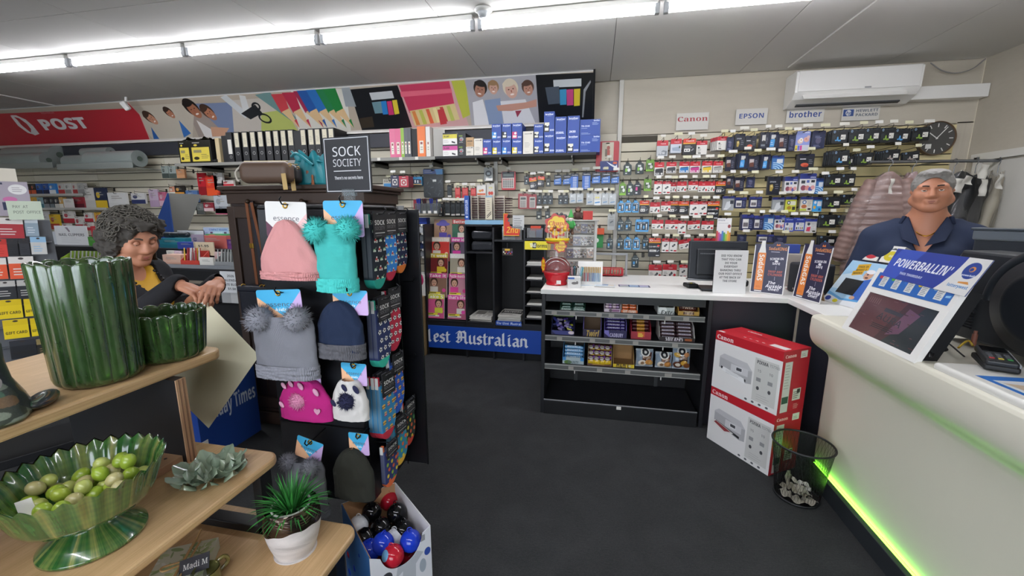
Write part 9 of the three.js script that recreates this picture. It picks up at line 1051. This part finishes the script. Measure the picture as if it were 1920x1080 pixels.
const headList=(w,j=1)=>[[[0,.035,-.015],[.076*w,.09,.096]],[[0,-.03,.018],[.064*w,.092,.078]],[[-.052*w,-.06,.0],[-.012*j,-.102,.062],.026*j,.02*j],[[.052*w,-.06,.0],[.012*j,-.102,.062],.026*j,.02*j],[[0,.016,.087],[0,-.028,.105],.0095,.0135,.016],[[-.012,-.033,.095],[.012,-.033,.095],.0095,.0095,.012],[[-.044,.026,.072],[.044,.026,.072],.013,.013,.02],[[-.042*w,-.026,.058],[.026,.028,.026]],[[.042*w,-.026,.058],[.026,.028,.026]],[[-.018,-.061,.089],[.018,-.061,.089],.007,.007,.012],[[-.016,-.072,.087],[.016,-.072,.087],.0075,.0075,.01],[[0,-.09,-.02],[0,-.2,-.045],.052*w,.058*w,.03],[[-.032,.008,.094],[.017,.012,.014],'cut',.014],[[.032,.008,.094],[.017,.012,.014],'cut',.014],[[-.078*w,-.004,-.012],[.011,.032,.02],0,.008],[[.078*w,-.004,-.012],[.011,.032,.02],0,.008]];
function handGeo(curl,pinch){
const L=[[[-.022,0,-.03],[-.026,0,.03],.013,.012],[[0,0,-.035],[0,.002,.034],.014,.013],[[.02,0,-.03],[.024,0,.032],.014,.012],[[0,-.002,-.085],[0,0,-.03],.025,.02]];
[[.026,.034,.041,.0088],[.009,.038,.045,.0088],[-.009,.036,.042,.0085],[-.026,.03,.033,.0076]].forEach(([x,z,l,r],i)=>{let p=[x,.002,z],a=curl*(.8+i*.12);for(const f of[1,.66,.5]){const q=[p[0]+(pinch&&!i?0:-.0015),p[1]-sin(a)*l*f,p[2]+cos(a)*l*f];L.push([p,q,r,r*.92,.005]);p=q;a+=curl*(.95+i*.05);r*=.93;}});
L.push([[.022,-.006,-.03],[.042,-.02,.004],.0125,.0105,.012],[[.042,-.02,.004],[pinch?.034:.046,-.034,.03],.0102,.0092,.006],[[pinch?.034:.046,-.034,.03],[pinch?.026:.046,-.046,.048],.0092,.0078,.006]);
return march(field(L,.012),[0,-.015,.01],.115,.0034);
}
function eyes(o,head,iris,lid,gaze=0){for(const s of[-1,1]){const e=part('eye',ball(.0122,18),mat(0xd6d0c8,.25),head,[s*.032,.007,.0765]);part('iris',at(new T.SphereGeometry(.0124,16,8,0,6.283,0,.5),0,0,0,PI/2+gaze),mat(iris,.15),e);part('eyelid',new T.SphereGeometry(.0136,20,10,0,6.283,0,gaze?1.62:1.25).rotateX(.35),lid,e);}}
const browG=(s,tilt)=>tube([[s*.014,.03,.092],[s*.03,.036+tilt,.09],[s*.05,.03,.074]],.0042,12,6),lipG=join([tube([[-.023,-.066,.086],[-.008,-.0635,.0975],[.008,-.0635,.0975],[.023,-.066,.086]],.0032,16,6),tube([[-.02,-.0695,.087],[0,-.0735,.0965],[.02,-.0695,.087]],.0038,16,6)]);
{
const S=1.0,turn=1.815,px=-2.245,pz=-1.575,o=thing('person','woman with curly grey hair in black cardigan and yellow top, holding a cream sheet','person',[px,0,pz],turn),inv=new T.Matrix4().compose(V(px,0,pz),new T.Quaternion().setFromEuler(new T.Euler(0,turn,0)),V(1,1,1)).invert(),loc=(p)=>p.clone().applyMatrix4(inv);
const fw=V(0,0,-1).applyQuaternion(camera.quaternion),dep=(x,y,d)=>{const s=sight(x,y);return EYE.clone().addScaledVector(s,d/s.dot(fw));};
const skin=mat(0xbd8468,.55),hR=loc(dep(360,543,1.8)),hL=loc(dep(402,537,1.83)),eR=[-.235,1.07,.1],eL=[.2,1.06,.08];
const dirR=loc(dep(392,556,1.79)).sub(hR).normalize(),dirL=loc(dep(388,552,1.7)).sub(hL).normalize(),wR=hR.clone().addScaledVector(dirR,-.075),wL=hL.clone().addScaledVector(dirL,-.075),A3=(v)=>[v.x,v.y,v.z];
const torso=[[[0,.92,-.01],[0,1.12,0],.135,.125],[[-.06,1.14,.02],[.06,1.14,.02],.115,.115],[[-.13,1.27,-.02],[.13,1.27,-.02],.07,.07],[[-.07,1.16,.075],[-.075,1.16,.085],.06,.06],[[.07,1.16,.075],[.075,1.16,.085],.06,.06],[[0,.92,-.02],[0,.84,-.02],.15,.15]];
const arms=(g)=>[[[-.165,1.265,-.02],eR,.052+g,.042+g],[eR,A3(wR),.041+g,.03+g*.8],[[.165,1.265,-.02],eL,.052+g,.042+g],[eL,A3(wL),.041+g,.03+g*.8]];
const legs=(g)=>[-1,1].flatMap((s)=>[[[s*.085,.86,-.01],[s*.09,.48,.01],.085+g,.06+g],[[s*.09,.48,.01],[s*.09,.09,-.01],.056+g,.042+g]]);
const neck=[[[0,1.28,-.02],[0,1.38,.015],.062,.05]],feet=[-1,1].map((s)=>[[s*.09,.045,-.02],[s*.1,.035,.14],.042,.032]);
const bodyG=march(field([...torso,...arms(0),...legs(0),...neck,...feet],.05),[0,.76,.06],.82,.0135),headM=new T.Matrix4().compose(V(.0,1.478,.062),new T.Quaternion().setFromEuler(new T.Euler(.36,-.4,.05,'YXZ')),V(.98,.96,.98));
const headG=march(field(headList(.95),.03),[0,-.03,.0],.18,.0042).applyMatrix4(headM),hg=handGeo(.62,true),mk=(p,dir,up,mir)=>{const ez=dir.clone(),ex=up.clone().cross(ez).normalize(),ey=ez.clone().cross(ex);if(mir)ex.negate();return new T.Matrix4().makeBasis(ex,ey,ez).setPosition(p);};
const flip=(g)=>{const p=g.attributes.position,n=g.attributes.normal;for(let i=0;i+2<p.count;i+=3)for(const a of[p,n]){const t=[a.getX(i),a.getY(i),a.getZ(i)];a.setXYZ(i,a.getX(i+2),a.getY(i+2),a.getZ(i+2));a.setXYZ(i+2,...t);}return g;};
const up=V(-.1,.8,.35),handR=hg.clone().applyMatrix4(mk(hR,dirR,up,false)),handL=flip(hg.clone().applyMatrix4(mk(hL,dirL,up,true)));
part('body',join([bodyG,headG,handR,handL]),skin,o);
const hd=part('face_features',lipG,mat(0xa05c52,.5),o);hd.applyMatrix4(headM);eyes(o,hd,0x3a2c24,skin,.6);for(const s of[-1,1])part('eyebrow',browG(s,0),mat(0x5a4a40,.8),hd);
part('top',march(field([...torso.map((t)=>[t[0],t[1],t[2]+.012,t[3]+.012]),[[-.12,1.27,-.02],[.12,1.27,-.02],.08,.08],[[0,1.4,.075],[.085,.13,.11],'cut',.02]],.05),[0,1.08,.02],.36,.009),mat(0xc9991f,.75),o);
const cf=field([...torso.map((t)=>[t[0],t[1],t[2]+.026,t[3]+.026]),...arms(.016),[[-.14,1.275,-.025],[.14,1.275,-.025],.09,.09]],.05),open=(x,y,z)=>{const w=y>1.34?.085:.02+max(0,(y-1.0)/.34)*.075;return z>.0?w-abs(x):-1;};
part('cardigan',march((x,y,z)=>{const wr=min(hypot(x-hR.x,y-hR.y,z-hR.z),hypot(x-hL.x,y-hL.y,z-hL.z));return max(cf(x,y,z),open(x,y,z),.066-wr,y>1.3?(.072-hypot(x,z+.0)):-1,.76-y);},[0,1.06,.12],.42,.0088),mat(0x15151a,.9),o);
part('trousers',march((x,y,z)=>max(field([...legs(.018),[[0,.92,-.02],[0,.84,-.02],.165,.165]],.05)(x,y,z),y-.95),[0,.5,0],.5,.013),mat(0x1a1c22,.85),o);for(const s of[-1,1])part('shoe',at(new T.CapsuleGeometry(.045,.16,8,16),s*.098,.046,.06,PI/2,0,0,[1.05,1,.95]),mat(0x141416,.6),o);
const H=(x,y,z)=>{const n=noise.noise(x*17,y*17,z*17)*.016+noise.noise(x*45,y*45,z*45)*.011;let d=(hypot(x/.104,(y-.042)/.102,(z+.026)/.116)-1)*.1;d=smin(d,(hypot((abs(x)-.074)/.042,(y+.035)/.1,(z+.04)/.075)-1)*.04,.03);d=smin(d,(hypot(x/.07,(y+.04)/.08,(z+.08)/.05)-1)*.05,.03);d=smin(d,(hypot((x-.0)/.075,(y-.092)/.028,(z-.05)/.042)-1)*.03,.03);return max(d+n,-((hypot(x/.07,(y+.02)/.098,(z-.118)/.09)-1)*.07));};
const curls=[];for(let i=0;i<420;i++){const y=1-(i+.5)/420*1.45,r=sqrt(max(0,1-y*y)),a=i*2.39996,q=V(cos(a)*r*.112,y*.11+.04,sin(a)*r*.122-.022);if(q.z>.04&&q.y<.075)continue;const t=rr(0,6.28),R=rr(.008,.016),nrm=q.clone().normalize(),u=nrm.clone().cross(V(0,1,.2)).normalize(),w=nrm.clone().cross(u),pts=[];for(let k=0;k<6;k++)pts.push(q.clone().addScaledVector(u,cos(t+k)*R).addScaledVector(w,sin(t+k)*R-k*.003).addScaledVector(nrm,.004+.003*sin(k*2)));curls.push(new T.TubeGeometry(curve(pts),9,rr(.002,.0035),4));}
part('hair',march(H,[0,.04,-.02],.18,.0048).applyMatrix4(headM),mat(0x3f3b36,.85),o);const cl=part('hair_curls',join(curls).applyMatrix4(headM),mat(0x57534b,.75),o);cl.userData.kind='stuff';
const cv=curve([[-.075,1.33,-.02],[-.085,1.3,.06],[-.062,1.22,.135],[-.02,1.12,.155],[.0,1.1,.158],[.03,1.14,.157],[.068,1.23,.13],[.085,1.31,.055],[.075,1.335,-.02]]),bd=[];for(let i=0;i<46;i++){const p=cv.getPoint(i/45);bd.push(at(ball(i%3?.0062:.0082,10),p.x+rr(-.004,.004),p.y,p.z+.004));}part('necklace',join(bd),mat(0x121114,.35),o,null,null,'long black bead necklace');part('ring',at(new T.TorusGeometry(.0095,.0015,6,18),0,0,0).applyMatrix4(mk(hR.clone().addScaledVector(dirR,.045).addScaledVector(up,.004),dirR,up,false)),M.chrome,o);
const sh=[dep(374,551,1.785),dep(486,667,1.735),dep(391,803,1.735),dep(287,700,1.785)];solo('paper_sheet','large cream card sheet held by one corner by the curly haired woman','sheet',slab(sh,.0012),mat(0xd6d1b4,.7));
}
{
const px=1.985,pz=-2.99,turn=atan2(-px,-pz),o=thing('person','grey haired man in navy polo shirt standing behind the lottery counter','person',[px,0,pz],turn),skin=mat(0xb97d60,.5);
const torso=[[[0,.98,0],[0,1.2,.01],.165,.17],[[-.1,1.22,.0],[.1,1.22,.0],.14,.14],[[-.17,1.43,-.02],[.17,1.43,-.02],.085,.085],[[-.13,1.47,-.03],[.13,1.47,-.03],.07,.07],[[-.06,1.53,-.03],[.06,1.53,-.03],.06,.06],[[-.09,1.32,.03],[.09,1.32,.03],.125,.125],[[0,1.06,.06],[0,1.14,.07],.15,.15],[[0,.95,-.01],[0,.9,-.01],.17,.17]];
const armL=(g,e=1)=>[-1,1].flatMap((s)=>[[[s*.225,1.43,-.02],[s*.3,1.16,.0],.066+g,.052+g],...(e?[[[s*.3,1.16,.0],[s*.28,.95,.14],.05+g,.036+g]]:[])]),legs=(g)=>[-1,1].flatMap((s)=>[[[s*.1,.92,0],[s*.11,.5,.01],.1+g,.068+g],[[s*.11,.5,.01],[s*.11,.09,-.01],.064+g,.046+g]]);
const bodyG=march(field([...torso,...armL(0),...legs(0),[[0,1.42,-.03],[0,1.62,.0],.088,.078],...[-1,1].map((s)=>[[s*.11,.045,-.02],[s*.12,.036,.16],.045,.035])],.05),[0,.8,0],.86,.0142),headM=new T.Matrix4().compose(V(0,1.728,.03),new T.Quaternion().setFromEuler(new T.Euler(.05,.03,.03)),V(1.1,.93,1.02)),headG=march(field(headList(1.06,1.4),.03),[0,-.03,0],.18,.0042).applyMatrix4(headM),hg=handGeo(.45,false);
const hands=[-1,1].map((s)=>{const ez=V(0,-.45,.85).normalize(),ex=V(-s,0,0),ey=ez.clone().cross(ex).normalize(),m=new T.Matrix4().makeBasis(ex,ey,ez).setPosition(V(s*.275,.915,.2));return hg.clone().applyMatrix4(m);});
part('body',join([bodyG,headG,...hands]),skin,o);const hd=part('face_features',lipG,mat(0x9a5c50,.5),o);hd.applyMatrix4(headM);eyes(o,hd,0x2a211c,skin);for(const s of[-1,1])part('eyebrow',browG(s,-.003),mat(0x2f2a28,.8),hd);
const sf=field([...torso.map((t)=>[t[0],t[1],t[2]+.014,t[3]+.014]),...armL(.018,0)],.05);part('shirt',march((x,yy,z)=>max(sf(x,yy,z)+noise.noise(x*14,yy*9,z*14)*.004,z>0&&yy>1.36?.014+(yy-1.36)*.5-abs(x):-1,yy-1.565,.88-yy),[0,1.2,0],.42,.0092),mat(0x1e2a44,.85),o);
for(const s of[-1,1]){const c=[V(s*.014,1.405,.16),V(s*.09,1.44,.145),V(s*.125,1.535,.03),V(s*.085,1.575,.05)];part('collar',slab(s>0?[c[3],c[2],c[1],c[0]]:[c[2],c[3],c[0],c[1]],.008),mat(0x1b2640,.85),o);part('collar_back',at(box(.02,.05,.1,.008),s*.1,1.555,.0,0,s*.2,s*.3),mat(0x1b2640,.85),o);part('shoe',at(new T.CapsuleGeometry(.05,.18,8,16),s*.115,.051,.07,PI/2,0,0,[1.05,1,.95]),mat(0x141416,.6),o);}
part('trousers',march((x,yy,z)=>max(field([...legs(.02),[[0,.95,-.01],[0,.9,-.01],.18,.18]],.05)(x,yy,z),yy-.98),[0,.52,0],.52,.014),mat(0x20222a,.85),o);
const lg=art(110,36,(c,w,h)=>{fillR(c,'#27324c',0,0,w,h);txt(c,'AVENUE NEWS',w/2,11,13,'#b9bcc4',{max:w*.9,fit:1});txt(c,'AND POST OFFICE',w/2,26,13,'#b9bcc4',{max:w*.98,fit:1});}),[g,m]=printBox(.1,.03,.002,{front:lg},M.navy,.8);part('chest_lettering',g,m,o,[.1,1.34,.163],[-.1,.3,0]);
part('necklace',tube([[-.05,1.5,.055],[-.02,1.47,.082],[.01,1.462,.088],[.045,1.485,.075],[.06,1.52,.05]],.0035,30,6),mat(0xd0a03a,.2,{metalness:1}),o,null,null,'gold chain');
const HH=(x,yy,z)=>{const n=noise.noise(x*60,yy*60,z*60)*.003;let d=(hypot(x/.0865,(yy-.037)/.096,(z+.017)/.104)-1)*.085;d=smin(d,(hypot(x/.06,(yy-.108)/.026,(z-.025)/.062)-1)*.025,.02);return max(d+n,-((hypot(x/.07,(yy+.01)/.1,(z-.12)/.115)-1)*.07),-.055-yy,-(yy+.005)-(z<-.03?1:0)*.08+(z>.0?0:-.02));};
part('hair',march(HH,[0,.05,-.01],.15,.0042).applyMatrix4(headM),mat(0x85827d,.8),o);
}
scene.traverse((o)=>{if(o.isMesh){o.castShadow=true;o.receiveShadow=true;}if(o.isLight)o.castShadow=true;});
renderer.render(scene,camera);
